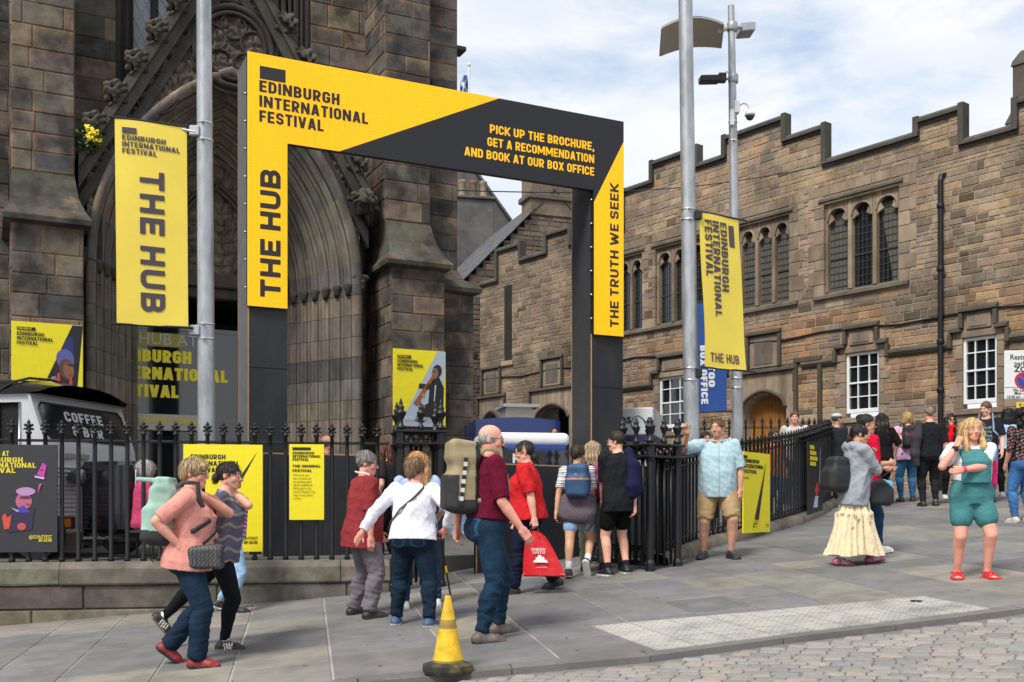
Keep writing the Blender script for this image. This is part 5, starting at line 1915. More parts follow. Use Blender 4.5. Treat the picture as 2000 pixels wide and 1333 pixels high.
for s_, x_, l_ in (('EDINBURGH', .345, .95), ('INTERNATIONAL', .205, 1.31), ('FESTIVAL', .075, .77)):
    text(bt, s_, (x_, 2.02, 0), -Y3, X3, .118, t=.195, gap=.11, col=PU, maxw=l_)
text(bt, 'THE HUB', (.08, .08, 0), X3, Y3, .125, t=.15, gap=.12, col=PU, maxw=.5)
bt.lay(P_, nr_, w_, h_); bt.build('lettering', M['col'], o)
for v in (3.92, 1.80):
    mb = MB(); q = at(1366, 990, 14.3) - o.location; mb.box(q.x - .06, q.x + .03, -.06 + q.y, .03 + q.y, v - .07 - o.location.z, v + .05 - o.location.z, bev=.012); mb.build('bracket', M['black'], o)
o, P_, nr_ = banner('hanging_banner', 'royal blue banner lettered BOX OFFICE half hidden behind the slim yellow banner', at(1347, 592, 16.15), at(1420, 588, 16.5), at(1350, 806, 16.15), at(1421, 804, 16.5), BB, sag=.015, arm=.1, side=1)
w_, h_ = .66, 1.68
bt = BT()
text(bt, 'BOX OFFICE', (.165, 1.02, 0), -Y3, X3, .13, t=.24, gap=.08, col=(.8, .82, .85), maxw=.90)
text(bt, 'TATTOO', (.315, 1.08, 0), -Y3, X3, .125, t=.24, gap=.08, col=(.8, .82, .85), maxw=.70)
bt.lay(P_, nr_, w_, h_); bt.build('lettering', M['col'], o)

# ---------------------------------------------------------------- posters and boards
PYel = (.84, .72, .012)
def board(name, label, org, ax, w, h, c, cat='poster', group=None, th=.02, lean=0):
    """flat panel, lower left corner at org, front towards the viewer; returns thing and a picture builder"""
    org, ax = Vector(org), Vector(ax).normalized()
    o = thing(name, label, cat, tuple(org), math.atan2(ax.y, ax.x), group)
    if lean: o.rotation_euler = (lean, 0, o.rotation_euler[2])
    mb = MB(); mb.box(0, w, 0, th, 0, h, c, bev=.002); mb.build('panel', M['col'], o)
    return o
class Pic(MB):
    k = 0
    def shp(s, pts, col, lev=0):
        s.k += 1
        y = -.0015 - .0006 * s.k
        s.poly([(x, y, z) for x, z in pts], col)
    def oval(s, cx, cz, rx, rz, col, tilt=0, n=14):
        s.shp([(cx + rx * math.cos(a) * math.cos(tilt) - rz * math.sin(a) * math.sin(tilt), cz + rx * math.cos(a) * math.sin(tilt) + rz * math.sin(a) * math.cos(tilt)) for a in [2 * math.pi * i / n for i in range(n)]], col)
    def t(s, txt, x, z, size, w=None, col=(.01, .01, .01), th=.19, align='l', ax=X3, up=Z3):
        s.k += 1
        text(s, txt, (x, -.0015 - .0006 * s.k, z), ax, up, size, t=th, gap=.1, col=col, maxw=w, align=align)
    def st(s, txt, x, z, size, col=(.01, .01, .01), wide=.8, align='l', bold=.01):
        s.k += 1
        stext(s, txt, (x, -.0015 - .0006 * s.k, z), X3, Z3, size, align, bold, wide, col)
cu = V(math.cos(CA), math.sin(CA), 0); cn = V(-math.sin(CA), math.cos(CA), 0)
KK = (.012, .012, .014)
GRP = 'yellow festival posters'
# left poster on the buttress: singer with blue-lit hair
h = 1.16
o = board('poster', 'yellow festival poster of a singer with red tassel earrings on the left church buttress', CO + cu * .0 - cn * .045 + V(0, 0, 2.615 - h), cu, .935, h, PYel, group=GRP)
p = Pic()
p.shp([(.795, h - .005), (.935, h - .005), (.84, .0), (.30, .0)], (.012, .012, .022))
p.shp([(.70, h * .82), (.80, h * .86), (.82, h * .55), (.62, h * .5)], (.02, .03, .14))
p.shp([(.45, .22), (.52, .40), (.60, .42), (.62, .05), (.40, .05)], (.30, .20, .42))
p.shp([(.54, .36), (.60, .42), (.68, .3), (.72, .02), (.52, .02)], (.27, .13, .08))
p.shp([(.62, .30), (.80, .28), (.83, .0), (.56, .0)], (.05, .04, .045))
p.oval(.66, .46, .10, .20, (.02, .016, .02), .25)
p.oval(.70, .66, .12, .15, (.10, .11, .34), .2)
p.oval(.72, .52, .10, .15, (.12, .045, .03), .2)
p.oval(.745, .50, .07, .12, (.24, .10, .06), .2)
p.shp([(.60, .46), (.625, .46), (.635, .33), (.58, .33)], (.6, .05, .04)); p.shp([(.76, .40), (.785, .40), (.80, .29), (.75, .29)], (.6, .05, .04))
p.oval(.76, .58, .045, .012, (.02, .012, .01), -.25); p.oval(.765, .435, .028, .012, (.28, .04, .04))
p.shp([(.07, h - .12), (.31, h - .12), (.31, h - .075), (.07, h - .075)], KK)
p.st('THE HUB AT', .08, h - .112, .03, PYel, .75)
for s_, z_, w_ in (('EDINBURGH', .195, .35), ('INTERNATIONAL', .26, .47), ('FESTIVAL', .325, .27)):
    p.t(s_, .07, h - z_, .05, w_)
p.build('artwork', M['col'], o)
# right poster on the buttress: man blowing a long wooden pipe
h = 1.27
o = board('poster', 'yellow festival poster of a dark-suited man playing a didgeridoo on the right church buttress', CO + cu * 5.67 - cn * .05 + V(0, 0, 2.60 - h), cu, .93, h, PYel, group=GRP)
p = Pic()
p.shp([(.78, h - .005), (.93, h - .005), (.93, h - .05), (.86, .0), (.10, .0)], (.40, .47, .56))
p.shp([(.66, .80), (.80, .86), (.90, .66), (.88, .1), (.60, .12), (.62, .45)], (.012, .012, .016))
p.shp([(.46, .72), (.66, .70), (.68, .62), (.44, .63)], (.014, .014, .018))
p.shp([(.52, .34), (.66, .42), (.74, .2), (.5, .05), (.36, .1)], (.012, .012, .016))
p.shp([(.735, .70), (.76, .70), (.73, .42), (.715, .44)], (.5, .5, .55))
p.oval(.775, .935, .085, .11, (.02, .015, .014), -.2)
p.oval(.735, .895, .06, .095, (.22, .115, .075), -.15)
p.oval(.725, .93, .03, .008, (.03, .02, .015)); p.oval(.70, .88, .014, .025, (.26, .14, .09))
p.shp([(.68, .85), (.72, .82), (.42, .34), (.35, .38)], (.30, .085, .03))
p.shp([(.62, .73), (.66, .70), (.60, .61), (.56, .64)], (.05, .02, .015)); p.shp([(.52, .56), (.56, .53), (.54, .49), (.49, .52)], (.5, .25, .07))
p.oval(.44, .40, .05, .035, (.22, .115, .075), .4); p.oval(.52, .33, .05, .035, (.22, .115, .075), .2)
p.shp([(.07, h - .15), (.31, h - .15), (.31, h - .10), (.07, h - .10)], KK)
p.st('THE HUB AT', .08, h - .14, .032, PYel, .72)
for s_, z_, w_ in (('EDINBURGH', .225, .35), ('INTERNATIONAL', .29, .46), ('FESTIVAL', .355, .27)):
    p.t(s_, .07, h - z_, .052, w_)
p.st('MONDAY MORNING', .2, .1, .06, (.7, .7, .7), .6)
p.build('artwork', M['col'], o)
# posters tied to the left railing
wdn = wd.normalized()
wn_ = V(wdn.y, -wdn.x, 0)
def on_rail(px0, px1, yt, yb, off=.03):
    def hit(px):
        # plane of the railing front
        q = w0 - wn_ * (.17 - off)
        k = (px - HX) / F
        t = (k * q.y - q.x) / (wdn.x - k * wdn.y)
        return q + wdn * t
    a, b = hit(px0), hit(px1)
    return V(a.x, a.y, (HY - yb) / F * a.y), wdn, (b - a).length, (yb - yt) / F * a.y
og, ax_, w_, h_ = on_rail(-62, 112, 868, 1080)
o = board('poster', 'charcoal festival poster of pink-lit choir singers on the railing by the coffee van', og, ax_, w_, h_, (.032, .032, .036), group='festival posters on the left railing')
p = Pic()
S_ = w_ / 174
X_ = lambda px: (px + 62) * S_
Zp = lambda py: h_ - (py - 868) * S_
Yt = (.72, .60, .02)
for s_, y_, x1 in (('EDINBURGH', 905, 44), ('INTERNATIONAL', 916, 70), ('FESTIVAL', 927, 30)):
    wdt = X_(x1) - X_(-46)
    p.t(s_, X_(-46), Zp(y_) , .055, wdt, Yt)
p.t('HUB AT', X_(-20), Zp(892), .055, None, Yt)
p.oval(X_(46), Zp(985), .085, .09, (.45, .12, .2)); p.oval(X_(50), Zp(965), .10, .045, (.45, .25, .5)); p.oval(X_(50), Zp(978), .065, .018, (.10, .03, .05))
p.oval(X_(54), Zp(992), .022, .01, (.25, .03, .08))
p.shp([(X_(20), Zp(1000)), (X_(50), Zp(1006)), (X_(68), Zp(998)), (X_(62), Zp(1045)), (X_(14), Zp(1050))], (.03, .02, .06))
p.shp([(X_(20), Zp(998)), (X_(34), Zp(1004)), (X_(50), Zp(996)), (X_(34), Zp(1008))], (.4, .42, .62))
p.shp([(X_(33), Zp(1000)), (X_(46), Zp(994)), (X_(58), Zp(1008)), (X_(40), Zp(1010))], (.06, .05, .35))
p.shp([(X_(4), Zp(1018)), (X_(10), Zp(1010)), (X_(14), Zp(1020)), (X_(22), Zp(1014)), (X_(18), Zp(1042)), (X_(8), Zp(1044))], (.62, .07, .04))
p.oval(X_(42), Zp(1038), .045, .04, (.5, .08, .08))
p.shp([(X_(72), Zp(930)), (X_(84), Zp(905)), (X_(91), Zp(912)), (X_(86), Zp(936))], (.55, .05, .35)); p.oval(X_(82), Zp(921), .02, .008, (.1, .01, .06))
p.shp([(X_(68), Zp(932)), (X_(87), Zp(936)), (X_(86), Zp(940)), (X_(68), Zp(936))], (.6, .45, .7))
p.shp([(X_(74), Zp(970)), (X_(76), Zp(950)), (X_(82), Zp(948)), (X_(77), Zp(962))], (.5, .08, .25))
p.st('@EDINTFEST', X_(102), Zp(1063), .035, Yt, .8, 'r'); p.t('EIF.CO.UK', X_(76), Zp(1070), .034, X_(102) - X_(76), Yt)
p.build('artwork', M['col'], o)
og, ax_, w_, h_ = on_rail(358, 513, 868, 1079)
o = board('poster', 'large plain yellow poster with black needle behind the woman in pink tee', og, ax_, w_, h_, PYel, group='festival posters on the left railing')
p = Pic()
S_ = w_ / 155
X_ = lambda px: (px - 358) * S_
Zp = lambda py: h_ - (py - 868) * S_
p.shp([(X_(503), Zp(881)), (X_(400), Zp(1080) + .02), (X_(372), Zp(1079) + .005), ], (.015, .014, .013))
p.t('EDINBURGH', X_(372), Zp(898), .055, X_(440) - X_(372)); p.t('INTERNATIONAL', X_(372), Zp(911), .055, X_(467) - X_(372)); p.t('FESTIVAL', X_(372), Zp(924), .055, X_(426) - X_(372))
p.st('@EDINTFEST', X_(504), Zp(1060), .034, (.05, .045, .01), .8, 'r'); p.t('EIF.CO.UK', X_(476), Zp(1068), .032, X_(503) - X_(476))
p.build('artwork', M['col'], o)
og, ax_, w_, h_ = on_rail(565, 633, 868, 1016)
o = board('poster', 'narrow yellow panel headed THE ORIGINAL FESTIVAL on the left railing', og, ax_, w_, h_, PYel, group='festival posters on the left railing')
p = Pic()
S_ = w_ / 68
X_ = lambda px: (px - 565) * S_
Zp = lambda py: h_ - (py - 868) * S_
p.shp([(X_(571), Zp(880)), (X_(607), Zp(880)), (X_(607), Zp(874)), (X_(571), Zp(874))], KK)
for s_, y_, x1 in (('EDINBURGH', 888, 613), ('INTERNATIONAL', 894.5, 626), ('FESTIVAL', 901, 603), ('THE ORIGINAL', 914, 626), ('FESTIVAL', 923, 609)):
    p.t(s_, X_(571.5), Zp(y_), .031, X_(x1) - X_(571.5), KK)
for i, s_ in enumerate(("We're the one", 'that started it all,', 'the igniting spark', 'which established', 'Edinburgh as the', "world's Festival City.", 'Learn more about', 'us here.')):
    p.st(s_, X_(572.5), Zp(931 + i * 6.6), .024, (.06, .055, .01), .85, bold=0)
p.build('artwork', M['col'], o)
# posters on the curved railing
def on_curve(px0, px1, yt, yb, d0, d1):
    a, b = at(px0, yb, d0), at(px1, yb, d1)
    e = b - a; e.z = 0
    return a, e, e.length, (yb - yt) / F * d0
og, ax_, w_, h_ = on_curve(1452, 1504, 882, 1042, 14.72, 15.55)
o = board('poster', 'yellow Book Now poster with tall black needle on the curved railing', og, ax_, w_, h_, PYel, group=GRP)
p = Pic()
fx = lambda u: w_ * u
p.shp([(fx(.85), h_ * .90), (fx(.56), h_ * .155), (fx(.40), h_ * .175)], (.015, .014, .013)); p.shp([(fx(.34), h_ * .06), (fx(.44), h_ * .06), (fx(.56), h_ * .165), (fx(.40), h_ * .165)], (.015, .014, .013))
p.shp([(fx(.0), h_ * .92), (fx(.14), h_ * .92), (fx(.14), h_ * .955), (fx(.0), h_ * .955)], KK)
for s_, y_, x1 in (('EDINBURGH', .865, .56), ('INTERNATIONAL', .80, .73), ('FESTIVAL', .735, .47)):
    p.t(s_, fx(-.0) + .01, h_ * y_, .055, fx(x1))
p.st('2-24 AUGUST', fx(.02), h_ * .665, .03, KK, .7)
p.t('BOOK', fx(.34), h_ * .115, .05, fx(.26), PYel); p.t('NOW', fx(.38), h_ * .06, .05, fx(.2), PYel)
p.st('@EDINTFEST', fx(.95), h_ * .085, .022, KK, .7, 'r'); p.st('EIF.CO.UK', fx(.95), h_ * .06, .022, KK, .7, 'r')
p.build('artwork', M['col'], o)
og, ax_, w_, h_ = on_curve(1578, 1607, 862, 1006, 17.15, 18.05)
o = board('poster', 'dark poster with yellow title blocks and red figure on the curved railing', og, ax_, w_, h_, (.02, .02, .022), group='festival posters')
p = Pic()
for i, wv in enumerate((.3, .42, .5, .4)):
    p.shp([(w_ * .12, h_ * (.90 - i * .075)), (w_ * (.12 + wv), h_ * (.90 - i * .075)), (w_ * (.12 + wv), h_ * (.955 - i * .075)), (w_ * .12, h_ * (.955 - i * .075))], Yt)
p.shp([(w_ * .80, h_ * .95), (w_ * .84, h_ * .95), (w_ * .78, h_ * .45), (w_ * .72, h_ * .45)], (.25, .32, .38))
p.shp([(w_ * .42, h_ * .34), (w_ * .62, h_ * .48), (w_ * .70, h_ * .34), (w_ * .56, h_ * .25)], (.6, .03, .04))
p.shp([(w_ * .32, h_ * .1), (w_ * .62, h_ * .1), (w_ * .66, h_ * .26), (w_ * .46, h_ * .26)], (.45, .55, .75))
p.build('artwork', M['col'], o)
# pavement sign beside the gate pier
a0 = gp(874, 1072)
o = board('pavement_sign', 'small pale blue sandwich board in a wooden frame by the left gate pier', (a0.x, a0.y + .25, a0.z), V(1, .25, 0), .36, .58, (.23, .38, .58), 'sign', th=.03, lean=R(-10))
p = Pic()
for pts in (((-.0, 0), (.36, 0), (.36, .05), (0, .05)), ((0, .53), (.36, .53), (.36, .58), (0, .58)), ((0, .05), (.035, .05), (.035, .53), (0, .53)), ((.325, .05), (.36, .05), (.36, .53), (.325, .53))):
    p.shp(pts, (.36, .22, .12))
p.t('COFFEE', .06, .22, .05, .22, (.75, .78, .82)); p.st('Daily brunch', .06, .38, .04, (.7, .75, .8)); p.st('Bakes', .06, .31, .04, (.7, .75, .8))
p.build('artwork', M['col'], o)
# parking sign at the right edge
o = thing('parking_sign', 'white Restricted parking ZONE sign with red and blue roundel at the right edge', 'sign', (at(2012, 990, 19.9).x, 19.9, gz(at(2012, 990, 19.9).x, 19.9)))
oz = o.location.z
mb = MB(oz); mb.tube([(0, .08, oz), (0, .08, 3.6)], .038, 12); mb.build('post', M['galv'], o)
mb = MB(oz)
z0, z1 = (990 - 780) / F * 19.9, (990 - 685) / F * 19.9
x0 = at(1962, 0, 19.9).x - o.location.x
mb.box(x0, x0 + .76, 0, .025, z0, z1, (.72, .73, .74), bev=.012)
mb.build('plate', M['col'], o)
p = Pic(oz)
cx = x0 + .38
K2 = (.015, .015, .02)
H_ = z1 - z0
p.st('Restricted', cx - .28, z1 - .17, .095, K2, .95, bold=.02); p.st('parking', cx - .2, z1 - .285, .09, K2, .95, bold=.02); p.st('ZONE', cx - .2, z1 - .40, .10, K2, 1.15, bold=.03)
p.oval(cx, z1 - .56, .195, .195 * .85, (.55, .02, .03), n=28); p.oval(cx, z1 - .56, .15, .13, (.01, .06, .36), n=28)
p.shp([(cx - .13, z1 - .48), (cx - .10, z1 - .455), (cx + .14, z1 - .64), (cx + .11, z1 - .665)], (.55, .02, .03))
p.shp([(x0, z0 + .215), (x0 + .76, z0 + .215), (x0 + .76, z0 + .222), (x0, z0 + .222)], K2)
p.st('No Loading', cx - .22, z0 + .145, .055, K2, .95, bold=.02); p.st('Mon - Sun', cx - .20, z0 + .085, .055, K2, .95, bold=.02); p.st('10.30 am - 4.30 pm', cx - .34, z0 + .02, .05, K2, .95, bold=.02)
p.build('lettering', M['col'], o)
mb = MB(oz); mb.box(x0 + .23, x0 + .45, .005, .025, z0 - .34, z0 - .06, (.75, .6, .02), bev=.004); mb.box(x0 + .27, x0 + .32, -.001, .005, z0 - .12, z0 - .08, (.2, .05, .25)); mb.build('yellow_notice', M['col'], o)

# ---------------------------------------------------------------- vehicles in the yard
VH = R(-12)
van = thing('coffee_van', 'silver corrugated vintage van with black roof and COFFEE & BAR on its windscreen', 'van', (-5.24, 13.34, YZ), VH)
silver = mat('silver_paint', (.52, .53, .545), rough=.3, metal=.1, vary=.06, vscale=3, coat=.3)
blk = mat('gloss_black_paint', (.008, .008, .01), rough=.14, coat=.6)
hw = .95
mb = MB()
prof_ = [(-.22, 1.93), (-.02, 1.36), (.03, .95), (.03, .32)]
back_ = -4.2
side_ = [(back_, .32), (.03, .32), (.03, .95), (-.02, 1.36), (-.22, 1.93), (back_, 1.93)]
for sy in (-1, 1):
    # side with the hatch cut out
    for (x0, x1, z0, z1) in ((back_, -2.6, .32, 1.93), (-2.6, -1.62, .32, 1.1), (-2.6, -1.62, 1.86, 1.93), (-1.62, -.64, .32, 1.93), (-.64, -.34, .32, 1.16), (-.64, -.34, 1.85, 1.93)):
        mb.quad((x0, sy * hw, z0), (x1, sy * hw, z0), (x1, sy * hw, z1), (x0, sy * hw, z1))
    mb.poly([(-.34, sy * hw, .32), (.03, sy * hw, .32), (.03, sy * hw, .95), (-.02, sy * hw, 1.36), (-.22, sy * hw, 1.93), (-.34, sy * hw, 1.93)])
rows = [[(x, y, z) for y in (-hw, 0, hw)] for x, z in prof_]
mb.grid(rows, smooth=False)
mb.quad((back_, -hw, .32), (back_, hw, .32), (back_, hw, 1.93), (back_, -hw, 1.93))
mb.tube([(-.22, -hw, 1.94), (-.22, hw, 1.94)], .02, 8); mb.tube([(-.22, -hw, 1.94), (back_, -hw, 1.94)], .02, 8)
mb.tube([(-.22, -hw, 1.93), (-.02, -hw, 1.36), (.03, -hw, .95), (.03, -hw, .3)], .018, 8)
for z_ in [.42 + .052 * k for k in range(14)]:
    if .90 < z_ < .98 : continue
    for y0, y1 in ((-hw + .06, -.33), (.33, hw - .06)):
        mb.tube([(.032, y0, z_), (.032, y1, z_)], .014, 6)
    mb.tube([(back_ + .1, -hw, z_), (-1.4, -hw, z_)], .014, 6)
mb.box(back_, 0, -hw + .02, hw - .02, .30, .34)
body = mb.build('body', silver, van)
mb = MB()
rows = []
for i in range(13):
    x = back_ + (-.10 - back_) * i / 12
    fall = max(0, (x + .9)) ** 2 * .16
    rows.append([(x - (.16 if abs(q) == 1 and i == 12 else 0), q * (hw + .05), 1.95 + (.27 - fall) * (1 - abs(q) ** 2.6)) for q in (-1, -.92, -.75, -.5, -.25, 0, .25, .5, .75, .92, 1)])
mb.grid(rows)
mb.grid([[(p[0], p[1], 1.95) for p in r][::-1] for r in rows])
for x in (-.62, -1.5, -2.4):
    mb.tube([(x, q * (hw + .05), 1.96 + .27 * (1 - abs(q) ** 2.6)) for q in (-1, -.9, -.7, -.4, 0, .4, .7, .9, 1)], .016, 6)
mb.build('roof', blk, van)
mb = MB()
ws = lambda y, z: (-.215 + (1.93 - z) * .351 + .006, y, z)
wp = [(-.85, 1.50), (-.79, 1.44), (.79, 1.44), (.85, 1.50), (.85, 1.80), (.79, 1.86), (-.79, 1.86), (-.85, 1.80)]
mb.poly([ws(*q) for q in wp])
wsn = mb.build('windscreen', M['glass'], van)
mb = MB(); mb.tube([ws(*q) for q in wp + wp[:1]], .014, 6); mb.build('seal', M['black'], wsn)
mb = MB()
axv = V(0, 1, 0); upv = V(-.351, 0, 1).normalized()
text(mb, 'COFFEE', V(*ws(-.02, 1.665)) + V(.008, 0, 0), axv, upv, .13, 'c', t=.2, gap=.12, wide=1.65, col=(.5, .52, .54))
text(mb, '& BAR', V(*ws(-.02, 1.49)) + V(.008, 0, 0), axv, upv, .13, 'c', t=.2, gap=.12, wide=1.65, col=(.5, .52, .54))
mb.build('lettering', M['col'], wsn)
for x0, x1 in ((-.66, -.32), (-2.62, -1.6)):
    mb = MB(); mb.quad((x0, -hw + .03, 1.08), (x1, -hw + .03, 1.08), (x1, -hw + .03, 1.87), (x0, -hw + .03, 1.87)); mb.build('side_opening', M['dark'], van)
mb = MB(); mb.tube([(-.64, -hw - .01, 1.16), (-.34, -hw - .01, 1.16), (-.34, -hw - .01, 1.85), (-.64, -hw - .01, 1.85), (-.64, -hw - .01, 1.16)], .016, 6); mb.build('window_trim', M['steel'], van)
mb = MB(); mb.obox((-.70, -hw - .02, .40), (-.55, -.28, 0), (.01, -.02, 0), (0, 0, 1.45), bev=.006); mb.build('door', silver, van)
mb = MB()
for y0 in (-.66, -.38):
    mb.box(.03, .045, y0, y0 + .22, 1.20, 1.27, bev=.02)
mb.build('air_vent', mat('vent_mesh', (.25, .25, .24), rough=.6), van)
mb = MB(); mb.tube([(.0, 0, 0), (.08, 0, 0), (.16, 0, 0), (.19, 0, 0)], [.03, .09, .115, .112], 18); o = mb.build('headlight', blk, van); o.location = (.02, -.56, .98)
mb = MB(); mb.ball((.185, 0, 0), (.03, .10, .10), 12); mb.build('lens', M['steel'], o)
mb = MB(); mb.box(.03, .05, -.76, -.46, .36, .5, (.03, .03, .03)); mb.box(.05, .06, -.68, -.56, .38, .48, (.6, .16, .02)); mb.build('indicator', M['col'], van)
# nose and grille
mb = MB()
mb.box(.0, .72, -.31, .31, .30, 1.18, bev=.05); mb.build('nose', blk, van)
mb = MB()
mb.box(.72, .735, -.26, .26, .42, 1.10)
for k in range(17):
    mb.box(.735, .75, -.245, .245, .44 + k * .038, .455 + k * .038)
gr = mb.build('grille', M['black'], van)
mb = MB(); mb.tube([(.745, -.27, .42), (.745, -.27, 1.06), (.745, -.23, 1.11), (.745, .23, 1.11), (.745, .27, 1.06), (.745, .27, .42)], .012, 6); mb.build('trim', M['steel'], gr)
mb = MB()
for z_ in (.66, .80):
    for sg in (-1, 1):
        mb.prism([(.76, 0, z_ + .16), (.76, sg * .16, z_ - .02), (.76, sg * .11, z_ - .02), (.76, 0, z_ + .09)], (.02, 0, 0))
mb.build('chevron_badge', M['steel'], gr)
mb = MB(); mb.box(.45, .72, -hw, hw, .18, .28, bev=.03); mb.build('bumper', blk, van)
for y in (-hw + .1, hw - .1):
    mb = MB()
    mb.tube([(-.15, y - .09, .29), (-.15, y + .09, .29)], .29, 20); mb.build('wheel', M['black'], van)

# blue food truck
FT = at(1000, 990, 16.2)
ft = thing('food_truck', 'dark blue food truck with white domed cab roof parked under the gateway', 'food truck', (FT.x, FT.y, gz(FT.x, FT.y)), R(10))
fz = ft.location.z
blue = mat('deep_blue_paint', (.008, .03, .16), rough=.25, coat=.4)
fx = lambda px: (px - 1000) / F * 16.2
mb = MB(fz)
zt = (990 - 818) / F * 16.8
n = 10
pts = [(fx(945) + (fx(1122) - fx(945)) * i / n, zt + .05 * math.sin(math.pi * i / n)) for i in range(n + 1)]
mb.prism([(fx(945), .9, fz + .3), (fx(1122), .9, fz + .3)] + [(x, .9, z) for x, z in reversed(pts)], (0, 3.0, 0))
mb.box(fx(975), fx(1100), -.45, .9, fz + .35, (990 - 868) / F * 15.8, bev=.05)
mb.build('body', blue, ft)
b = Blob(.05)
cx = (fx(935) + fx(1106)) / 2
b.rbox((cx, .15, (990 - 857) / F * 15.7 - fz), (.58, .45, .02), .085)
v_, f_ = b.mesh(.035)
np_mesh('cab_roof', v_, f_, M['white'], ft)
mb = MB(fz)
zl, zh = .30, (990 - 880) / F * 15.7
mb.box(fx(1058), fx(1098), -.462, -.448, zl, zh)
mb.box(fx(978), fx(1050), -.462, -.448, zl + .25, zh)
mb.build('cab_window', M['glass'], ft)
mb = MB(fz); mb.box(fx(950), fx(1053), -.50, -.47, (990 - 925) / F * 15.7, (990 - 880) / F * 15.7, (.02, .022, .025))
text(mb, 'FI', (fx(990), -.505, (990 - 905) / F * 15.7), X3, Z3, .14, t=.24, gap=.12, wide=1.0, col=(.7, .72, .74))
stext(mb, 'al Mile', (fx(993), -.505, (990 - 918) / F * 15.7), X3, Z3, .07, bold=.02, wide=.9, col=(.6, .62, .64))
mb.build('name_board', M['col'], ft)
mb = MB(fz); mb.ball((fx(1110), .88, (990 - 842) / F * 17.0), .045, 10, (.75, .25, .02)); mb.build('marker_light', M['col'], ft)
mb = MB(fz); mb.box(fx(1010), fx(1066), 1.0, 1.7, zt + .02, zt + .22, (.42, .38, .31)); mb.box(fx(1003), fx(1080), .92, 1.78, zt + .22, zt + .27, (.4, .4, .39)); mb.build('roof_vent', M['col'], ft)
mb = MB(fz)
for x in (fx(985), fx(1095)):
    mb.tube([(x, -.3, fz + .3), (x, -.05, fz + .3)], .3, 16)
mb.build('wheel', M['black'], ft)
# white sign trailer right of the gateway leg
tr = thing('sign_trailer', 'white trailer board with dark blue fish drawing right of the gateway leg', 'trailer', (at(1205, 990, 17).x, 17, gz(1.7, 17)), R(-14))
tz = tr.location.z
mb = MB(tz)
z0, z1 = (990 - 850) / F * 16.9, (990 - 796) / F * 16.9
mb.box(-.4, .58, 0, 1.4, z0, z1, (.66, .68, .72), bev=.02); mb.box(-.4, .58, .02, 1.38, z0 - .09, z0 - .001, (.02, .03, .12)); mb.box(-.4, .56, .1, 1.3, tz + .3, z0 - .09, (.5, .5, .5))
for x in (-.1, .35):
    mb.tube([(x, .12, tz + .25), (x, .3, tz + .25)], .25, 14, (.02, .02, .02))
mb.build('body', M['col'], tr)
p = Pic(tz)
p.st('tes', -.02, z0 + .19, .15, (.03, .04, .14), .95, bold=.03); p.st('LE', .02, z0 + .08, .05, (.03, .04, .14), .9, bold=.02)
p.k += 1
arc = [(.30 + .02 * math.cos(a), z0 + .2 + .1 * math.sin(a)) for a in (0,)]
fish = [(.22, z0 + .20), (.27, z0 + .28), (.34, z0 + .31), (.42, z0 + .25), (.48, z0 + .12)], [(.22, z0 + .20), (.25, z0 + .10), (.31, z0 + .10)], [(.40, z0 + .27), (.47, z0 + .2), (.53, z0 + .13)], [(.47, z0 + .20), (.50, z0 + .28), (.51, z0 + .20)]
for ln in fish:
    p.tube([(x, -.004, z) for x, z in ln], .008, 5, (.03, .04, .14))
p.build('artwork', M['col'], tr)

# ---------------------------------------------------------------- small street things
cb = gp(875, 1314)
cone = thing('traffic_cone', 'scuffed yellow traffic cone on a black rubber base in the foreground', 'traffic cone', tuple(cb + V(0, 0, .005)), R(10))
mb = MB()
P8 = [(.19 * math.cos(a) * 1.0, .19 * math.sin(a)) for a in [R(22.5 + 45 * k) for k in range(8)]]
rows = [[(x * s_, y * s_, z) for x, y in P8] for s_, z in ((1.0, 0), (1.02, .02), (.98, .055), (.62, .075), (.6, .07))]
mb.grid([r[::-1] for r in rows][::-1], (.018, .018, .018), False, closed=True)
mb.build('base', mat('rubber', (.016, .016, .015), rough=.8, vary=.4, vscale=14, tint=(.2, .16, .03), tscale=9, tamt=.35), cone)
mb = MB()
pr = [(.112, .07), (.110, .09)]
for k in range(1, 15):
    z = .09 + .45 * k / 14; pr.append((.108 - .085 * k / 14, z))
pr += [(.02, .548), (.012, .55)]
cY, cD = (.80, .50, .012), (.09, .08, .05)
n = 28
for (r0, z0), (r1, z1) in zip(pr, pr[1:]):
    zc = (z0 + z1) / 2
    k = math.exp(-((zc - .345) / .03) ** 2) * .95 + (.75 if zc < .095 else 0)
    c0 = tuple(cY[i] * (1 - k) + cD[i] * k for i in range(3))
    vs = [(r * math.cos(a), r * math.sin(a), z) for r, z in ((r0, z0), (r1, z1)) for a in [2 * math.pi * i / n for i in range(n)]]
    mb.add(vs, [(i, (i + 1) % n, n + (i + 1) % n, n + i) for i in range(n)], c0, True)
mb.build('body', mat('cone_plastic', vcol=True, rough=.5, vary=.14, vscale=18, tint=(.25, .17, .03), tscale=11, tamt=.45), cone)
# overhead wire
mb = MB()
wp_ = []
a, b_ = at(880, 372, 19.0), at(1640, 318, 24)
for i in range(25):
    u = i / 24
    p = a.lerp(b_, u); p.z -= .28 * math.sin(math.pi * u)
    wp_.append(p)
o = mb.tube(wp_, .011, 5).build('overhead_wire', M['black'])
tag(o, 'thin black wire strung from the church across to the brown hall', 'wire')
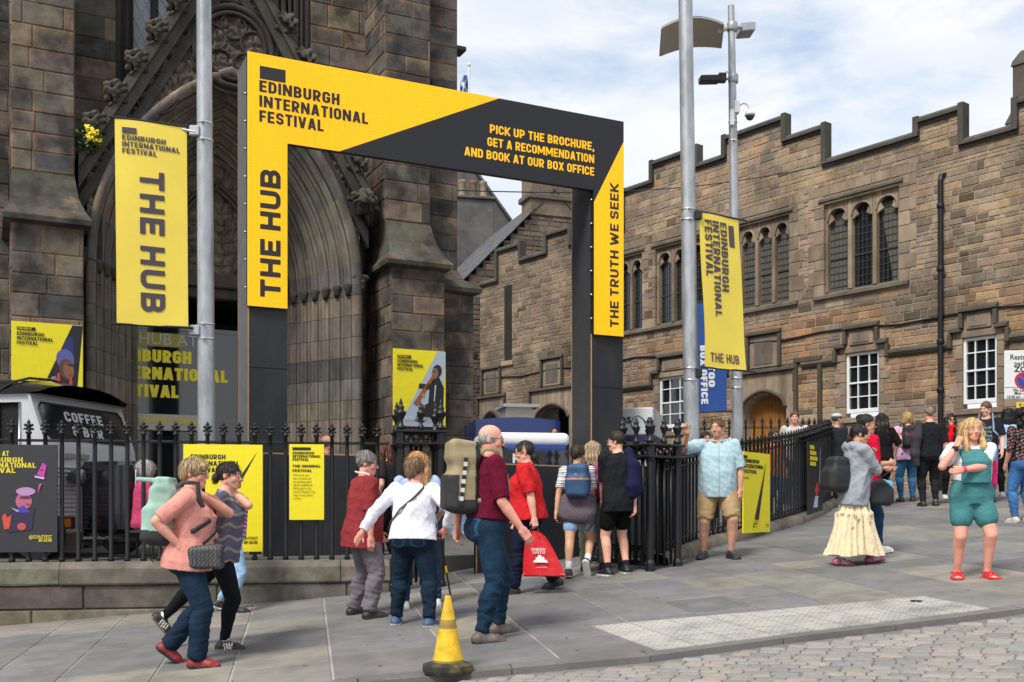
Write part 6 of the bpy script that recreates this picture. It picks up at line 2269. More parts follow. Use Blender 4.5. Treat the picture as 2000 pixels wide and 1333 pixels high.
# saltire flag far behind
fb = at(916, 990, 52)
fl = thing('flagpole', 'distant white flagpole with a blue and white saltire flag beyond the church', 'flagpole', (fb.x, fb.y, gz(fb.x, fb.y)))
fz = fl.location.z
mb = MB(fz); zt = (990 - 127) / F * 52; mb.tube([(0, 0, fz), (0, 0, zt)], .05, 8); mb.ball((0, 0, zt), .1, 8); mb.build('pole', M['white'], fl)
fpt = lambda u, v: V(-.02 - .42 * u, .2 * math.sin(u * 9), zt - .35 - .95 * v - .45 * u)
mb = MB(fz)
N = 14
for i in range(N):
    for j in range(N):
        u, v = (i + .5) / N, (j + .5) / N
        c = (.7, .72, .75) if abs(u - v) < .1 or abs(u + v - 1) < .1 else (.02, .12, .42)
        mb.quad(fpt(i / N, j / N), fpt((i + 1) / N, j / N), fpt((i + 1) / N, (j + 1) / N), fpt(i / N, (j + 1) / N), c)
mb.build('flag', M['col'], fl)
mb = MB(CB)
mb.box(7.1, 7.36, .8, 1.1, 8.12, 8.2, bev=.01); mb.build('floodlight', M['black'], church)
# ragwort growing on the church ledge, weed at the wall foot
def leafy(o, n, rad, col, size, seed, flower=None, up=.3):
    r = random.Random(seed)
    mb = MB(); mf = MB()
    for i in range(n):
        d = V(r.gauss(0, 1), r.gauss(0, 1), r.gauss(0, 1)).normalized()
        c = V(d.x * rad[0], d.y * rad[1], d.z * rad[2]) * r.random() ** .4
        a = V(r.gauss(0, 1), r.gauss(0, 1), r.gauss(0, .6) + up).normalized()
        b_ = a.cross(V(r.gauss(0, 1), r.gauss(0, 1), r.gauss(0, 1))).normalized()
        s_ = size * r.uniform(.6, 1.4)
        mb.poly([c, c + a * s_ * .5 + b_ * s_ * .28, c + a * s_, c + a * s_ * .5 - b_ * s_ * .28], jit(col, r, .3))
        if flower and d.x > -.2 and c.z > -.06 and r.random() < .8:
            q = c + V(0, -.04, .03)
            nn = V(r.gauss(0, .4), -1, r.gauss(.5, .4)).normalized(); e = nn.cross(Z3).normalized(); g = nn.cross(e)
            mf.poly([q + e * (.021 * math.cos(t)) + g * (.021 * math.sin(t)) for t in [k * math.pi / 3 for k in range(6)]], jit(flower, r, .15))
    for i in range(6):
        mb.tube([(0, .02, -rad[2]), (r.uniform(-.5, .5) * rad[0], r.uniform(-.4, 0) * rad[1], r.uniform(-.3, .5) * rad[2])], .006, 4, (.04, .07, .02))
    mb.build('foliage', M['leaf'], o)
    if flower:
        mf.build('flowers', M['leaf'], o)
pp = CO + cu * 1.02 + cn * .30
fo = thing('ragwort_plant', 'clump of yellow ragwort flowering on the ledge beside the left church buttress', 'plant', (pp.x, pp.y, 5.40), CA)
leafy(fo, 620, (.19, .16, .22), (.045, .085, .02), .06, 3, (.85, .66, .015))
pw = gp(32, 1219)
wo_ = thing('weed', 'small green weed sprouting at the foot of the low stone wall', 'plant', tuple(pw + V(0, .0, .03)))
leafy(wo_, 46, (.09, .05, .035), (.12, .22, .03), .05, 5)
mb = MB()
for (px, py) in ((1790, 1178),):
    q = gp(px, py)
    mb.lathe([(.055, 0), (.05, .004)], (q.x, q.y, q.z + .018), 16, (.03, .03, .03))
tag(mb.build('drain_cover', M['black']), 'small round black drain cover set in the pale tactile strip', 'drain cover')
# ---------------------------------------------------------------- people
M['skin'] = mat('skin', vcol=True, rough=.5, vary=.07, vscale=35, spec=.35)
M['skin'].node_tree.nodes['Principled BSDF'].inputs['Subsurface Weight'].default_value = .08
M['skin'].node_tree.nodes['Principled BSDF'].inputs['Subsurface Radius'].default_value = (.012, .005, .003)
M['cloth'] = mat('woven_cloth', vcol=True, rough=.95, vary=.16, vscale=22, bump=.5, bscale=26, spec=.1)
M['denim'] = mat('denim', vcol=True, rough=.85, vary=.3, vscale=16, bump=.45, bscale=30, spec=.12)
M['hair'] = mat('hair', vcol=True, rough=.5, vary=.38, vscale=45, bump=.5, bscale=75, spec=.4, stretch=(1, 1, .22))
M['shoe'] = mat('shoe', vcol=True, rough=.55, vary=.12, vscale=30, bump=.1, bscale=60)
M['nylon'] = mat('nylon', vcol=True, rough=.6, vary=.16, vscale=14, bump=.25, bscale=22, spec=.4)
A3 = lambda *a: np.array(a, float)
def unit(v):
    v = np.asarray(v, float); return v / (np.linalg.norm(v) + 1e-9)
def ik(a, c, l1, l2, pole):
    """middle joint between a and c bent towards pole; c is pulled in if out of reach"""
    d = c - a; L_ = np.linalg.norm(d)
    mxl = (l1 + l2) * .998
    if L_ > mxl:
        c = a + d / L_ * mxl; d = c - a; L_ = mxl
    x = (l1 * l1 - l2 * l2 + L_ * L_) / (2 * L_)
    hgt = math.sqrt(max(0, l1 * l1 - x * x))
    u = d / L_
    p = np.asarray(pole, float); p = unit(p - u * (p @ u))
    return a + u * x + p * hgt, c
SKIN = dict(fair=lin(222, 168, 146), pink=lin(224, 160, 140), tan=lin(202, 152, 126), olive=lin(205, 158, 125), brown=lin(150, 98, 70))
EYE_M = M['col']
def rotm(yaw, pitch, roll=0):
    """head axes: yaw to its left (+), pitch nods down (+)"""
    cy, sy, cp, sp, cr_, sr = math.cos(yaw), math.sin(yaw), math.cos(pitch), math.sin(pitch), math.cos(roll), math.sin(roll)
    Rz = A3([cy, -sy, 0], [sy, cy, 0], [0, 0, 1]).reshape(3, 3)
    Rx = A3([1, 0, 0], [0, cp, sp], [0, -sp, cp]).reshape(3, 3)
    Ry = A3([cr_, 0, sr], [0, 1, 0], [-sr, 0, cr_]).reshape(3, 3)
    return Rz @ Rx @ Ry
def folds(p, amp):
    a = waves(p.seed * 7 + 1, amp * .85, 15, 4, (1, 1, .5), crease=True); b = waves(p.seed * 11 + 3, amp * .55, 34, 4, (.8, .8, .8), crease=True)
    return lambda x, y, z: a(x, y, z) + b(x, y, z)
class Person:
    def __init__(p, label, px, py, H, yaw, feet, hands, g=1.0, fem=False, belly=0, lean=0, slean=0, head=(0, 0), skin='fair', h=.0095, poles=(None, None), palms=(None, None), curl=(25, 25), hd=(None, None),
                 twist=0, hipz=.52, z0=None, d=None, sw=1.0, seed=1, group=None, ga=None, gl=None, knee=(None, None), kx=0):
        base = gp(px, py) if d is None else at(px, 0, d)
        if d is not None:
            base.z = gz(base.x, base.y)
        if z0 is not None:
            base.z = z0
        g = .90 * (1 + (g - 1) * .85)
        p.base, p.yaw, p.H, p.g, p.fem, p.h, p.seed, p.skin = base, R(yaw), H, g, fem, h, seed, SKIN[skin] if isinstance(skin, str) else skin
        p.ga = ga or (1.0 + (g - .9) * .8); p.gl = gl or (.95 + (g - .9) * .8)
        p.root = thing('person', label, 'person', tuple(base), p.yaw, group)
        p.belly = belly * .8
        cyw, syw = math.cos(p.yaw), math.sin(p.yaw)
        gr = lambda x, y: (gz(base.x + cyw * x - syw * y, base.y + syw * x + cyw * y) - base.z) if z0 is None else 0
        p.gr = gr
        S = H
        ln, sl_ = R(lean), R(slean)
        p.U = U = unit(A3(math.sin(sl_), math.sin(ln), math.cos(ln)))
        tw = R(twist)
        p.X = X = A3(math.cos(tw), math.sin(tw), -math.sin(sl_))
        p.Fw = Fw = unit(np.cross(U, X)) * 1.0
        if Fw[1] < 0: p.Fw = Fw = -Fw
        p.C = C = A3(kx, 0, hipz * S)
        p.waist, p.chest, p.uch, p.SC, p.NB = [C + U * q * S for q in (.09, .185, .24, .276, .300)]
        p.sh = [p.SC + X * (sg * .108 * sw * S * (1 + (g - 1) * .3)) - U * .006 * S for sg in (1, -1)]
        p.hip = [C + A3(sg * .052 * S * (1 + (g - 1) * .35), 0, -.015 * S) for sg in (1, -1)]
        p.ank, p.kn, p.fdir, p.fup = [], [], [], []
        for i, f in enumerate(feet):
            x, y = f[0], f[1]; lift = f[2] if len(f) > 2 else 0; pit = R(f[3]) if len(f) > 3 else 0; fy = R(f[4]) if len(f) > 4 else R(-8 if i == 0 else 8)
            a = A3(x, y, gr(x, y) + lift + .048 * S)
            fd = A3(-math.sin(fy) * math.cos(pit), math.cos(fy) * math.cos(pit), -math.sin(pit))
            side = A3(math.cos(fy), math.sin(fy), 0)
            kp = knee[i] if knee[i] is not None else A3(-math.sin(fy), math.cos(fy), 0)
            k_, a = ik(p.hip[i], a, .247 * S, .228 * S, kp)
            p.kn.append(k_); p.ank.append(a); p.fdir.append(fd); p.fup.append(np.cross(side, fd))
        p.el, p.wr = [], []
        for i, q in enumerate(hands):
            sg = 1 - 2 * i
            pole = poles[i] if poles[i] is not None else A3(sg * .5, -1, -.35)
            e, w = ik(p.sh[i], A3(*q), .172 * S, .150 * S, pole)
            p.el.append(e); p.wr.append(w)
        p.palms, p.curl, p.hd = palms, curl, hd
        p.hs = 1.0 * (H / 1.70) ** .6
        p.HM = rotm(R(head[0]) + tw, R(head[1]), R(head[2]) if len(head) > 2 else 0)
        p.HC = p.NB + U * .05 * S + A3(0, .012, .060) * p.hs + p.HM @ A3(0, .006, 0)
        p.clothes = []
    def hp(p, x, y, z):
        return p.HC + p.HM @ (A3(x, y, z) * p.hs)
    # -- building blocks shared by body and clothes
    def profile(p):
        """body sections up the trunk: height over the pelvis, half width, half depth, forward offset"""
        S, g, f = p.H, p.g / .9, p.fem
        gw = lambda k: 1 + (g - 1) * k
        T = [(-.065, .080, .062, -.004), (-.02, .102 if f else .095, .074, -.006), (.03, .096 if f else .090, .070, -.004), (.085, .078 if f else .082, .060, 0), (.14, .082 if f else .088, .063, 0),
             (.19, .090 if f else .098, .068, .002), (.235, .096 if f else .104, .060, -.004), (.268, .092 if f else .10, .046, -.008), (.288, .060, .038, -.010), (.305, .040, .034, -.008), (.322, .032, .030, -.004)]
        o = []
        for u, rx, ry, oy in T:
            k = gw(1.0 if u < .2 else .45)
            bl = p.belly * math.exp(-((u - .075) / .07) ** 2)
            o.append((u * S, rx * k * S, (ry * k + .014 * bl) * S, (oy + .018 * bl) * S))
        return np.array(o).T
    def draped(p, t, rx, ry, oy, drape, hem=None, flare=0):
        S = p.H
        if hem is not None and hem < t[0]:
            t = np.concatenate([[hem - .03], t]); rx = np.concatenate([[rx[0]], rx]); ry = np.concatenate([[ry[0]], ry]); oy = np.concatenate([[oy[0]], oy])
        bust = np.where(np.abs(t - .195 * S) < .03 * S, (.026 * S if p.fem else 0), 0)
        fr_ = ry + oy + bust; bk = ry - oy; rx = rx.copy()
        for i in range(len(t) - 2, -1, -1):
            if t[i] < .22 * S:
                fr_[i] = max(fr_[i], fr_[i + 1] * drape + fr_[i] * (1 - drape)); bk[i] = max(bk[i], bk[i + 1] * drape + bk[i] * (1 - drape))
                rx[i] = max(rx[i], rx[i + 1] * drape + rx[i] * (1 - drape))
        lowf = np.clip(-(t - .2 * S) / (.3 * S), 0, 1) * flare
        return t, rx + lowf, (fr_ + bk) / 2 + lowf, (fr_ - bk) / 2
    def torso(p, b, e=0.0, k=.022, low=True, drape=0, hem=None, flare=0):
        S, g, X, U, Fw, C = p.H, p.g, p.X, p.U, p.Fw, p.C
        t, rx, ry, oy = p.profile()
        if not low:
            m = t > -.01 * S; t, rx, ry, oy = t[m], rx[m], ry[m], oy[m]
        if drape:
            t, rx, ry, oy = p.draped(t, rx, ry, oy, drape, hem, flare)
        ee = np.where(t > .28 * S, e * .6, e)
        b.loft(C, X, Fw, U, t, rx + ee, ry + ee, oy, k)
        if low:
            for sg in (1, -1):
                b.ell(C + A3(sg * .040 * S * g, -.030 * S, -.018 * S), np.full(3, .054 * S * (1 + (g - .9) * .8) + e * .8), k=k)
        if p.fem:
            for sg in (1, -1):
                b.ell(p.chest + X * (sg * .040 * S) + Fw * (.047 * S * (1 + (g - .9) * .5)) + U * .008 * S, np.full(3, .036 * S * (1 + (g - .9) * .9) + e * .9), k=.025)
    def leg(p, b, i, t0=0, t1=1, e=0.0, flare=0, k=.03, flat=False):
        S, g = p.H, p.gl
        hp_, kn, an = p.hip[i], p.kn[i], p.ank[i]
        back = unit(np.cross(np.cross(an - kn, A3(0, 1, 0)), an - kn)) if abs(unit(an - kn)[1]) < .98 else A3(0, 0, 1)
        pts = [(0, hp_, .056 * g), (.25, hp_ * .5 + kn * .5, .048 * g), (.5, kn, .0345 * (1 + (g - 1) * .7)), (.64, kn * .70 + an * .30 - back * .009 * S, .0345 * (1 + (g - 1) * .8)), (.85, kn * .3 + an * .7, .0235), (1, an, .0195)]
        def at_(t):
            for (ta, a, ra), (tb, c, rb) in zip(pts, pts[1:]):
                if ta <= t <= tb:
                    u = (t - ta) / (tb - ta); return a + (c - a) * u, ra + (rb - ra) * u
            return pts[-1][1], pts[-1][2]
        ts = [t0] + [q[0] for q in pts if t0 < q[0] < t1] + [t1]
        fl = lambda t: flare * max(0, t - .5) * 2
        sub = []
        for a, c in zip(ts, ts[1:]):
            sub += [a, (a * 2 + c) / 3, (a + c * 2) / 3]
        sub.append(ts[-1])
        rs = [at_(t)[1] * S + e * min(1, .35 + t * 2.6) + fl(t) for t in sub]
        rs = [rs[0]] + [(rs[j - 1] + 2 * rs[j] + rs[j + 1]) / 4 for j in range(1, len(rs) - 1)] + [rs[-1]]
        b.hchain([at_(t)[0] for t in sub], rs, k, flat)
        return at_(t1)
    def arm(p, b, i, t1=1.0, e=0.0, k=.02, flat=False, e1=None):
        S, g = p.H, p.ga
        s_, el, wr = p.sh[i], p.el[i], p.wr[i]
        pts = [(0, s_, .0305 * g), (.28, s_ * .45 + el * .55, .027 * g), (.53, el, .0215 * g), (.66, el * .72 + wr * .28, .0225 * g), (1, wr, .0148)]
        e1 = e if e1 is None else e1
        def at_(t):
            for (ta, a, ra), (tb, c, rb) in zip(pts, pts[1:]):
                if ta <= t <= tb + 1e-6:
                    u = (t - ta) / (tb - ta); return a + (c - a) * u, ra + (rb - ra) * u
        ts = [0] + [q[0] for q in pts if 0 < q[0] < t1 - .01] + [t1]
        b.hchain([at_(t)[0] for t in ts], [at_(t)[1] * S + e + (e1 - e) * t / t1 for t in ts], k, flat)
    def hand(p, b, i):
        S = p.H * (.86 if p.fem else .92); sg = 1 - 2 * i
        W_ = p.wr[i]
        d = unit(p.wr[i] - p.el[i]) if p.hd[i] is None else unit(p.hd[i])
        pn = p.palms[i] if p.palms[i] is not None else A3(-sg, .0, 0)
        pn = unit(np.asarray(pn, float) - d * (np.asarray(pn, float) @ d))
        s_ = np.cross(d, pn) * sg
        Mx = np.stack([s_, d, pn])
        b.cap(W_, W_ + d * .014 * S, .0165 * S, .017 * S, k=.012)
        b.rbox(W_ + d * .030 * S, A3(.0175, .024, .0055) * S, .006 * S, Mx, k=.012)
        c = R(p.curl[i])
        for n, (off, ln, cu) in enumerate(((.0165, .043, .75), (.0058, .049, .95), (-.005, .046, 1.05), (-.0155, .036, 1.2))):
            q = W_ + d * .054 * S + s_ * off * S
            ang = 0
            for j, fr in enumerate((.45, .32, .23)):
                ang += c * cu * (.8 if j == 0 else 1.0)
                dd = d * math.cos(ang) + pn * math.sin(ang) + s_ * off * (2.2 if c < .8 else .2)
                q2 = q + unit(dd) * ln * fr * S * 1.08
                b.cap(q, q2, (.0056 - .0006 * j) * S, (.0052 - .0007 * j) * S, k=.0035)
                q = q2
        q = W_ + d * .014 * S + s_ * .015 * S + pn * .003 * S
        t1_ = q + unit(d * .62 + s_ * .6 + pn * .35) * .026 * S
        t2_ = t1_ + unit(d * .85 + s_ * .1 + pn * (.35 + .4 * math.sin(c))) * .024 * S
        b.cap(q, t1_, .0085 * S, .0064 * S, k=.008).cap(t1_, t2_, .0062 * S, .0048 * S, k=.004)
        p.grip = W_ + d * .052 * S + pn * .016 * S
    def put(p, name, b, colf, m, h=None, noise=None, parent=None):
        Vt, Fc = b.mesh(h or p.h, noise)
        if callable(colf):
            cf = colf
        else:
            cf = lambda P, c=colf: np.tile(A3(*c), (len(P), 1))
        return np_mesh(name, Vt, Fc, m, parent or p.root, cf)
    def build_body(p, stubble=0, lips=None, shoes=True, brow=(.05, .035, .025), eyes=True, toes=False):
        S, hs = p.H, p.hs
        b = Blob(.02)
        p.torso(b, 0)
        for i in (0, 1):
            p.leg(b, i, k=.025); p.arm(b, i); p.hand(b, i)
            a, f, u = p.ank[i], p.fdir[i], p.fup[i]
            b.cap(a, a - f * .022 * S - u * .028 * S, .0195 * S, .0165 * S, k=.010)
            b.cap(a - u * .016 * S, a + f * .064 * S - u * .036 * S, .019 * S, .010 * S, k=.012)
            sd = np.cross(f, u)
            for n, o in enumerate((-.016, -.0075, 0, .0075, .0145)):
                o = o * (1 if i == 0 else -1)
                b.cap(a + f * .060 * S + sd * o * S - u * .037 * S, a + f * (.090 - .004 * n) * S + sd * o * 1.1 * S - u * .040 * S, .0085 * S, (.0070 if n == 0 else .0050) * S, k=.004)
        b.cap(p.NB - p.U * .02 * S, p.hp(0, -.018, -.05), .034 * S * (1 + (p.g - 1) * .4), .0305 * S * (1 + (p.g - 1) * .35), k=.02)
        hc = lambda x, y, z: p.hp(x, y, z)
        wf = 1 + (p.g - 1) * .25
        Mt = p.HM.T
        E = lambda x, y, z, r, k=.02, sub=False: b.ell(hc(x, y, z), A3(*r) * hs, Mt, k=k, sub=sub)
        E(0, -.012, .035, (.074, .092, .082))
        b.cap(hc(0, .026, -.005), hc(0, .048, -.074), .061 * hs * wf, .037 * hs * wf, k=.02)
        for s_ in (1, -1):
            b.cap(hc(s_ * .044 * wf, .0, -.052), hc(s_ * .012, .056, -.09), .026 * hs, .022 * hs, k=.02)
            E(s_ * .038, .056, -.028, (.026, .024, .026))
            E(s_ * .074, -.016, -.008, (.008, .017, .028), .008)
        E(0, .066, -.094, (.02, .017, .016), .015)
        b.cap(hc(-.03, .076, .028), hc(.03, .076, .028), .012 * hs, k=.015)
        for s_ in (1, -1):
            E(s_ * .031, .094, .006, (.018, .015, .012), .012, True)
        b.cap(hc(0, .082, .012), hc(0, .107, -.026), .008 * hs, .0115 * hs, k=.010)
        for s_ in (1, -1):
            E(s_ * .011, .095, -.033, (.009, .011, .008), .006)
        b.cap(hc(-.019, .084, -.059), hc(.019, .084, -.059), .0065 * hs, k=.008)
        b.cap(hc(-.015, .084, -.068), hc(.015, .084, -.068), .007 * hs, k=.007)
        sk = A3(*p.skin)
        lipc = A3(*(lips or tuple(sk * A3(.85, .5, .52))))
        def colf(P):
            q = (P - p.HC) @ p.HM / hs
            c = np.tile(sk, (len(P), 1))
            c *= (1 + .10 * np.sin(P[:, 0] * 31 + 1.3) * np.sin(P[:, 2] * 23))[:, None] * .97 + .03
            def spot(cx, cy, cz, rx, ry, rz, col, a=1.0, soft=.5):
                d = np.sqrt(((q[:, 0] - cx) / rx) ** 2 + ((q[:, 1] - cy) / ry) ** 2 + ((q[:, 2] - cz) / rz) ** 2)
                w = np.clip((1 - d) / soft, 0, 1)[:, None] * a
                c[:] = c * (1 - w) + np.asarray(col) * w
            for s_ in (1, -1):
                spot(s_ * .042, .07, -.03, .03, .05, .026, sk * A3(1.0, .72, .70), .45, .9)
                spot(s_ * .079, -.014, -.008, .016, .03, .036, sk * A3(.95, .68, .62), .5)
            spot(0, .107, -.028, .016, .02, .016, sk * A3(1.0, .74, .70), .5)
            if stubble:
                spot(0, .05, -.085, .075, .085, .05, sk * A3(.5, .45, .42), stubble, .5)
            spot(0, .088, -.0635, .024, .016, .010, lipc, .9, .4)
            for s_ in (1, -1):
                spot(s_ * .032, .084, .0285, .021, .024, .0065, brow, .85, .4)
                spot(s_ * .031, .08, .007, .017, .016, .009, sk * .28, .85, .5)
            # knuckles and forearms a touch redder
            for w_ in p.wr:
                d = np.linalg.norm(P - w_, axis=1)
                k = np.clip(1 - d / (.14 * S), 0, 1)[:, None] * .25
                c[:] = c * (1 - k) + sk * A3(1.02, .80, .74) * k
            return c
        p.body = p.put('body', b, colf, M['skin'])
        if eyes:
            for s_ in (1, -1):
                mb = MB()
                e = p.hp(s_ * .031, .0795, .007); f = p.HM @ A3(0, 1, 0)
                mb.ball(tuple(e), .0098 * hs, 10, (.62, .58, .55))
                q = e + f * .0062 * hs
                mb.ball(tuple(q), .0052 * hs, 8, (.02, .018, .016))
                mb.build('eye', M['col'], p.root)
        return p
    def top(p, c, sl=.36, hem=.44, e=.016, name='shirt', pat=None, m='cloth', neck=.056, noise=.007, esl=None, vneck=0, low=True, open_=None, k=.022, hood=False, flare=0, drape=.82):
        S = p.H
        b = Blob(.03)
        p.torso(b, e, k, drape=drape, hem=(hem - .52) * S, flare=flare + .012)
        if sl:
            for i in (0, 1):
                p.arm(b, i, sl, e * .9, k=.025, flat=True, e1=(.022 if sl < .6 else .010) if esl is None else esl)
        nb = p.NB + p.U * .035 * S + p.Fw * .012 * S
        b.ell(nb, np.full(3, neck * S), k=.008, sub=True)
        if vneck:
            b.cap(p.NB + p.Fw * .06 * S, p.NB + p.Fw * .085 * S - p.U * vneck * S, .03 * S, .008 * S, k=.008, sub=True)
        if hood:
            b.cap(p.NB - p.Fw * .055 * S - p.X * .05 * S, p.NB - p.Fw * .055 * S + p.X * .05 * S, .038 * S, k=.03)
            b.cap(p.NB - p.X * .06 * S - p.Fw * .02 * S, p.NB + p.Fw * .05 * S - p.X * .03 * S + p.U * .01, .024 * S, .018 * S, k=.02)
            b.cap(p.NB + p.X * .06 * S - p.Fw * .02 * S, p.NB + p.Fw * .05 * S + p.X * .03 * S + p.U * .01, .024 * S, .018 * S, k=.02)
        b.clip(A3(0, 0, hem * S), A3(0, -.10, -1))
        base = A3(*c)
        def colf(P):
            o = np.tile(base, (len(P), 1))
            if pat is not None:
                o = pat(P, o)
            return o
        o = p.put(name, b, colf, M[m], noise=folds(p, noise))
        return o
    def legs(p, c, t1=.97, e=.012, name='trousers', flare=0, m='denim', noise=.006, wz=None, pat=None, ew=.011):
        S = p.H
        if wz is None: wz = .535
        b = Blob(.025)
        p.torso_low(b, e, ew)
        for i in (0, 1):
            p.leg(b, i, 0, t1, e, flare, k=.032, flat=True)
        b.clip(p.C + A3(0, 0, (wz - .52) * S), A3(0, 0, 1))
        base = A3(*c)
        def colf(P):
            o = np.tile(base, (len(P), 1))
            if m == 'denim':
                w = np.zeros(len(P))
                for i in (0, 1):
                    mid = p.hip[i] * .45 + p.kn[i] * .55
                    d = np.linalg.norm((P - mid) * A3(1, 1, .45), axis=1)
                    w = np.maximum(w, np.clip(1 - d / (.11 * S), 0, 1))
                o = o * (1 + .7 * w[:, None])
            return pat(P, o) if pat else o
        kz = np.mean([k[2] for k in p.kn])
        n1 = waves(p.seed * 5 + 2, noise * .6, 15, 4, (1, 1, .6), crease=True); n2 = waves(p.seed * 3 + 5, noise * 1.1, 34, 5, (.5, .5, 1.5), crease=True)
        def nz(x, y, z):
            low = np.clip(1 - np.abs(z - .13 * S) / (.16 * S), 0, 1) + .7 * np.clip(1 - np.abs(z - kz) / (.09 * S), 0, 1)
            return (n1(x, y, z) + n2(x, y, z) * low).astype(np.float32)
        return p.put(name, b, colf, M[m], noise=nz)
    def torso_low(p, b, e, ew=.011):
        S, g, C = p.H, p.g, p.C
        t, rx, ry, oy = p.profile()
        m = t < .12 * S
        e2 = min(e, ew)
        b.loft(C, p.X, p.Fw, p.U, t[m], rx[m] + e2, ry[m] + e2, oy[m], .022)
        for sg in (1, -1):
            b.ell(C + A3(sg * .040 * S * g, -.030 * S, -.018 * S), np.full(3, .054 * S * (1 + (g - .9) * .8) + e2), k=.022)
    def shoes(p, c, sole=(.6, .6, .58), name='shoe', socks=None, accent=None, sz=.016):
        S = p.H
        for i in (0, 1):
            a, f, u = p.ank[i], p.fdir[i], p.fup[i]
            b = Blob(.02)
            b.cap(a - u * .004 * S, a - u * .025 * S - f * .010 * S, .026 * S, .028 * S)
            b.cap(a - f * .022 * S - u * .028 * S, a + f * .06 * S - u * .033 * S, .0255 * S, .027 * S, k=.02)
            b.cap(a + f * .015 * S - u * .012 * S, a + f * .068 * S - u * .033 * S, .021 * S, .024 * S, k=.02)
            b.cap(a + f * .070 * S - u * .034 * S, a + f * .094 * S - u * .036 * S, .0265 * S, .019 * S, k=.02)
            b.rbox(a + f * .036 * S - u * .0445 * S, A3(.020, .060, .002) * S, .0085 * S, np.stack([unit(np.cross(f, u)), f, u]), k=.004)
            b.clip(a - u * .0485 * S, -u)
            b.clip(a + u * .012 * S, u)
            cA, sA = A3(*c), A3(*sole)
            def colf(P, a=a, u=u, f=f):
                hgt = (P - a) @ u + .048 * S
                fw_ = (P - a) @ f
                o = np.tile(cA, (len(P), 1))
                o[hgt < sz] = sA
                lc = (np.abs((P - a) @ np.cross(f, u)) < .012 * S) & (fw_ > .02 * S) & (fw_ < .068 * S) & (hgt > .03 * S)
                o[lc & ((fw_ / S * 110) % 1 < .5)] = cA * .35 + (.25 if cA.mean() < .08 else 0) * .5
                if accent is not None:
                    st = (np.abs(((fw_ / S - .015 + hgt * .35 / S) / .014) % 1 - .5) < .22) & (fw_ > .005 * S) & (fw_ < .055 * S) & (hgt > sz * 1.2) & (hgt < .045 * S)
                    o[st] = A3(*accent)
                return o
            p.put(name, b, colf, M['shoe'], h=min(p.h, .0085))
            if socks is not None:
                b = Blob(.01)
                b.cap(a - u * .01 * S, a + (p.kn[i] - a) * (socks[1]), .0225 * S, .0255 * S, flat=True)
                p.put('sock', b, socks[0], M['cloth'])
    def hair(p, style, c, c2=None, m='hair', noise=.005):
        hs = p.hs
        b = Blob(.02)
        Mt = p.HM.T
        hc = p.hp
        E = lambda x, y, z, r, k=.02, sub=False: b.ell(hc(x, y, z), A3(*r) * hs, Mt, k=k, sub=sub)
        if style == 'bald':
            E(0, -.016, .012, (.0785, .094, .075)); E(0, .0, .085, (.09, .10, .055), .012, True); E(0, .12, 0, (.09, .085, .13), .012, True)
        elif style in ('short', 'crop', 'flat'):
            t = {'short': .012, 'crop': .006, 'flat': .010}[style]
            E(0, -.014, .040, (.074 + t, .092 + t, .080 + t * 1.2))
            E(0, .11, -.022, (.082, .075, .082), .015, True)
            b.clip(hc(0, -.03, -.048), p.HM @ A3(0, .75, -1))
            for s_ in (1, -1):
                E(s_ * .085, .012, -.02, (.022, .028, .045), .008, True)
            if style == 'flat':
                b.cap(hc(-.03, .055, .108), hc(.03, .055, .108), .022 * hs)
        elif style == 'bob':
            E(0, -.016, .036, (.092, .108, .096)); b.cap(hc(-.055, -.035, -.03), hc(.055, -.035, -.03), .052 * hs, k=.04); 
            for s_ in (1, -1):
                b.cap(hc(s_ * .07, .015, .03), hc(s_ * .076, .012, -.04), .026 * hs, .02 * hs)
            E(0, .115, -.025, (.062, .078, .085), .015, True)
            b.clip(hc(0, 0, -.085), p.HM @ A3(0, 0, -1))
        elif style == 'pixie':
            E(0, -.016, .042, (.090, .106, .094)); E(0, -.07, -.01, (.066, .045, .065))
            E(0, .118, -.03, (.068, .075, .085), .015, True)
            for s_ in (1, -1):
                E(s_ * .088, .012, -.034, (.020, .026, .034), .008, True)
            b.cap(hc(-.05, .066, .075), hc(.04, .075, .062), .024 * hs, k=.02)
        elif style in ('long', 'longfront', 'loose'):
            E(0, -.016, .036, (.083, .100, .088))
            L_ = {'long': .33, 'longfront': .36, 'loose': .24}[style]
            for x in (-.062, -.03, 0, .03, .062):
                b.chain([hc(x, -.06, .03), hc(x * 1.2, -.075, -.10), hc(x * 1.25, -.085, -L_)], [.045 * hs, .042 * hs, .022 * hs], k=.02)
            for s_ in (1, -1):
                b.chain([hc(s_ * .066, .02, .06), hc(s_ * .082, .03, -.03), hc(s_ * .085, .02, -.11)], [.026 * hs, .026 * hs, .024 * hs], k=.02)
                if style == 'longfront':
                    b.chain([hc(s_ * .082, .03, -.03), hc(s_ * .088, .07, -.16), hc(s_ * .075, .10, -.30)], [.022 * hs, .028 * hs, .012 * hs], k=.02)
            E(0, .118, -.03, (.058, .078, .092), .012, True)
        elif style in ('bun', 'tied'):
            E(0, -.016, .038, (.080, .098, .088)); E(0, .112, -.022, (.076, .075, .082), .015, True)
            b.clip(hc(0, -.03, -.06), p.HM @ A3(0, .7, -1))
            b2 = (0, -.115, -.03) if style == 'tied' else (0, -.105, -.055)
            E(*b2, (.038, .036, .04))
            if style == 'bun':
                b.chain([hc(0, -.115, -.06), hc(0, -.125, -.16)], [.03 * hs, .018 * hs])
        elif style == 'curly':
            E(0, -.016, .04, (.105, .118, .11)); E(0, -.06, -.10, (.12, .08, .11)); E(0, .125, -.03, (.062, .075, .09), .015, True)
            noise = .02
        cA = A3(*c); cB = A3(*(c2 or c))
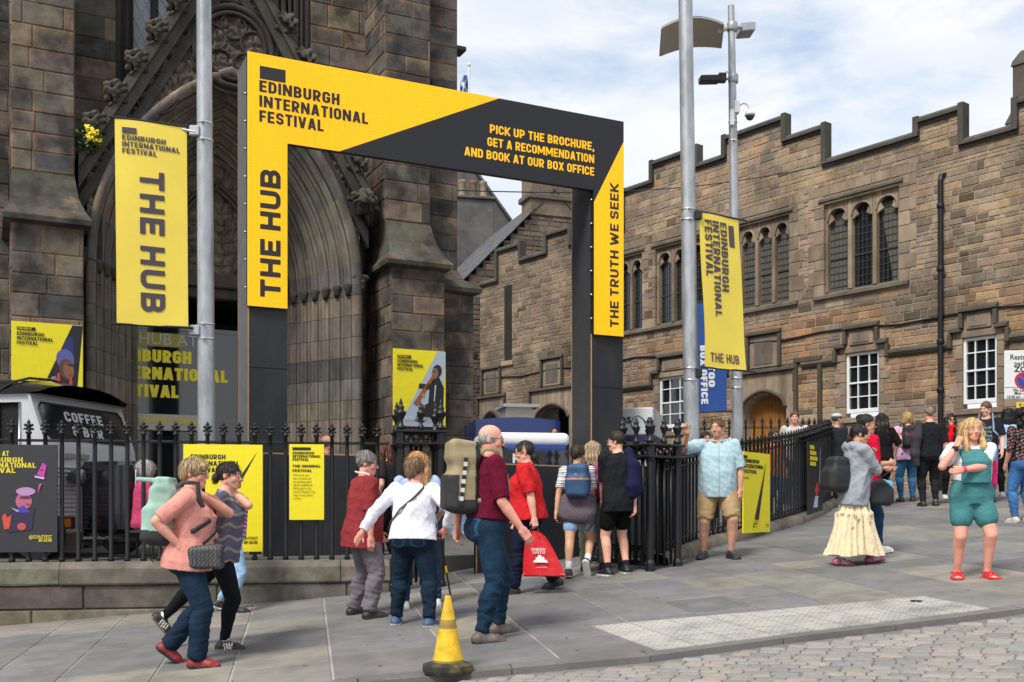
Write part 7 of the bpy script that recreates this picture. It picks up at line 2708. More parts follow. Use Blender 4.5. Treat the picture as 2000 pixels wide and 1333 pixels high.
        def colf(P):
            q = (P - p.HC) @ p.HM / hs
            an = np.arctan2(q[:, 0], q[:, 1] + .02)
            w = .5 + .5 * np.sin(an * 17 + q[:, 2] * 26 + 2 * np.sin(q[:, 2] * 40))
            return cA + (cB - cA) * w[:, None]
        n1 = waves(p.seed + 40, noise, 42 if style != 'curly' else 60, 6, (1.4, 1.4, .45 if style != 'curly' else 1))
        h = min(p.h, .0085)
        Vt, Fc = b.mesh(h, n1)
        cc = colf(Vt)
        # loose strands lying along the surface break up the outline
        if p.h < .0115 or style in ('curly', 'long', 'bob'):
            r = np.random.RandomState(p.seed)
            nf = np.cross(Vt[Fc[:, 2]] - Vt[Fc[:, 0]], Vt[Fc[:, 3]] - Vt[Fc[:, 1]])
            nf /= np.linalg.norm(nf, axis=1)[:, None] + 1e-9
            n = {'bald': 160, 'crop': 500, 'flat': 500}.get(style, 900)
            pick = r.randint(0, len(Fc), n)
            cen = Vt[Fc[pick]].mean(1); nn = nf[pick]
            crown = p.hp(0, -.03, .12)
            flow = cen - crown; flow = flow / (np.linalg.norm(flow, axis=1)[:, None] + 1e-9) * .6 + A3(0, 0, -.9) + r.normal(size=(n, 3)) * (.22 if style != 'curly' else .9)
            flow -= nn * (flow * nn).sum(1)[:, None]
            flow /= np.linalg.norm(flow, axis=1)[:, None] + 1e-9
            ln = {'crop': .018, 'flat': .02, 'bald': .02, 'short': .032, 'pixie': .04, 'bun': .04, 'tied': .04, 'curly': .05}.get(style, .07) * r.uniform(.6, 1.4, n)
            sd = np.cross(nn, flow) * .0022
            lift = r.uniform(.001, .005, n)[:, None]
            rows = [cen + flow * (ln * q)[:, None] + nn * (lift * w_ + .0006) for q, w_ in ((0, 0), (.45, 1.0), (1, .55))]
            k0 = len(Vt)
            V2 = np.concatenate([rows[0] - sd, rows[0] + sd, rows[1] - sd, rows[1] + sd, rows[2] - sd * .3, rows[2] + sd * .3])
            ii = np.arange(n)
            F2 = np.concatenate([np.stack([ii, ii + n, ii + 3 * n, ii + 2 * n], 1), np.stack([ii + 2 * n, ii + 3 * n, ii + 5 * n, ii + 4 * n], 1)]) + k0
            tone = r.uniform(0, 1, n)[:, None]
            c2_ = (cA * 1.12) * tone + cB * .85 * (1 - tone)
            Vt = np.concatenate([Vt, V2]); Fc = np.concatenate([Fc, F2]); cc = np.concatenate([cc, np.tile(c2_, (6, 1))])
        return np_mesh('hair', Vt, Fc, M[m], p.root, cc)
    def glasses(p, dark=False, c=(.03, .03, .03)):
        mb = MB()
        hs = p.hs
        for s_ in (1, -1):
            ring = [p.hp(s_ * .031 + .024 * math.cos(a), .099 - .006 * abs(math.cos(a)), .004 + .018 * math.sin(a)) for a in [2 * math.pi * k / 12 for k in range(13)]]
            mb.tube(ring, .0022 * hs, 5, c)
            if dark:
                mb.poly([tuple(q) for q in ring[:-1]], (.012, .01, .01))
            mb.tube([p.hp(s_ * .055, .094, .008), p.hp(s_ * .076, .06, .012), p.hp(s_ * .080, -.01, .008)], .0025 * hs, 5, c)
        mb.tube([p.hp(-.008, .104, .01), p.hp(.008, .104, .01)], .002, 5, c)
        return mb.build('glasses', M['col'], p.root)
    def strap(p, name, pts, w=.02, c=(.02, .02, .02), root=None, th=.004, m='nylon', off=A3(0, 0, 0)):
        """a flat band through points of the person's frame"""
        mb = MB()
        pts = [A3(*q) for q in pts]
        rows = []
        cen = p.chest
        for i, q in enumerate(pts):
            t = unit(pts[min(i + 1, len(pts) - 1)] - pts[max(i - 1, 0)])
            axis = cen + p.U * ((q - cen) @ p.U)
            o = unit(q - axis)
            s_ = unit(np.cross(t, o))
            a, b_ = q - s_ * w / 2 - off, q + s_ * w / 2 - off
            rows.append([tuple(a), tuple(b_), tuple(b_ + o * th), tuple(a + o * th)])
        mb.grid(rows, c, True, closed=True)
        return mb.build(name, M[m], root or p.root)
    def carried(p, name, label, cat, org, group=None):
        """a thing carried by the person: a top-level Empty at org of the person's frame, same heading"""
        org = A3(*org)
        c, s_ = math.cos(p.yaw), math.sin(p.yaw)
        w = (p.base.x + c * org[0] - s_ * org[1], p.base.y + s_ * org[0] + c * org[1], p.base.z + org[2])
        t = thing(name, label, cat, w, p.yaw, group)
        return t, org
    def around(p, e, a, z):
        """a point on the torso's surface: angle a from straight ahead (positive to the right), height z"""
        S, g = p.H, p.g
        u = z / S - p.C[2] / S
        c = p.C + p.U * u * S
        t, px_, py_, oy = p.profile()
        t, px_, py_, oy = p.draped(t, px_, py_, oy, .82, None, .012)
        i = lambda q: float(np.interp(u * S, t, q))
        e = e + .004
        return c + p.X * math.sin(a) * (i(px_) + e) + p.Fw * (math.cos(a) * (i(py_) + e) + i(oy))
def backpack(p, label, c, c2, half=(.145, .085, .22), up=.20, back=.17, style='plain', sc=1.0, strapc=(.02, .02, .02), x=0, straps=(1, -1)):
    S = p.H
    cen = p.C + p.U * up * S - p.Fw * (back * S * .80) + p.X * x
    t, org = p.carried('backpack', label, 'backpack', cen - p.U * half[2], 'backpacks on the passers-by')
    Mx = np.stack([p.X, p.Fw, p.U])
    b = Blob(.04)
    hx, hy, hz_ = [q * sc for q in half]
    b.rbox(cen, A3(hx * .55, hy * .40, hz_ * .72), .060, Mx)
    b.rbox(cen - p.U * hz_ * .3, A3(hx * .66, hy * .52, hz_ * .42), .052, Mx)
    b.rbox(cen - p.U * hz_ * .35 - p.Fw * hy * .55, A3(hx * .55, hy * .45, hz_ * .4), .035, Mx)
    if style == 'roll':
        b.rbox(cen + p.U * hz_ * 1.0, A3(hx * .80, hy * .28, hz_ * .10), .02, Mx, k=.05)
        b.rbox(cen + p.U * hz_ * 1.06 - p.Fw * hy * .9, A3(hx * .80, hy * .7, .006), .012, Mx, k=.02)
    if style == 'hike':
        b.rbox(cen + p.U * hz_ * .92 - p.Fw * .01, A3(hx * .6, hy * .7, hz_ * .18), .04, Mx, k=.05)
    cA, cB = A3(*c), A3(*c2)
    def colf(P):
        z = (P - cen) @ p.U / hz_
        y = (P - cen) @ p.Fw / hy
        o = np.tile(cA, (len(P), 1))
        if style == 'roll':
            o[z < -.52] = cB
        if style == 'hike':
            o[(z < -.55) | ((z < .18) & (y < -.55))] = cB
            o[y > .55] = cB
        if style == 'plain':
            o[(np.abs(z - .1) < .03) & (y < 0)] = cB
        return o
    Vt, Fc = b.mesh(p.h, waves(p.seed + 3, .006, 16, 6))
    np_mesh('bag', Vt - org, Fc, M['nylon'], t, colf(Vt))
    def bit(name, x, y, z, hx_, hz2, col, th=.006):
        mb = MB()
        o = cen + p.X * x - p.Fw * y + p.U * z - org
        mb.obox(tuple(o - p.X * hx_ - p.U * hz2), tuple(p.X * 2 * hx_), tuple(-p.Fw * th), tuple(p.U * 2 * hz2), col, bev=.002)
        mb.build(name, M['nylon'], t)
    yb = hy * .52 + .05
    if style == 'roll':
        bit('buckle_strap', 0, yb - .012, hz_ * .55, .014, hz_ * .42, (.02, .02, .022), .012); bit('buckle', 0, yb + .002, hz_ * .42, .022, .018, (.01, .01, .01), .01); bit('label', hx * .2, yb + .030, -hz_ * .18, .022, .014, (.03, .03, .032), .008)
        b2 = cen - p.U * hz_ * .95
        p.strap('loose_strap', [b2 - p.Fw * .08, b2 - p.Fw * .10 - p.U * .08, b2 - p.Fw * .06 - p.U * .15, b2 - p.Fw * .02 - p.U * .08], .022, (.02, .02, .022), t, .003, off=org)
    if style == 'hike':
        mb = MB()
        for k in range(11):
            u = k / 10
            o = cen + p.X * (hx * .95 + .012) - p.Fw * (.02 + .03 * u) + p.U * hz_ * (.70 - 1.3 * u) - org
            mb.obox(tuple(o - p.Fw * .016), tuple(p.X * .006), tuple(p.Fw * .032), tuple(-p.U * hz_ * .128), (.62, .62, .6) if k % 2 else (.02, .02, .022))
        mb.build('webbing', M['nylon'], t)
        bit('pocket_zip', 0, yb + .032, hz_ * .16, hx * .5, .006, (.05, .05, .05)); bit('grab_loop', 0, -.02, hz_ * 1.16, .03, .012, (.02, .02, .02), .03)
    if style == 'plain':
        bit('pocket_zip', 0, yb + .014, -hz_ * .05, hx * .45, .004, tuple(q * .4 for q in c)); bit('grab_loop', 0, hy * .2, hz_ * .97, .03, .012, strapc, .02); bit('label', 0, yb - .004, hz_ * .35, .02, .012, c2, .01)
    for sg in straps:
        a = sg * .62
        pts = [cen + p.X * sg * hx * .5 + p.U * hz_ * .75 + p.Fw * hy * .5]
        sh = p.sh[0] if sg > 0 else p.sh[1]
        shm = p.NB * .45 + sh * .55 + p.U * (.055 * S * (1 + (p.g - 1) * .5))
        pts += [shm - p.Fw * .03 * S, shm + p.Fw * .035 * S]
        for z in (.79, .74, .69):
            pts.append(p.around(.022, a, z * S * (p.C[2] / (.52 * S))))
        pts.append(p.around(.022, sg * 1.3, .64 * S))
        pts.append(cen + p.X * sg * hx * .8 - p.U * hz_ * .6 + p.Fw * hy * .5)
        p.strap('strap', pts, .038, strapc, t, .006, off=org)
    return t, org, cen
# ---------------------------------------------------------------- the passers-by, each posed from the photograph
class Fr:
    """turns photograph pixels near a person's feet into that person's own frame"""
    def __init__(s, px, py, yaw, d=None, z0=None):
        s.px, s.py, s.yaw, s.d = px, py, yaw, d
        s.b = gp(px, py) if d is None else at(px, 0, d)
        if d is not None: s.b.z = gz(s.b.x, s.b.y) if z0 is None else z0
        s.z0 = z0
    def loc(s, w):
        v = w - s.b; a = -R(s.yaw)
        return (math.cos(a) * v.x - math.sin(a) * v.y, math.sin(a) * v.x + math.cos(a) * v.y, v.z)
    def h(s, px, py, dy=0):
        return s.loc(at(px, py, s.b.y + dy))
    def f(s, px, py, lift=0, pitch=0, fy=None):
        q = s.loc(gp(px, py))
        return (q[0], q[1], lift, pitch) + ((fy,) if fy is not None else ())
    def fd(s, px, dy, lift=0, pitch=0, fy=None):
        q = s.loc(at(px, 990, s.b.y + dy))
        return (q[0], q[1], lift, pitch) + ((fy,) if fy is not None else ())
    def make(s, label, H, feet, hands, **k):
        return Person(label, s.px, s.py, H, s.yaw, feet, hands, d=s.d, z0=s.z0, **k)
JEAN = (.010, .023, .045)
def pockets(p):
    S = p.H
    def f(P, o):
        o = o.copy()
        for sg in (1, -1):
            x = (P[:, 0] - p.C[0] - sg * .045 * S * p.g / .9) / (.036 * S); z = (P[:, 2] - .505 * S) / (.042 * S)
            m = np.maximum(np.abs(x), np.abs(z) + .35 * np.abs(x) * (z < 0))
            o[(P[:, 1] < 0) & (np.abs(m - 1) < .14)] *= 2.6
        o[np.abs(P[:, 2] - .553 * S) < .005] *= .6
        return o
    return f
# A: woman in pink tee with mint roll-top rucksack
f = Fr(366, 1302, -84)
p = f.make('woman in salmon pink tee and blue jeans walking right with a mint rucksack', 1.71, [f.f(384, 1306), f.fd(330, .12, .075, 38)], [f.h(350, 1066, -.20), f.h(402, 972, .02)],
           g=1.22, fem=True, belly=.6, lean=4, head=(-8, 4), skin='pink', h=.008, poles=(A3(.3, -1, -.1), A3(-.2, .9, -.5)), palms=(A3(-.6, -.6, 0), A3(0, -.8, -.2)), curl=(28, 50), seed=1, kx=.0)
p.build_body(lips=lin(190, 95, 90)); p.hair('pixie', lin(196, 170, 128), lin(112, 86, 60)); p.glasses(c=(.25, .24, .23))
p.top(lin(214, 146, 134), sl=.46, hem=.455, e=.020, noise=.008, flare=.01); p.legs(JEAN, 1.0, .012, flare=.035); p.shoes(lin(138, 32, 32), (.012, .012, .014), sz=.026)
backpack(p, 'mint green roll-top rucksack with black base on the woman in pink tee', lin(150, 185, 172), (.02, .021, .023), (.16, .12, .25), .185, .150, 'roll', strapc=(.03, .032, .032))
t, org = p.carried('shoulder_bag', 'dark grey patterned shoulder bag at the hip of the woman in pink tee', 'bag', p.C + p.X * .15 + p.Fw * .17 - p.U * .10)
b = Blob(.03); c_ = p.C + p.X * .15 + p.Fw * .17 + p.U * .0
b.rbox(c_, A3(.05, .10, .055), .035); b.rbox(c_ + A3(0, .01, .05), A3(.04, .085, .02), .03)
v_, f_ = b.mesh(.008, waves(3, .006, 22)); zg = lambda P: np.where((np.abs(((P[:, 1] * 1.0 + .5 * np.abs(((P[:, 2] * 28) % 1) - .5) * .08) * 32) % 1 - .5) < .22)[:, None], A3(.10, .10, .105), A3(.03, .03, .034))
np_mesh('bag', v_ - org, f_, M['nylon'], t, zg(v_))
p.strap('strap', [p.NB * .5 + p.sh[1] * .5 + p.U * .06, p.around(.045, -.5, .74 * p.H), p.around(.05, .1, .68 * p.H), p.around(.055, .5, .63 * p.H), p.around(.055, .9, .585 * p.H), c_ + p.U * .06], .026, (.02, .02, .022), t, .006, off=org)
# B: younger walker in black leggings behind her
f = Fr(432, 1270, -86)
p = f.make('young walker in black leggings and striped trainers, tattooed arm raised to the cheek', 1.66, [f.f(437, 1272), f.fd(300, .16, .13, 52)], [f.h(440, 1062, -.1), f.h(447, 953, .06)],
           g=1.08, fem=True, lean=5, head=(-6, 6), skin='fair', h=.0085, poles=(None, A3(-.3, .6, -1)), palms=(None, A3(0, -1, 0)), hd=(None, A3(0, -.1, 1)), curl=(35, 30), seed=2)
p.build_body(); p.hair('tied', (.018, .012, .010), (.035, .025, .02))
p.top(lin(92, 92, 112), sl=.40, hem=.46, e=.015, pat=lambda P, o: np.where((np.sin(P[:, 2] * 60 + np.sin(P[:, 1] * 50)) > .75)[:, None], A3(.30, .25, .2), o)); p.legs((.011, .012, .015), .985, .008, name='leggings', m='cloth', noise=.002)
p.shoes((.014, .014, .015), (.20, .13, .07), accent=(.75, .74, .7), socks=((.75, .76, .8), .22))
# C: third walker, mostly hidden
f = Fr(452, 1197, -80)
p = f.make('walker in pink zigzag top and pale blue jeans partly hidden behind two others', 1.58, [f.f(457, 1200), f.fd(428, .15, .03, 20)], [f.h(452, 1010, -.12), f.h(455, 1020, .15)], g=1.1, fem=True, skin='olive', h=.011, seed=3)
p.build_body(eyes=False); p.hair('bob', (.02, .015, .012), (.05, .035, .025))
def zz_(P, o):
    k = ((P[:, 2] + .022 * np.abs(((P[:, 1] * 18) % 1) - .5) * 2) * 22) % 1
    return np.where((k < .33)[:, None], A3(.55, .10, .32), np.where((k < .66)[:, None], A3(.72, .60, .66), A3(.20, .06, .25)))
p.top((.6, .2, .4), sl=.4, hem=.50, pat=zz_); p.legs(lin(140, 175, 205), .96, .008); p.shoes((.014, .015, .018), (.6, .6, .6))
# D: man in maroon polo
f = Fr(708, 1207, -62)
p = f.make('grey-haired man in brick red polo and grey trousers standing by the left railing', 1.665, [f.f(722, 1210), f.f(690, 1202)], [f.h(724, 1052, -.20), f.h(738, 1040, .25)],
           g=1.2, belly=1.0, lean=3, head=(-22, 6), skin='pink', h=.0085, curl=(38, 35), seed=4, poles=(A3(.4, -1, 0), None))
p.build_body(); p.hair('short', lin(150, 146, 142), lin(92, 88, 84)); p.glasses()
p.top(lin(136, 52, 56), sl=.50, hem=.405, e=.022, noise=.009, esl=.030, flare=.02); p.legs(lin(112, 106, 112), 1.0, .020, flare=.016, m='cloth', noise=.009); p.shoes((.016, .016, .017), (.02, .02, .02))
S = p.H
for sg in (1, -1):
    p.strap('lanyard', [p.NB - p.Fw * .062 * S + p.U * .035 * S, p.NB + p.X * sg * .05 * S + p.U * .022 * S, p.around(.035, sg * .5, .80 * S), p.around(.035, sg * .28, .74 * S), p.around(.035, sg * .1, .68 * S)], .014, (.75, .74, .72))
# E: woman with walking stick, back view
f = Fr(806, 1224, -12)
p = f.make('woman in white long-sleeved top seen from behind, leaning on a black walking stick', 1.575, [f.f(838, 1226), f.f(773, 1222)], [f.h(868, 1036, .05), f.h(706, 1042, -.02)],
           g=1.33, fem=True, belly=.5, lean=6, head=(-12, 4), skin='pink', h=.0085, poles=(A3(1, -.5, .1), A3(-.9, -.5, -.2)), palms=(A3(-.5, .2, -.8), A3(.6, -.7, 0)), curl=(70, 25), seed=5)
p.build_body(eyes=False); p.hair('pixie', lin(150, 122, 90), lin(86, 64, 46))
p.top(lin(232, 233, 245), sl=.93, hem=.50, e=.018, noise=.010, esl=.016, name='blouse'); p.legs((.009, .020, .038), .985, .016, flare=.012, pat=pockets(p)); p.shoes(lin(58, 88, 118), (.7, .7, .68), sz=.022)
mb = MB()
pk = [(((.16), -.034 * p.H + .03),)]
for sg in (1, -1):
    c_ = p.C + A3(sg * .085, 0, -.02)
    q = [(c_[0] + dx, -.40, c_[2] + dz) for dx, dz in ((-.055, .03), (.055, .03), (.055, -.06), (0, -.09), (-.055, -.06), (-.055, .03))]
ws_ = Fr(806, 1224, 0)
gp_ = p.grip
p.hand(Blob(), 0)
t, org = p.carried('walking_stick', 'black folding walking stick with yellow band held by the woman in white', 'walking stick', A3(*f.loc(gp(888, 1214))))
top_ = p.grip - org
mb = MB(); mb.tube([(0, 0, .012), tuple(top_)], .0095, 8, (.012, .012, .013))
mb.tube([(0, 0, 0), tuple(top_ * .03)], .014, 8, (.03, .03, .03)); mb.tube([tuple(top_ * .58), tuple(top_ * .66)], .0115, 8, (.75, .42, .01))
mb.build('shaft', M['col'], t)
mb = MB(); mb.tube([tuple(top_ + A3(0, -.05, .005)), tuple(top_ + A3(0, 0, .012)), tuple(top_ + A3(0, .055, 0))], [.013, .015, .012], 8); mb.build('handle', M['black'], t)
p.strap('crossbody_strap', [p.NB * .5 + p.sh[0] * .5 + p.U * .05, p.around(.028, 2.35, .80 * p.H), p.around(.03, 2.9, .74 * p.H), p.around(.032, 3.5, .67 * p.H), p.around(.035, 4.15, .60 * p.H), p.around(.035, 4.6, .56 * p.H)], .02, (.07, .068, .066))
# F: blonde in pale blue
f = Fr(815, 1190, 8)
p = f.make('strawberry blonde woman in pale blue shirt standing beyond the woman in white', 1.63, [f.f(853, 1188), f.f(790, 1192)], [f.h(856, 1010, .22), f.h(790, 1010, .2)], g=1.15, fem=True, head=(10, 10), skin='fair', h=.010, seed=6, lean=4)
p.build_body(eyes=False); p.hair('long', lin(206, 158, 104), lin(150, 100, 58)); p.top(lin(166, 182, 218), sl=.6, hem=.47, e=.010, noise=.008, esl=.014); p.legs((.014, .034, .072), .985, .012, flare=.01); p.shoes((.68, .66, .64), (.7, .68, .64))
# G: man in maroon tee with hiking rucksack
f = Fr(950, 1250, -72)
p = f.make('tall balding man in maroon tee and jeans with khaki rucksack in the foreground', 1.835, [f.f(940, 1258), f.f(972, 1240)], [f.h(1019, 1034, -.20), f.h(893, 1032, .15)],
           g=1.16, belly=1.0, lean=2, head=(-16, 6), skin='pink', h=.008, poles=(A3(.3, -1, -.2), A3(-.3, -1, 0)), palms=(A3(-.8, -.3, 0), A3(.5, .5, 0)), curl=(32, 40), seed=7, hd=(None, None))
p.build_body(); p.hair('bald', lin(190, 182, 174), lin(140, 132, 126), noise=.002); p.glasses(c=(.05, .05, .055))
p.top(lin(98, 22, 46), sl=.50, hem=.545, e=.018, noise=.008, esl=.026); p.legs((.010, .027, .053), .99, .014, flare=.012, noise=.007, wz=.585, pat=pockets(p))
p.shoes(lin(92, 78, 72), (.025, .023, .022), sz=.024, accent=lin(120, 112, 108))
mb = MB()
rows = []
for k in range(33):
    a = 2 * math.pi * k / 32
    q = p.around(-.010, a, .562 * p.H)
    rows.append([tuple(q + A3(0, 0, -.018)), tuple(q + A3(0, 0, .018))])
mb.grid(rows, (.012, .011, .011)); mb.build('belt', M['nylon'], p.root)
backpack(p, 'khaki and black hiking rucksack on the man in maroon tee', lin(150, 136, 104), (.022, .022, .024), (.165, .125, .27), .19, .150, 'hike', strapc=lin(150, 136, 104))
# H: woman in red with carrier bag, walking left
f = Fr(1032, 1158, 80)
p = f.make('dark-haired woman in red blouse and navy trousers walking left with a red bag', 1.655, [f.f(1085, 1152, .03, 18), f.f(1003, 1162)], [f.h(1000, 1050, .2), f.h(1047, 1030, -.27)],
           g=1.28, fem=True, belly=.8, lean=3, head=(6, 8), skin='fair', h=.009, curl=(30, 75), palms=(None, A3(.8, .4, 0)), seed=8, poles=(None, A3(-.5, -1, .1)))
p.build_body(); p.hair('bun', (.014, .011, .010), (.035, .028, .024)); p.glasses()
p.top(lin(196, 40, 44), sl=.50, hem=.47, e=.022, noise=.010, esl=.034, vneck=.06, flare=.015, name='blouse'); p.legs((.013, .014, .034), .99, .020, flare=.02, m='cloth', noise=.007); p.shoes((.013, .013, .013), (.012, .012, .012))
p.strap('crossbody_strap', [p.NB * .5 + p.sh[1] * .5 + p.U * .055, p.around(.03, -.6, .80 * p.H), p.around(.03, .0, .74 * p.H), p.around(.035, .6, .66 * p.H), p.around(.035, 1.2, .58 * p.H)], .016, (.03, .02, .02))
bp = f.h(1063, 1124, -.29)
t, org = p.carried('carrier_bag', 'glossy red plastic carrier bag with white castle print held by the woman in red', 'carrier bag', bp)
mb = MB()
gtop = p.grip - org
def bagside(s_, n=9):
    rows = []
    for j in range(n):
        v = j / (n - 1)
        wv = .19 * (1 - v) ** .55 + .035
        rows.append([tuple(A3(s_ * (.045 * (1 - v) * math.cos(u * 1.4) + .008 * math.sin(u * 9 + v * 7)), u * wv + gtop[1] * v, v * (gtop[2] - .05)) + A3(gtop[0] * v, 0, 0)) for u in [k / 6 - 1 for k in range(13)]])
    return rows
for s_ in (1, -1):
    r_ = bagside(s_); mb.grid(r_ if s_ < 0 else [q[::-1] for q in r_], lin(196, 26, 32))
mb.tube([(0, -.22, .005), (0, .22, .005)], .02, 6, lin(180, 20, 26))
mb.build('bag', mat('red_plastic', vcol=True, rough=.28, vary=.12, vscale=14, bump=.5, bscale=14), t)
mb = MB()
for s_ in (1, -1):
    mb.tube([tuple(gtop + A3(s_ * .01, -.05, -.06)), tuple(gtop + A3(s_ * .008, -.02, .0)), tuple(gtop + A3(s_ * .008, .02, .0)), tuple(gtop + A3(s_ * .01, .05, -.06))], .007, 6, (.012, .012, .014))
mb.build('handle', M['col'], t)
mb = MB()
yo = lambda y, z: (-.055 * (1 - z / .42) - .012, y + gtop[1] * z / (gtop[2] - .05), z)
stext(mb, 'EDINBURGH', yo(0.0, .262), V(0, -1, 0), Z3, .022, 'c', .02, .85, (.75, .7, .7)); stext(mb, 'CASTLE', yo(0.0, .228), V(0, -1, 0), Z3, .030, 'c', .02, .9, (.75, .7, .7))
cp = [(-.075, .135), (.075, .135), (.07, .16), (.05, .165), (.045, .195), (.025, .19), (.02, .212), (-.01, .212), (-.02, .19), (-.04, .185), (-.05, .16), (-.07, .155)]
mb.poly([yo(-y, z) for y, z in cp], (.75, .72, .72)); mb.poly([yo(-y, z) for y, z in ((-.06, .082), (.06, .086), (.06, .090), (-.06, .086))], (.7, .5, .5))
mb.build('castle_print', M['col'], t)
# I: girl in striped tee
f = Fr(1128, 1126, -14)
p = f.make('short-haired girl in striped tee and denim shorts walking away with navy rucksack', 1.555, [f.fd(1147, -.12, .10, 62, -6), f.f(1110, 1132)], [f.h(1150, 985, .2), f.h(1086, 1006, -.03)],
           g=.98, fem=True, head=(-18, 4), skin='olive', h=.010, seed=9, curl=(25, 35), poles=(None, A3(-1, -.5, 0)))
p.build_body(eyes=False); p.hair('short', (.035, .022, .016), (.07, .045, .03))
p.top((.78, .78, .79), sl=.42, hem=.55, e=.014, esl=.022, pat=lambda P, o: np.where((((P[:, 2] * 38) % 1) < .34)[:, None], A3(.035, .035, .06), o))
p.legs(lin(120, 150, 185), .30, .018, name='shorts'); p.shoes((.03, .034, .045), (.66, .64, .58), socks=((.72, .73, .76), .30))
b = Blob(.03)
S = p.H
Xp = A3(1, 0, 0)
b.cap(p.C - Xp * .05 * S + p.U * .035 * S, p.C + Xp * .05 * S + p.U * .035 * S, .098 * S); b.cap(p.C - Xp * .06 * S - A3(0, .03, .05), p.C + Xp * .07 * S - A3(0, .04, .06), .085 * S, k=.05)
b.chain([p.C + A3(.12, -.02, .02), p.C + A3(.16, -.05, -.14), p.C + A3(.13, -.06, -.25)], [.05, .05, .03]); b.chain([p.C + A3(-.13, -.02, .03), p.C + A3(-.17, -.04, -.10), p.C + A3(-.18, -.05, -.2)], [.05, .05, .03])
b.clip(p.C + p.U * .095 * S, p.U)
p.put('tied_hoodie', b, lin(98, 88, 96), M['cloth'], noise=waves(12, .016, 17, 6))
backpack(p, 'small navy blue rucksack with tan piping on the girl in striped tee', lin(44, 74, 110), lin(180, 130, 105), (.125, .075, .19), .195, .120, 'plain', strapc=lin(50, 82, 118), x=.03)
# J: woman behind
f = Fr(1158, 1116, -8)
p = f.make('greying blonde woman in olive trousers with magenta bag between girl and young man', 1.60, [f.f(1178, 1113), f.f(1142, 1117)], [f.h(1185, 1000, .15), f.h(1135, 1005, .1)], g=1.1, fem=True, head=(-5, 5), skin='fair', h=.012, seed=10)
p.build_body(eyes=False); p.hair('loose', lin(176, 152, 120), lin(110, 92, 72)); p.top((.02, .02, .024), sl=.9, hem=.50); p.legs(lin(122, 126, 108), .99, .014, m='cloth', flare=.01); p.shoes((.015, .015, .016), (.05, .05, .05))
backpack(p, 'magenta rucksack on the greying blonde woman in olive trousers', lin(150, 18, 105), lin(120, 14, 88), (.12, .07, .18), .15, .12, 'plain', x=.02)
# K: young man in black tee and shorts
f = Fr(1206, 1124, 22)
p = f.make('young man in black tee and black shorts looking left by the gate', 1.70, [f.f(1224, 1121), f.f(1188, 1126)], [f.h(1239, 994, -.02), f.h(1176, 985, .2)], g=.98, head=(38, 2), skin='fair', h=.0095, seed=11, curl=(35, 30))
p.build_body(brow=(.02, .014, .01)); p.hair('crop', (.022, .015, .012), (.045, .032, .024)); p.glasses(c=(.2, .2, .2))
p.top((.016, .017, .021), sl=.48, hem=.425, e=.024, esl=.030, noise=.009); p.legs((.007, .007, .008), .36, .024, name='shorts', m='cloth'); p.shoes((.012, .012, .014), (.74, .74, .74), socks=((.018, .019, .024), .20), sz=.02)
t, org = p.carried('hooded_top', 'navy hooded top slung over the right shoulder of the young man in black', 'jacket', p.chest + p.X * .1 - p.Fw * .16 - p.U * .2)
b = Blob(.03); s0 = p.sh[0] * .65 + p.NB * .35
b.chain([s0 + p.Fw * .04 + p.U * .05, s0 + p.U * .055 - p.Fw * .03, s0 - p.Fw * .12 - p.U * .10, s0 - p.Fw * .14 - p.U * .32, s0 - p.Fw * .13 - p.U * .42], [.045, .05, .075, .085, .06]); b.cap(s0 - p.Fw * .13 - p.U * .1 + p.X * .05, s0 - p.Fw * .14 - p.U * .38 + p.X * .06, .06, .07)
v_, f_ = b.mesh(.0095, waves(5, .012, 22, 6, (1.6, 1, .4))); np_mesh('cloth', v_ - org, f_, M['cloth'], t, lambda P: np.tile(A3(*lin(32, 34, 62)), (len(P), 1)))
# L: man in pale blue shirt leaning on the pier
f = Fr(1402, 1092, 172)
p = f.make('man in pale blue shirt and khaki shorts leaning one hand on the gate pier', 1.785, [f.f(1374, 1092, 0, 0, -18), f.f(1428, 1092, 0, 0, 24)], [f.h(1343, 846, -.30), f.h(1446, 958, -.08)],
           g=1.28, belly=1.3, slean=0, head=(-26, 2), skin='tan', h=.009, poles=(A3(1, -.1, -1), A3(-1, -.7, 0)), palms=(A3(-.3, .8, -.2), A3(.5, -.4, 0)), curl=(84, 30), hd=(A3(.5, .1, 1), None), seed=12)
p.build_body(stubble=.35); p.hair('flat', lin(128, 100, 74), lin(84, 62, 46))
def shirtpat(P, o):
    q = (P - p.chest) @ p.X; fr_ = (P - p.chest) @ p.Fw
    o = o * (1 - .10 * ((np.abs(q) < .014) & (fr_ > 0)))[:, None]
    o = o * (1 - .25 * ((np.abs(np.abs(q) - .013) < .004) & (fr_ > 0)))[:, None]
    zc = (P - p.chest) @ p.U
    o = o * (1 - .20 * ((np.abs(zc - .055 - .01 * np.sin(q * 60)) < .006) & (fr_ > 0) & (np.abs(q) > .03)))[:, None]
    return o
p.top(lin(168, 194, 204), sl=.50, hem=.435, e=.018, esl=.032, noise=.0065, pat=shirtpat, vneck=.03, neck=.064); p.legs(lin(176, 150, 112), .47, .028, name='shorts', m='cloth', noise=.010); p.shoes((.020, .022, .028), (.035, .035, .04))
b = Blob(.012)
for sg in (1, -1):
    b.cap(p.NB + p.X * sg * .052 * p.H - p.Fw * .02, p.NB + p.Fw * .058 * p.H + p.X * sg * .018 * p.H - p.U * .012, .013, .012)
b.cap(p.NB + p.X * .055 * p.H - p.Fw * .03, p.NB - p.X * .055 * p.H - p.Fw * .03, .014)
p.put('collar', b, lin(160, 188, 200), M['cloth'], h=.007)
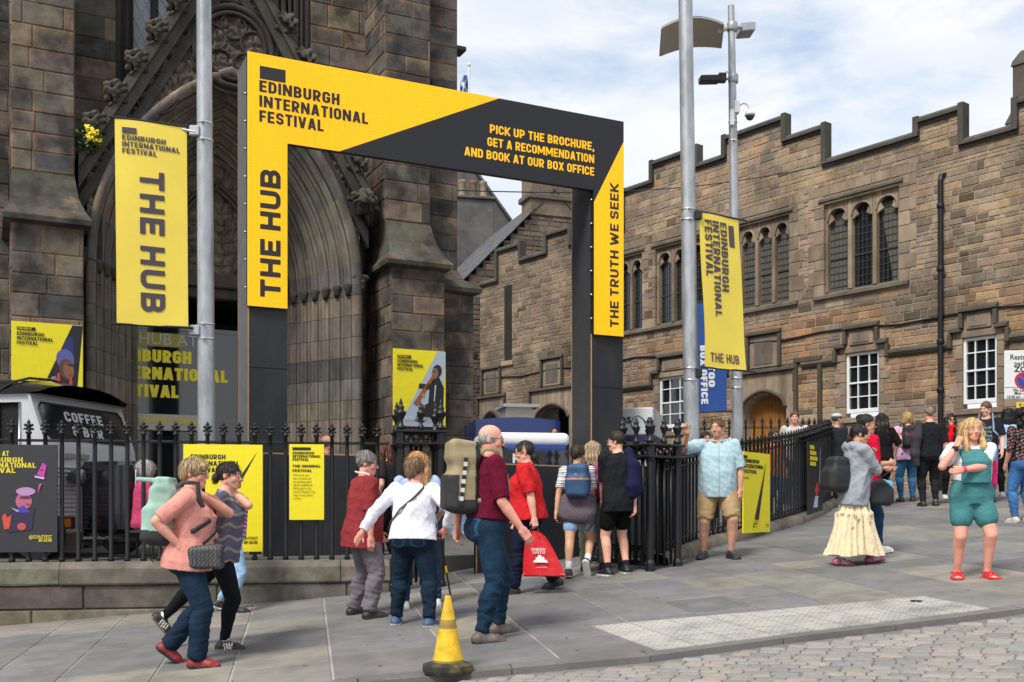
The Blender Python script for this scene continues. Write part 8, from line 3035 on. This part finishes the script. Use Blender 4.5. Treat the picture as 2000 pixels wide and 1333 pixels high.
# M: girl in grey hoodie and flowered skirt
f = Fr(1668, 1104, -82)
p = f.make('girl in grey hooded sweatshirt and cream flowered skirt walking right, hand to mouth', 1.60, [f.f(1640, 1106, .0, 8), f.f(1700, 1102, .015, -8)], [f.h(1690, 884, -.08), f.h(1700, 890, .1)],
           g=1.0, fem=True, lean=5, head=(-8, 6), skin='olive', h=.009, poles=(A3(.7, .3, -1), A3(-.3, .2, -1)), palms=(A3(-.6, -.8, 0), None), curl=(60, 55), seed=13)
p.build_body(); p.hair('bun', (.010, .009, .009), (.028, .025, .024))
p.top(lin(150, 156, 164), sl=.95, hem=.41, e=.030, noise=.012, esl=.020, hood=True, name='sweatshirt')
S = p.H
n_a, n_z = 144, 30
vs = np.zeros((n_z + 1, n_a, 3)); cs = np.zeros((n_z + 1, n_a, 3))
rr = np.random.RandomState(3)
fl_ = [(rr.uniform(0, 6.28), rr.uniform(.12, .75), rr.choice(3)) for _ in range(70)]
kcen = (p.ank[0] + p.ank[1]) / 2
for j in range(n_z + 1):
    v = j / n_z
    z = .60 * S * (1 - v) * .86 + .115 + .0 * v
    for i in range(n_a):
        a = 2 * math.pi * i / n_a
        amp = (.004 + .05 * v ** 1.1)
        r0 = .104 * S * .9 + .095 * v ** 1.1
        q_ = math.sin(a * 9 + 1.5 * math.sin(3 * a) + 1.2 * v)
        r = r0 + amp * (1.6 * abs(q_) ** .7 - .9) + .022 * v * math.sin(a * 4 + 5 * v) + (.012 * math.sin(a * 31) if .38 < v < .50 or v > .9 else 0)
        tier = .02 if v > .42 else 0
        r += tier
        ex = .86 + .0 * v; ey = .78 + .30 * v
        cx = p.C[0] * (1 - v); cy = kcen[1] * v * .6
        vs[j, i] = (cx + math.sin(a) * r * ex, cy + math.cos(a) * r * ey, z + .012 * v * math.sin(a * 5))
        c = A3(*lin(226, 212, 178))
        for (fa_, fv_, ft) in fl_:
            da = abs((a - fa_ + math.pi) % (2 * math.pi) - math.pi) * r0; dv = (v - fv_) * .75
            if da * da + dv * dv < .016 ** 2 * (1.2 if ft else .6):
                c = A3(*[lin(150, 120, 140), lin(190, 120, 130), lin(150, 140, 110)][ft])
        cs[j, i] = c
Fq = [(j * n_a + i, (j + 1) * n_a + i, (j + 1) * n_a + (i + 1) % n_a, j * n_a + (i + 1) % n_a) for j in range(n_z) for i in range(n_a)]
np_mesh('skirt', vs.reshape(-1, 3), np.array(Fq), M['cloth'], p.root, cs.reshape(-1, 3))
p.shoes(lin(176, 92, 124), lin(120, 66, 70), accent=(.7, .62, .6), socks=((.7, .68, .72), .2))
backpack(p, 'black nylon rucksack hanging low on the girl in grey sweatshirt', (.016, .017, .019), (.03, .03, .032), (.15, .10, .19), .10, .175, 'plain', straps=())
# N: man in red polo and sunglasses behind her
f = Fr(1690, 1086, -80)
p = f.make('dark-haired man in red polo and sunglasses walking behind the girl in grey', 1.71, [f.fd(1628, .1, .03, 22), f.f(1716, 1084, .01, -8)], [f.h(1738, 905, -.1), f.h(1730, 915, .15)], g=1.08, belly=.4, head=(-14, 4), skin='tan', h=.011, curl=(55, 50), seed=14, poles=(A3(.4, -.6, -1), None))
p.build_body(); p.hair('crop', (.012, .011, .011), (.03, .028, .027)); p.glasses(True); p.top(lin(190, 24, 52), sl=.5, hem=.44, e=.018); p.legs((.016, .045, .10), .985, .014); p.shoes((.66, .66, .66), (.7, .7, .7))
t, org = p.carried('shopping_bag', 'black and sky blue shopping bag carried by the man in red polo', 'shopping bag', A3(*f.h(1722, 985, -.14)))
b = Blob(.03); b.rbox(org + A3(0, 0, .14), A3(.02, .12, .11), .03); b.rbox(org + A3(.0, .02, .25), A3(.03, .09, .02), .015)
v_, f_ = b.mesh(.010, waves(8, .014, 20, 6)); np_mesh('bag', v_ - org, f_, M['nylon'], t, np.where(((v_[:, 2] - org[2]) + .8 * (v_[:, 1] - org[1]) > .29)[:, None], A3(*lin(110, 178, 214)), A3(.018, .02, .025)))
mb = MB(); mb.tube([tuple(A3(0, -.07, .27)), tuple(p.grip - org + A3(0, 0, 0)), tuple(A3(0, .08, .27))], .008, 6, (.02, .02, .02)); mb.build('handle', M['col'], t)
# O: woman in green dungarees
f = Fr(1897, 1132, 178)
p = f.make('blonde woman in teal dungaree shorts and red sandals standing at the right', 1.60, [f.f(1869, 1131, 0, 0, -16), f.f(1928, 1130, 0, 0, 14)], [f.h(1869, 872, -.13), f.h(1880, 918, -.24)],
           g=1.17, fem=True, belly=.3, head=(4, 4), skin='pink', h=.0085, poles=(A3(.9, .2, -1.2), A3(-1, .1, -.6)), palms=(A3(-.8, -.5, 0), A3(0, -1, -.2)), curl=(38, 22), hd=(A3(-.35, -.1, 1), None), seed=15)
p.build_body(lips=lin(196, 110, 105), brow=lin(130, 95, 70)); p.hair('longfront', lin(224, 192, 138), lin(168, 130, 84))
p.top((.74, .73, .73), sl=.36, hem=.60, e=.012, esl=.020, noise=.004)
S = p.H; TE = lin(72, 128, 132)
p.legs(TE, .30, .028, name='dungaree_shorts', m='cloth', noise=.006, wz=.63, ew=.026)
b = Blob(.03); p.torso(b, .030, low=False, drape=.82, flare=.014)
b.clip(p.C + p.U * .265 * S, p.U + p.Fw * .0); b.clip(p.waist - p.U * .03 * S, -p.U); b.clip(p.chest + p.X * .086 * S, p.X); b.clip(p.chest - p.X * .086 * S, -p.X); b.clip(p.chest - p.Fw * .0, -p.Fw)
p.put('bib', b, TE, M['cloth'], noise=waves(4, .005, 16))
for sg in (1, -1):
    p.strap('dungaree_strap', [p.around(.03, sg * .40, .775 * S), p.around(.032, sg * .45, .80 * S), p.NB * .42 + p.sh[0 if sg > 0 else 1] * .58 + p.U * .052, p.around(.03, sg * 2.6, .76 * S), p.around(.03, sg * 2.8, .66 * S)], .03, TE, m='cloth')
RS_ = lin(206, 24, 40)
for i in (0, 1):
    a, fd_, u = p.ank[i], p.fdir[i], p.fup[i]; sd = unit(np.cross(fd_, u))
    b = Blob(.01)
    b.rbox(a + fd_ * .034 * S - u * .0435 * S, A3(.025, .064, .001) * S, .009, np.stack([sd, fd_, u]))
    for k, (o, hh) in enumerate(((.060, .022), (.038, .013))):
        pts = [a + fd_ * o * S + sd * math.cos(q) * .036 * S + u * (-.045 + math.sin(q) * (.045 - hh) ) * S for q in [math.pi * j / 8 for j in range(9)]]
        b.chain(pts, [.007] * 9)
    b.chain([a + sd * math.cos(q) * .032 * S + fd_ * math.sin(q) * .030 * S - u * .010 * S for q in [2 * math.pi * j / 10 for j in range(11)]], [.007] * 11)
    b.cap(a + fd_ * .045 * S - u * .012 * S, a + fd_ * .026 * S - u * .004 * S, .011)
    p.put('sandal', b, RS_, M['shoe'], h=.006)
mb = MB(); w_ = p.wr[0] - unit(p.wr[0] - p.el[0]) * .03
d_ = unit(p.wr[0] - p.el[0])
mb.tube([tuple(w_ - d_ * .013), tuple(w_ + d_ * .013)], .034, 12, (.02, .02, .02)); mb.box(w_[0] - .02, w_[0] + .02, w_[1] + .018, w_[1] + .042, w_[2] - .022, w_[2] + .022, (.01, .01, .012), bev=.006); mb.build('watch', M['col'], p.root)
mb = MB(); w_ = p.wr[1] - unit(p.wr[1] - p.el[1]) * .01; d_ = unit(p.wr[1] - p.el[1]); mb.tube([tuple(w_ - d_ * .016), tuple(w_ + d_ * .016)], .033, 12, lin(214, 60, 110)); mb.build('wristband', M['col'], p.root)
t, org = p.carried('tote_bag', 'bright pink tote bag under the arm of the woman in teal dungarees', 'bag', p.waist - p.X * .20 - p.Fw * .10 - A3(0, 0, .10))
b = Blob(.04); b.rbox(org + A3(0, 0, .15), A3(.025, .07, .10), .035); b.cap(org + A3(.02, .03, .27), p.sh[1] + A3(.02, -.03, .05), .016)
v_, f_ = b.mesh(.01, waves(6, .012, 20)); np_mesh('bag', v_ - org, f_, M['nylon'], t, lambda P: np.tile(A3(*lin(214, 24, 106)), (len(P), 1)))
# ---- the crowd farther up the street
def simple(label, px, py, yaw, H, topc, botc, shoec, hairs, hairc, g=1.05, fem=False, sl=.45, hem=.45, skin='fair', hands=None, bottom=.985, feet=None, head=(0, 0), seed=20, sun=False, d=None, z0=None, hc2=None, mbot='denim', pat=None, **k):
    f = Fr(px, py, yaw, d, z0)
    k.setdefault('h', .0125)
    ft = feet or [(.10, .0, 0, 0), (-.10, .04, 0, 0)]
    hd_ = hands or [(.23, .04, .50 * H), (-.23, .06, .50 * H)]
    p = f.make(label, H, ft, hd_, g=g, fem=fem, head=head, skin=skin, seed=seed, **k)
    p.build_body(eyes=False, brow=(.02, .015, .012)); p.hair(hairs, hairc, hc2 or tuple(x * .5 for x in hairc))
    if sun: p.glasses(True)
    p.top(topc, sl=sl, hem=hem, e=.014, esl=.026 if sl < .6 else .014, pat=pat); p.legs(botc, bottom, .014, m=mbot, name='trousers' if bottom > .6 else 'shorts'); p.shoes(shoec, (.5, .5, .5) if shoec[0] > .3 else (.04, .04, .04))
    return p
def capon(p, c, label):
    t, org = p.carried('cap', label, 'cap', p.hp(0, 0, .05))
    b = Blob(.01)
    Mt = p.HM.T
    b.ell(p.hp(0, -.012, .052), A3(.088, .106, .078) * p.hs, Mt); b.clip(p.hp(0, 0, .05), -p.HM[:, 2]); 
    b.rbox(p.hp(0, .125, .052), A3(.055, .045, .001), .006, Mt)
    v_, f_ = b.mesh(.009); np_mesh('crown', v_ - org, f_, M['cloth'], t, lambda P: np.tile(A3(*c), (len(P), 1)))
BLK = (.014, .014, .016)
p = simple('man in pale grey cap and dark jacket walking right beyond the railing end', 1634, 988, -62, 1.78, (.028, .032, .04), (.02, .022, .03), BLK, 'crop', (.12, .11, .10), sl=.93, hem=.42, head=(-14, 0), skin='tan', seed=21, hands=[(.16, .1, .86), (-.2, .05, .86)])
capon(p, lin(190, 192, 198), 'pale grey baseball cap on the man in dark jacket')
p = simple('man in black cap and black tee just behind the dark-haired man in red', 1682, 990, -58, 1.72, (.014, .015, .018), (.02, .03, .05), BLK, 'crop', (.2, .18, .16), head=(-20, 0), skin='pink', seed=22, sl=.5)
capon(p, (.016, .018, .028), 'black baseball cap on the man behind the red polo')
p = simple('long-haired person in black tee seen from behind, arm held out right', 1722, 990, 4, 1.72, (.012, .012, .013), (.012, .012, .013), BLK, 'long', (.022, .017, .014), g=1.15, sl=.5, hem=.42, head=(-10, 4), seed=23, hands=[(.42, .16, 1.22), (-.2, .1, .86)], mbot='cloth', poles=(A3(.4, -.3, -1), None))
p = simple('blonde woman in pink tee and blue jeans walking away with black rucksack', 1772, 981, -4, 1.70, lin(212, 168, 196), lin(52, 98, 136), (.03, .03, .035), 'bob', lin(218, 186, 126), fem=True, g=1.12, hc2=lin(160, 124, 76), seed=24, hands=[(.2, .15, .95), (-.27, .02, .86)])
backpack(p, 'black rucksack with red trim on the blonde woman in pink tee', (.018, .018, .021), (.25, .02, .025), (.13, .08, .2), .19, .13, 'plain')
p = simple('grey-haired man in black tee and trousers seen from behind, jacket on arm', 1816, 990, -4, 1.77, (.015, .016, .019), (.018, .018, .021), (.02, .02, .022), 'crop', lin(150, 128, 108), g=1.12, seed=25, sl=.52, hem=.47, skin='pink', mbot='cloth', hands=[(.27, .0, .84), (-.2, .16, .98)])
t, org = p.carried('jacket', 'charcoal jacket slung down the left side of the grey-haired man in black', 'jacket', p.sh[1] + A3(-.05, -.1, -.75))
b = Blob(.04); q0 = p.sh[1] + A3(-.0, -.04, .04)
b.chain([q0 + A3(.02, .05, 0), q0 + A3(-.02, -.03, 0), q0 + A3(-.07, -.06, -.25), q0 + A3(-.08, -.05, -.52), q0 + A3(-.06, -.03, -.70)], [.05, .06, .085, .09, .06])
v_, f_ = b.mesh(.012, waves(9, .016, 18, 6, (1.5, 1, .4))); np_mesh('cloth', v_ - org, f_, M['cloth'], t, lambda P: np.tile(A3(*lin(64, 62, 66)), (len(P), 1)))
p = simple('dark-haired woman in sunglasses with bright red scarf walking towards us', 1856, 975, 176, 1.62, (.02, .02, .022), (.014, .014, .016), (.62, .62, .62), 'longfront', (.012, .010, .010), fem=True, sl=.93, hem=.44, seed=26, sun=True, skin='olive', mbot='cloth', hands=[(.2, .12, .82), (-.12, .25, 1.05)])
t, org = p.carried('scarf', 'bright red scarf round the neck of the woman in sunglasses', 'scarf', p.chest + p.Fw * .1)
b = Blob(.03); b.chain([p.NB + A3(-.07, -.02, .03), p.NB + A3(-.03, .08, .0), p.NB + A3(.03, .09, -.01), p.NB + A3(.07, -.02, .03)], [.035] * 4); b.chain([p.NB + A3(.0, .1, -.02), p.chest + A3(.03, .15, .05), p.chest + A3(.06, .15, -.10)], [.045, .055, .04])
v_, f_ = b.mesh(.011, waves(2, .01, 24)); np_mesh('cloth', v_ - org, f_, M['cloth'], t, lambda P: np.tile(A3(*lin(206, 20, 34)), (len(P), 1)))
def printp(P, o):
    k = (np.abs(P[:, 0]) < .10) & (P[:, 2] > .95) & (P[:, 2] < 1.32) & (P[:, 1] > 0)
    w = np.sin(P[:, 0] * 60 + 3 * np.sin(P[:, 2] * 31)) * np.sin(P[:, 2] * 45)
    o = o.copy(); o[k & (w > .35)] = A3(*lin(80, 130, 170)); o[k & (w < -.6)] = A3(*lin(170, 150, 90)); return o
p = simple('young man in dark printed tee with pale blue rucksack straps looking left', 1926, 982, 152, 1.80, (.018, .021, .028), lin(80, 112, 140), BLK, 'short', lin(104, 78, 54), head=(-28, 10), seed=27, pat=printp, hands=[(.24, .1, .9), (-.26, .12, .88)])
backpack(p, 'pale blue rucksack worn by the young man in dark printed tee', lin(140, 165, 196), lin(110, 135, 170), (.13, .08, .2), .19, .13, 'plain', strapc=lin(140, 165, 196))
p = simple('woman with long straight black hair in pale blue blouse and black trousers', 1970, 972, -6, 1.66, lin(160, 186, 222), (.013, .013, .015), (.5, .5, .5), 'long', (.010, .009, .010), fem=True, seed=28, sl=.5, hem=.52, mbot='cloth')
def floral(P, o):
    w = np.sin(P[:, 0] * 70 + 2 * np.sin(P[:, 2] * 40)) * np.sin(P[:, 2] * 62 + P[:, 1] * 40)
    o = o.copy(); o[w > .6] = A3(.30, .10, .10); o[w < -.62] = A3(.22, .22, .2); return o
p = simple('curly black-haired woman in dark floral top and flared jeans at the right edge', 1999, 1022, 8, 1.64, (.014, .014, .015), lin(58, 100, 148), (.5, .45, .4), 'curly', (.010, .009, .009), fem=True, seed=29, sl=.6, hem=.52, pat=floral)
# people inside the yard
simple('bald man half hidden inside the yard behind the narrow yellow panel', 637, 0, -60, 1.64, (.05, .05, .055), (.02, .02, .025), BLK, 'bald', lin(150, 120, 100), seed=31, d=14.6, z0=YZ, skin='pink', hands=[(.25, .1, .9), (-.25, .1, .9)])
simple('red-haired woman in dark patterned top inside the yard beside the left pier', 760, 0, 60, 1.62, (.03, .026, .03), (.02, .02, .02), BLK, 'long', (.16, .055, .03), seed=32, d=13.6, z0=YZ - .12, fem=True, sl=.3, head=(10, 0))
simple('ruddy grey-haired man inside the yard behind the leaning man', 1405, 0, 170, 1.76, (.60, .60, .58), (.03, .035, .05), BLK, 'crop', (.42, .40, .38), seed=33, d=17.5, skin='pink', head=(10, 5))
simple('brown-haired person in white behind the curved railing near the oak door', 1552, 0, 165, 1.88, (.55, .54, .52), (.03, .035, .05), BLK, 'short', (.14, .06, .03), seed=34, d=21.0)
simple('person in yellow vest inside the yard behind the right yellow banner post', 1378, 0, 190, 1.60, (.72, .55, .02), (.02, .025, .03), BLK, 'short', (.05, .035, .025), seed=35, d=16.6)
simple('person in orange and denim sitting out beyond the curved railing', 1510, 0, 200, 1.55, (.45, .14, .04), (.03, .06, .12), BLK, 'short', (.05, .035, .025), seed=36, d=18.4)
# seated person by the van
f = Fr(283, 0, -60, 12.75, YZ)
p = f.make('white-haired person in pink top sitting beside the coffee van behind the railing', 1.6, [(.10, .42, 0, 0), (-.10, .40, 0, 0)], [(.18, .3, .6), (-.18, .3, .6)], hipz=.28, g=1.1, fem=True, seed=37, h=.012, head=(0, 5))
p.build_body(eyes=False); p.hair('bob', (.55, .53, .5), (.4, .38, .36)); p.top(lin(190, 70, 110), sl=.5, hem=.22); p.legs((.03, .03, .035), .985, .012, m='cloth', wz=.36); p.shoes(BLK)
st = thing('stool', 'low black stool under the seated person in pink by the coffee van', 'stool', tuple(f.b))
mb = MB(); mb.box(-.18, .18, -.18, .18, .30, .34, bev=.01); mb.build('seat', M['black'], st)
for a, b_ in ((-.15, -.15), (.15, -.15), (.15, .15), (-.15, .15)):
    mb = MB(); mb.tube([(a, b_, 0), (a * .9, b_ * .9, .30)], .015, 8); mb.build('leg', M['black'], st)
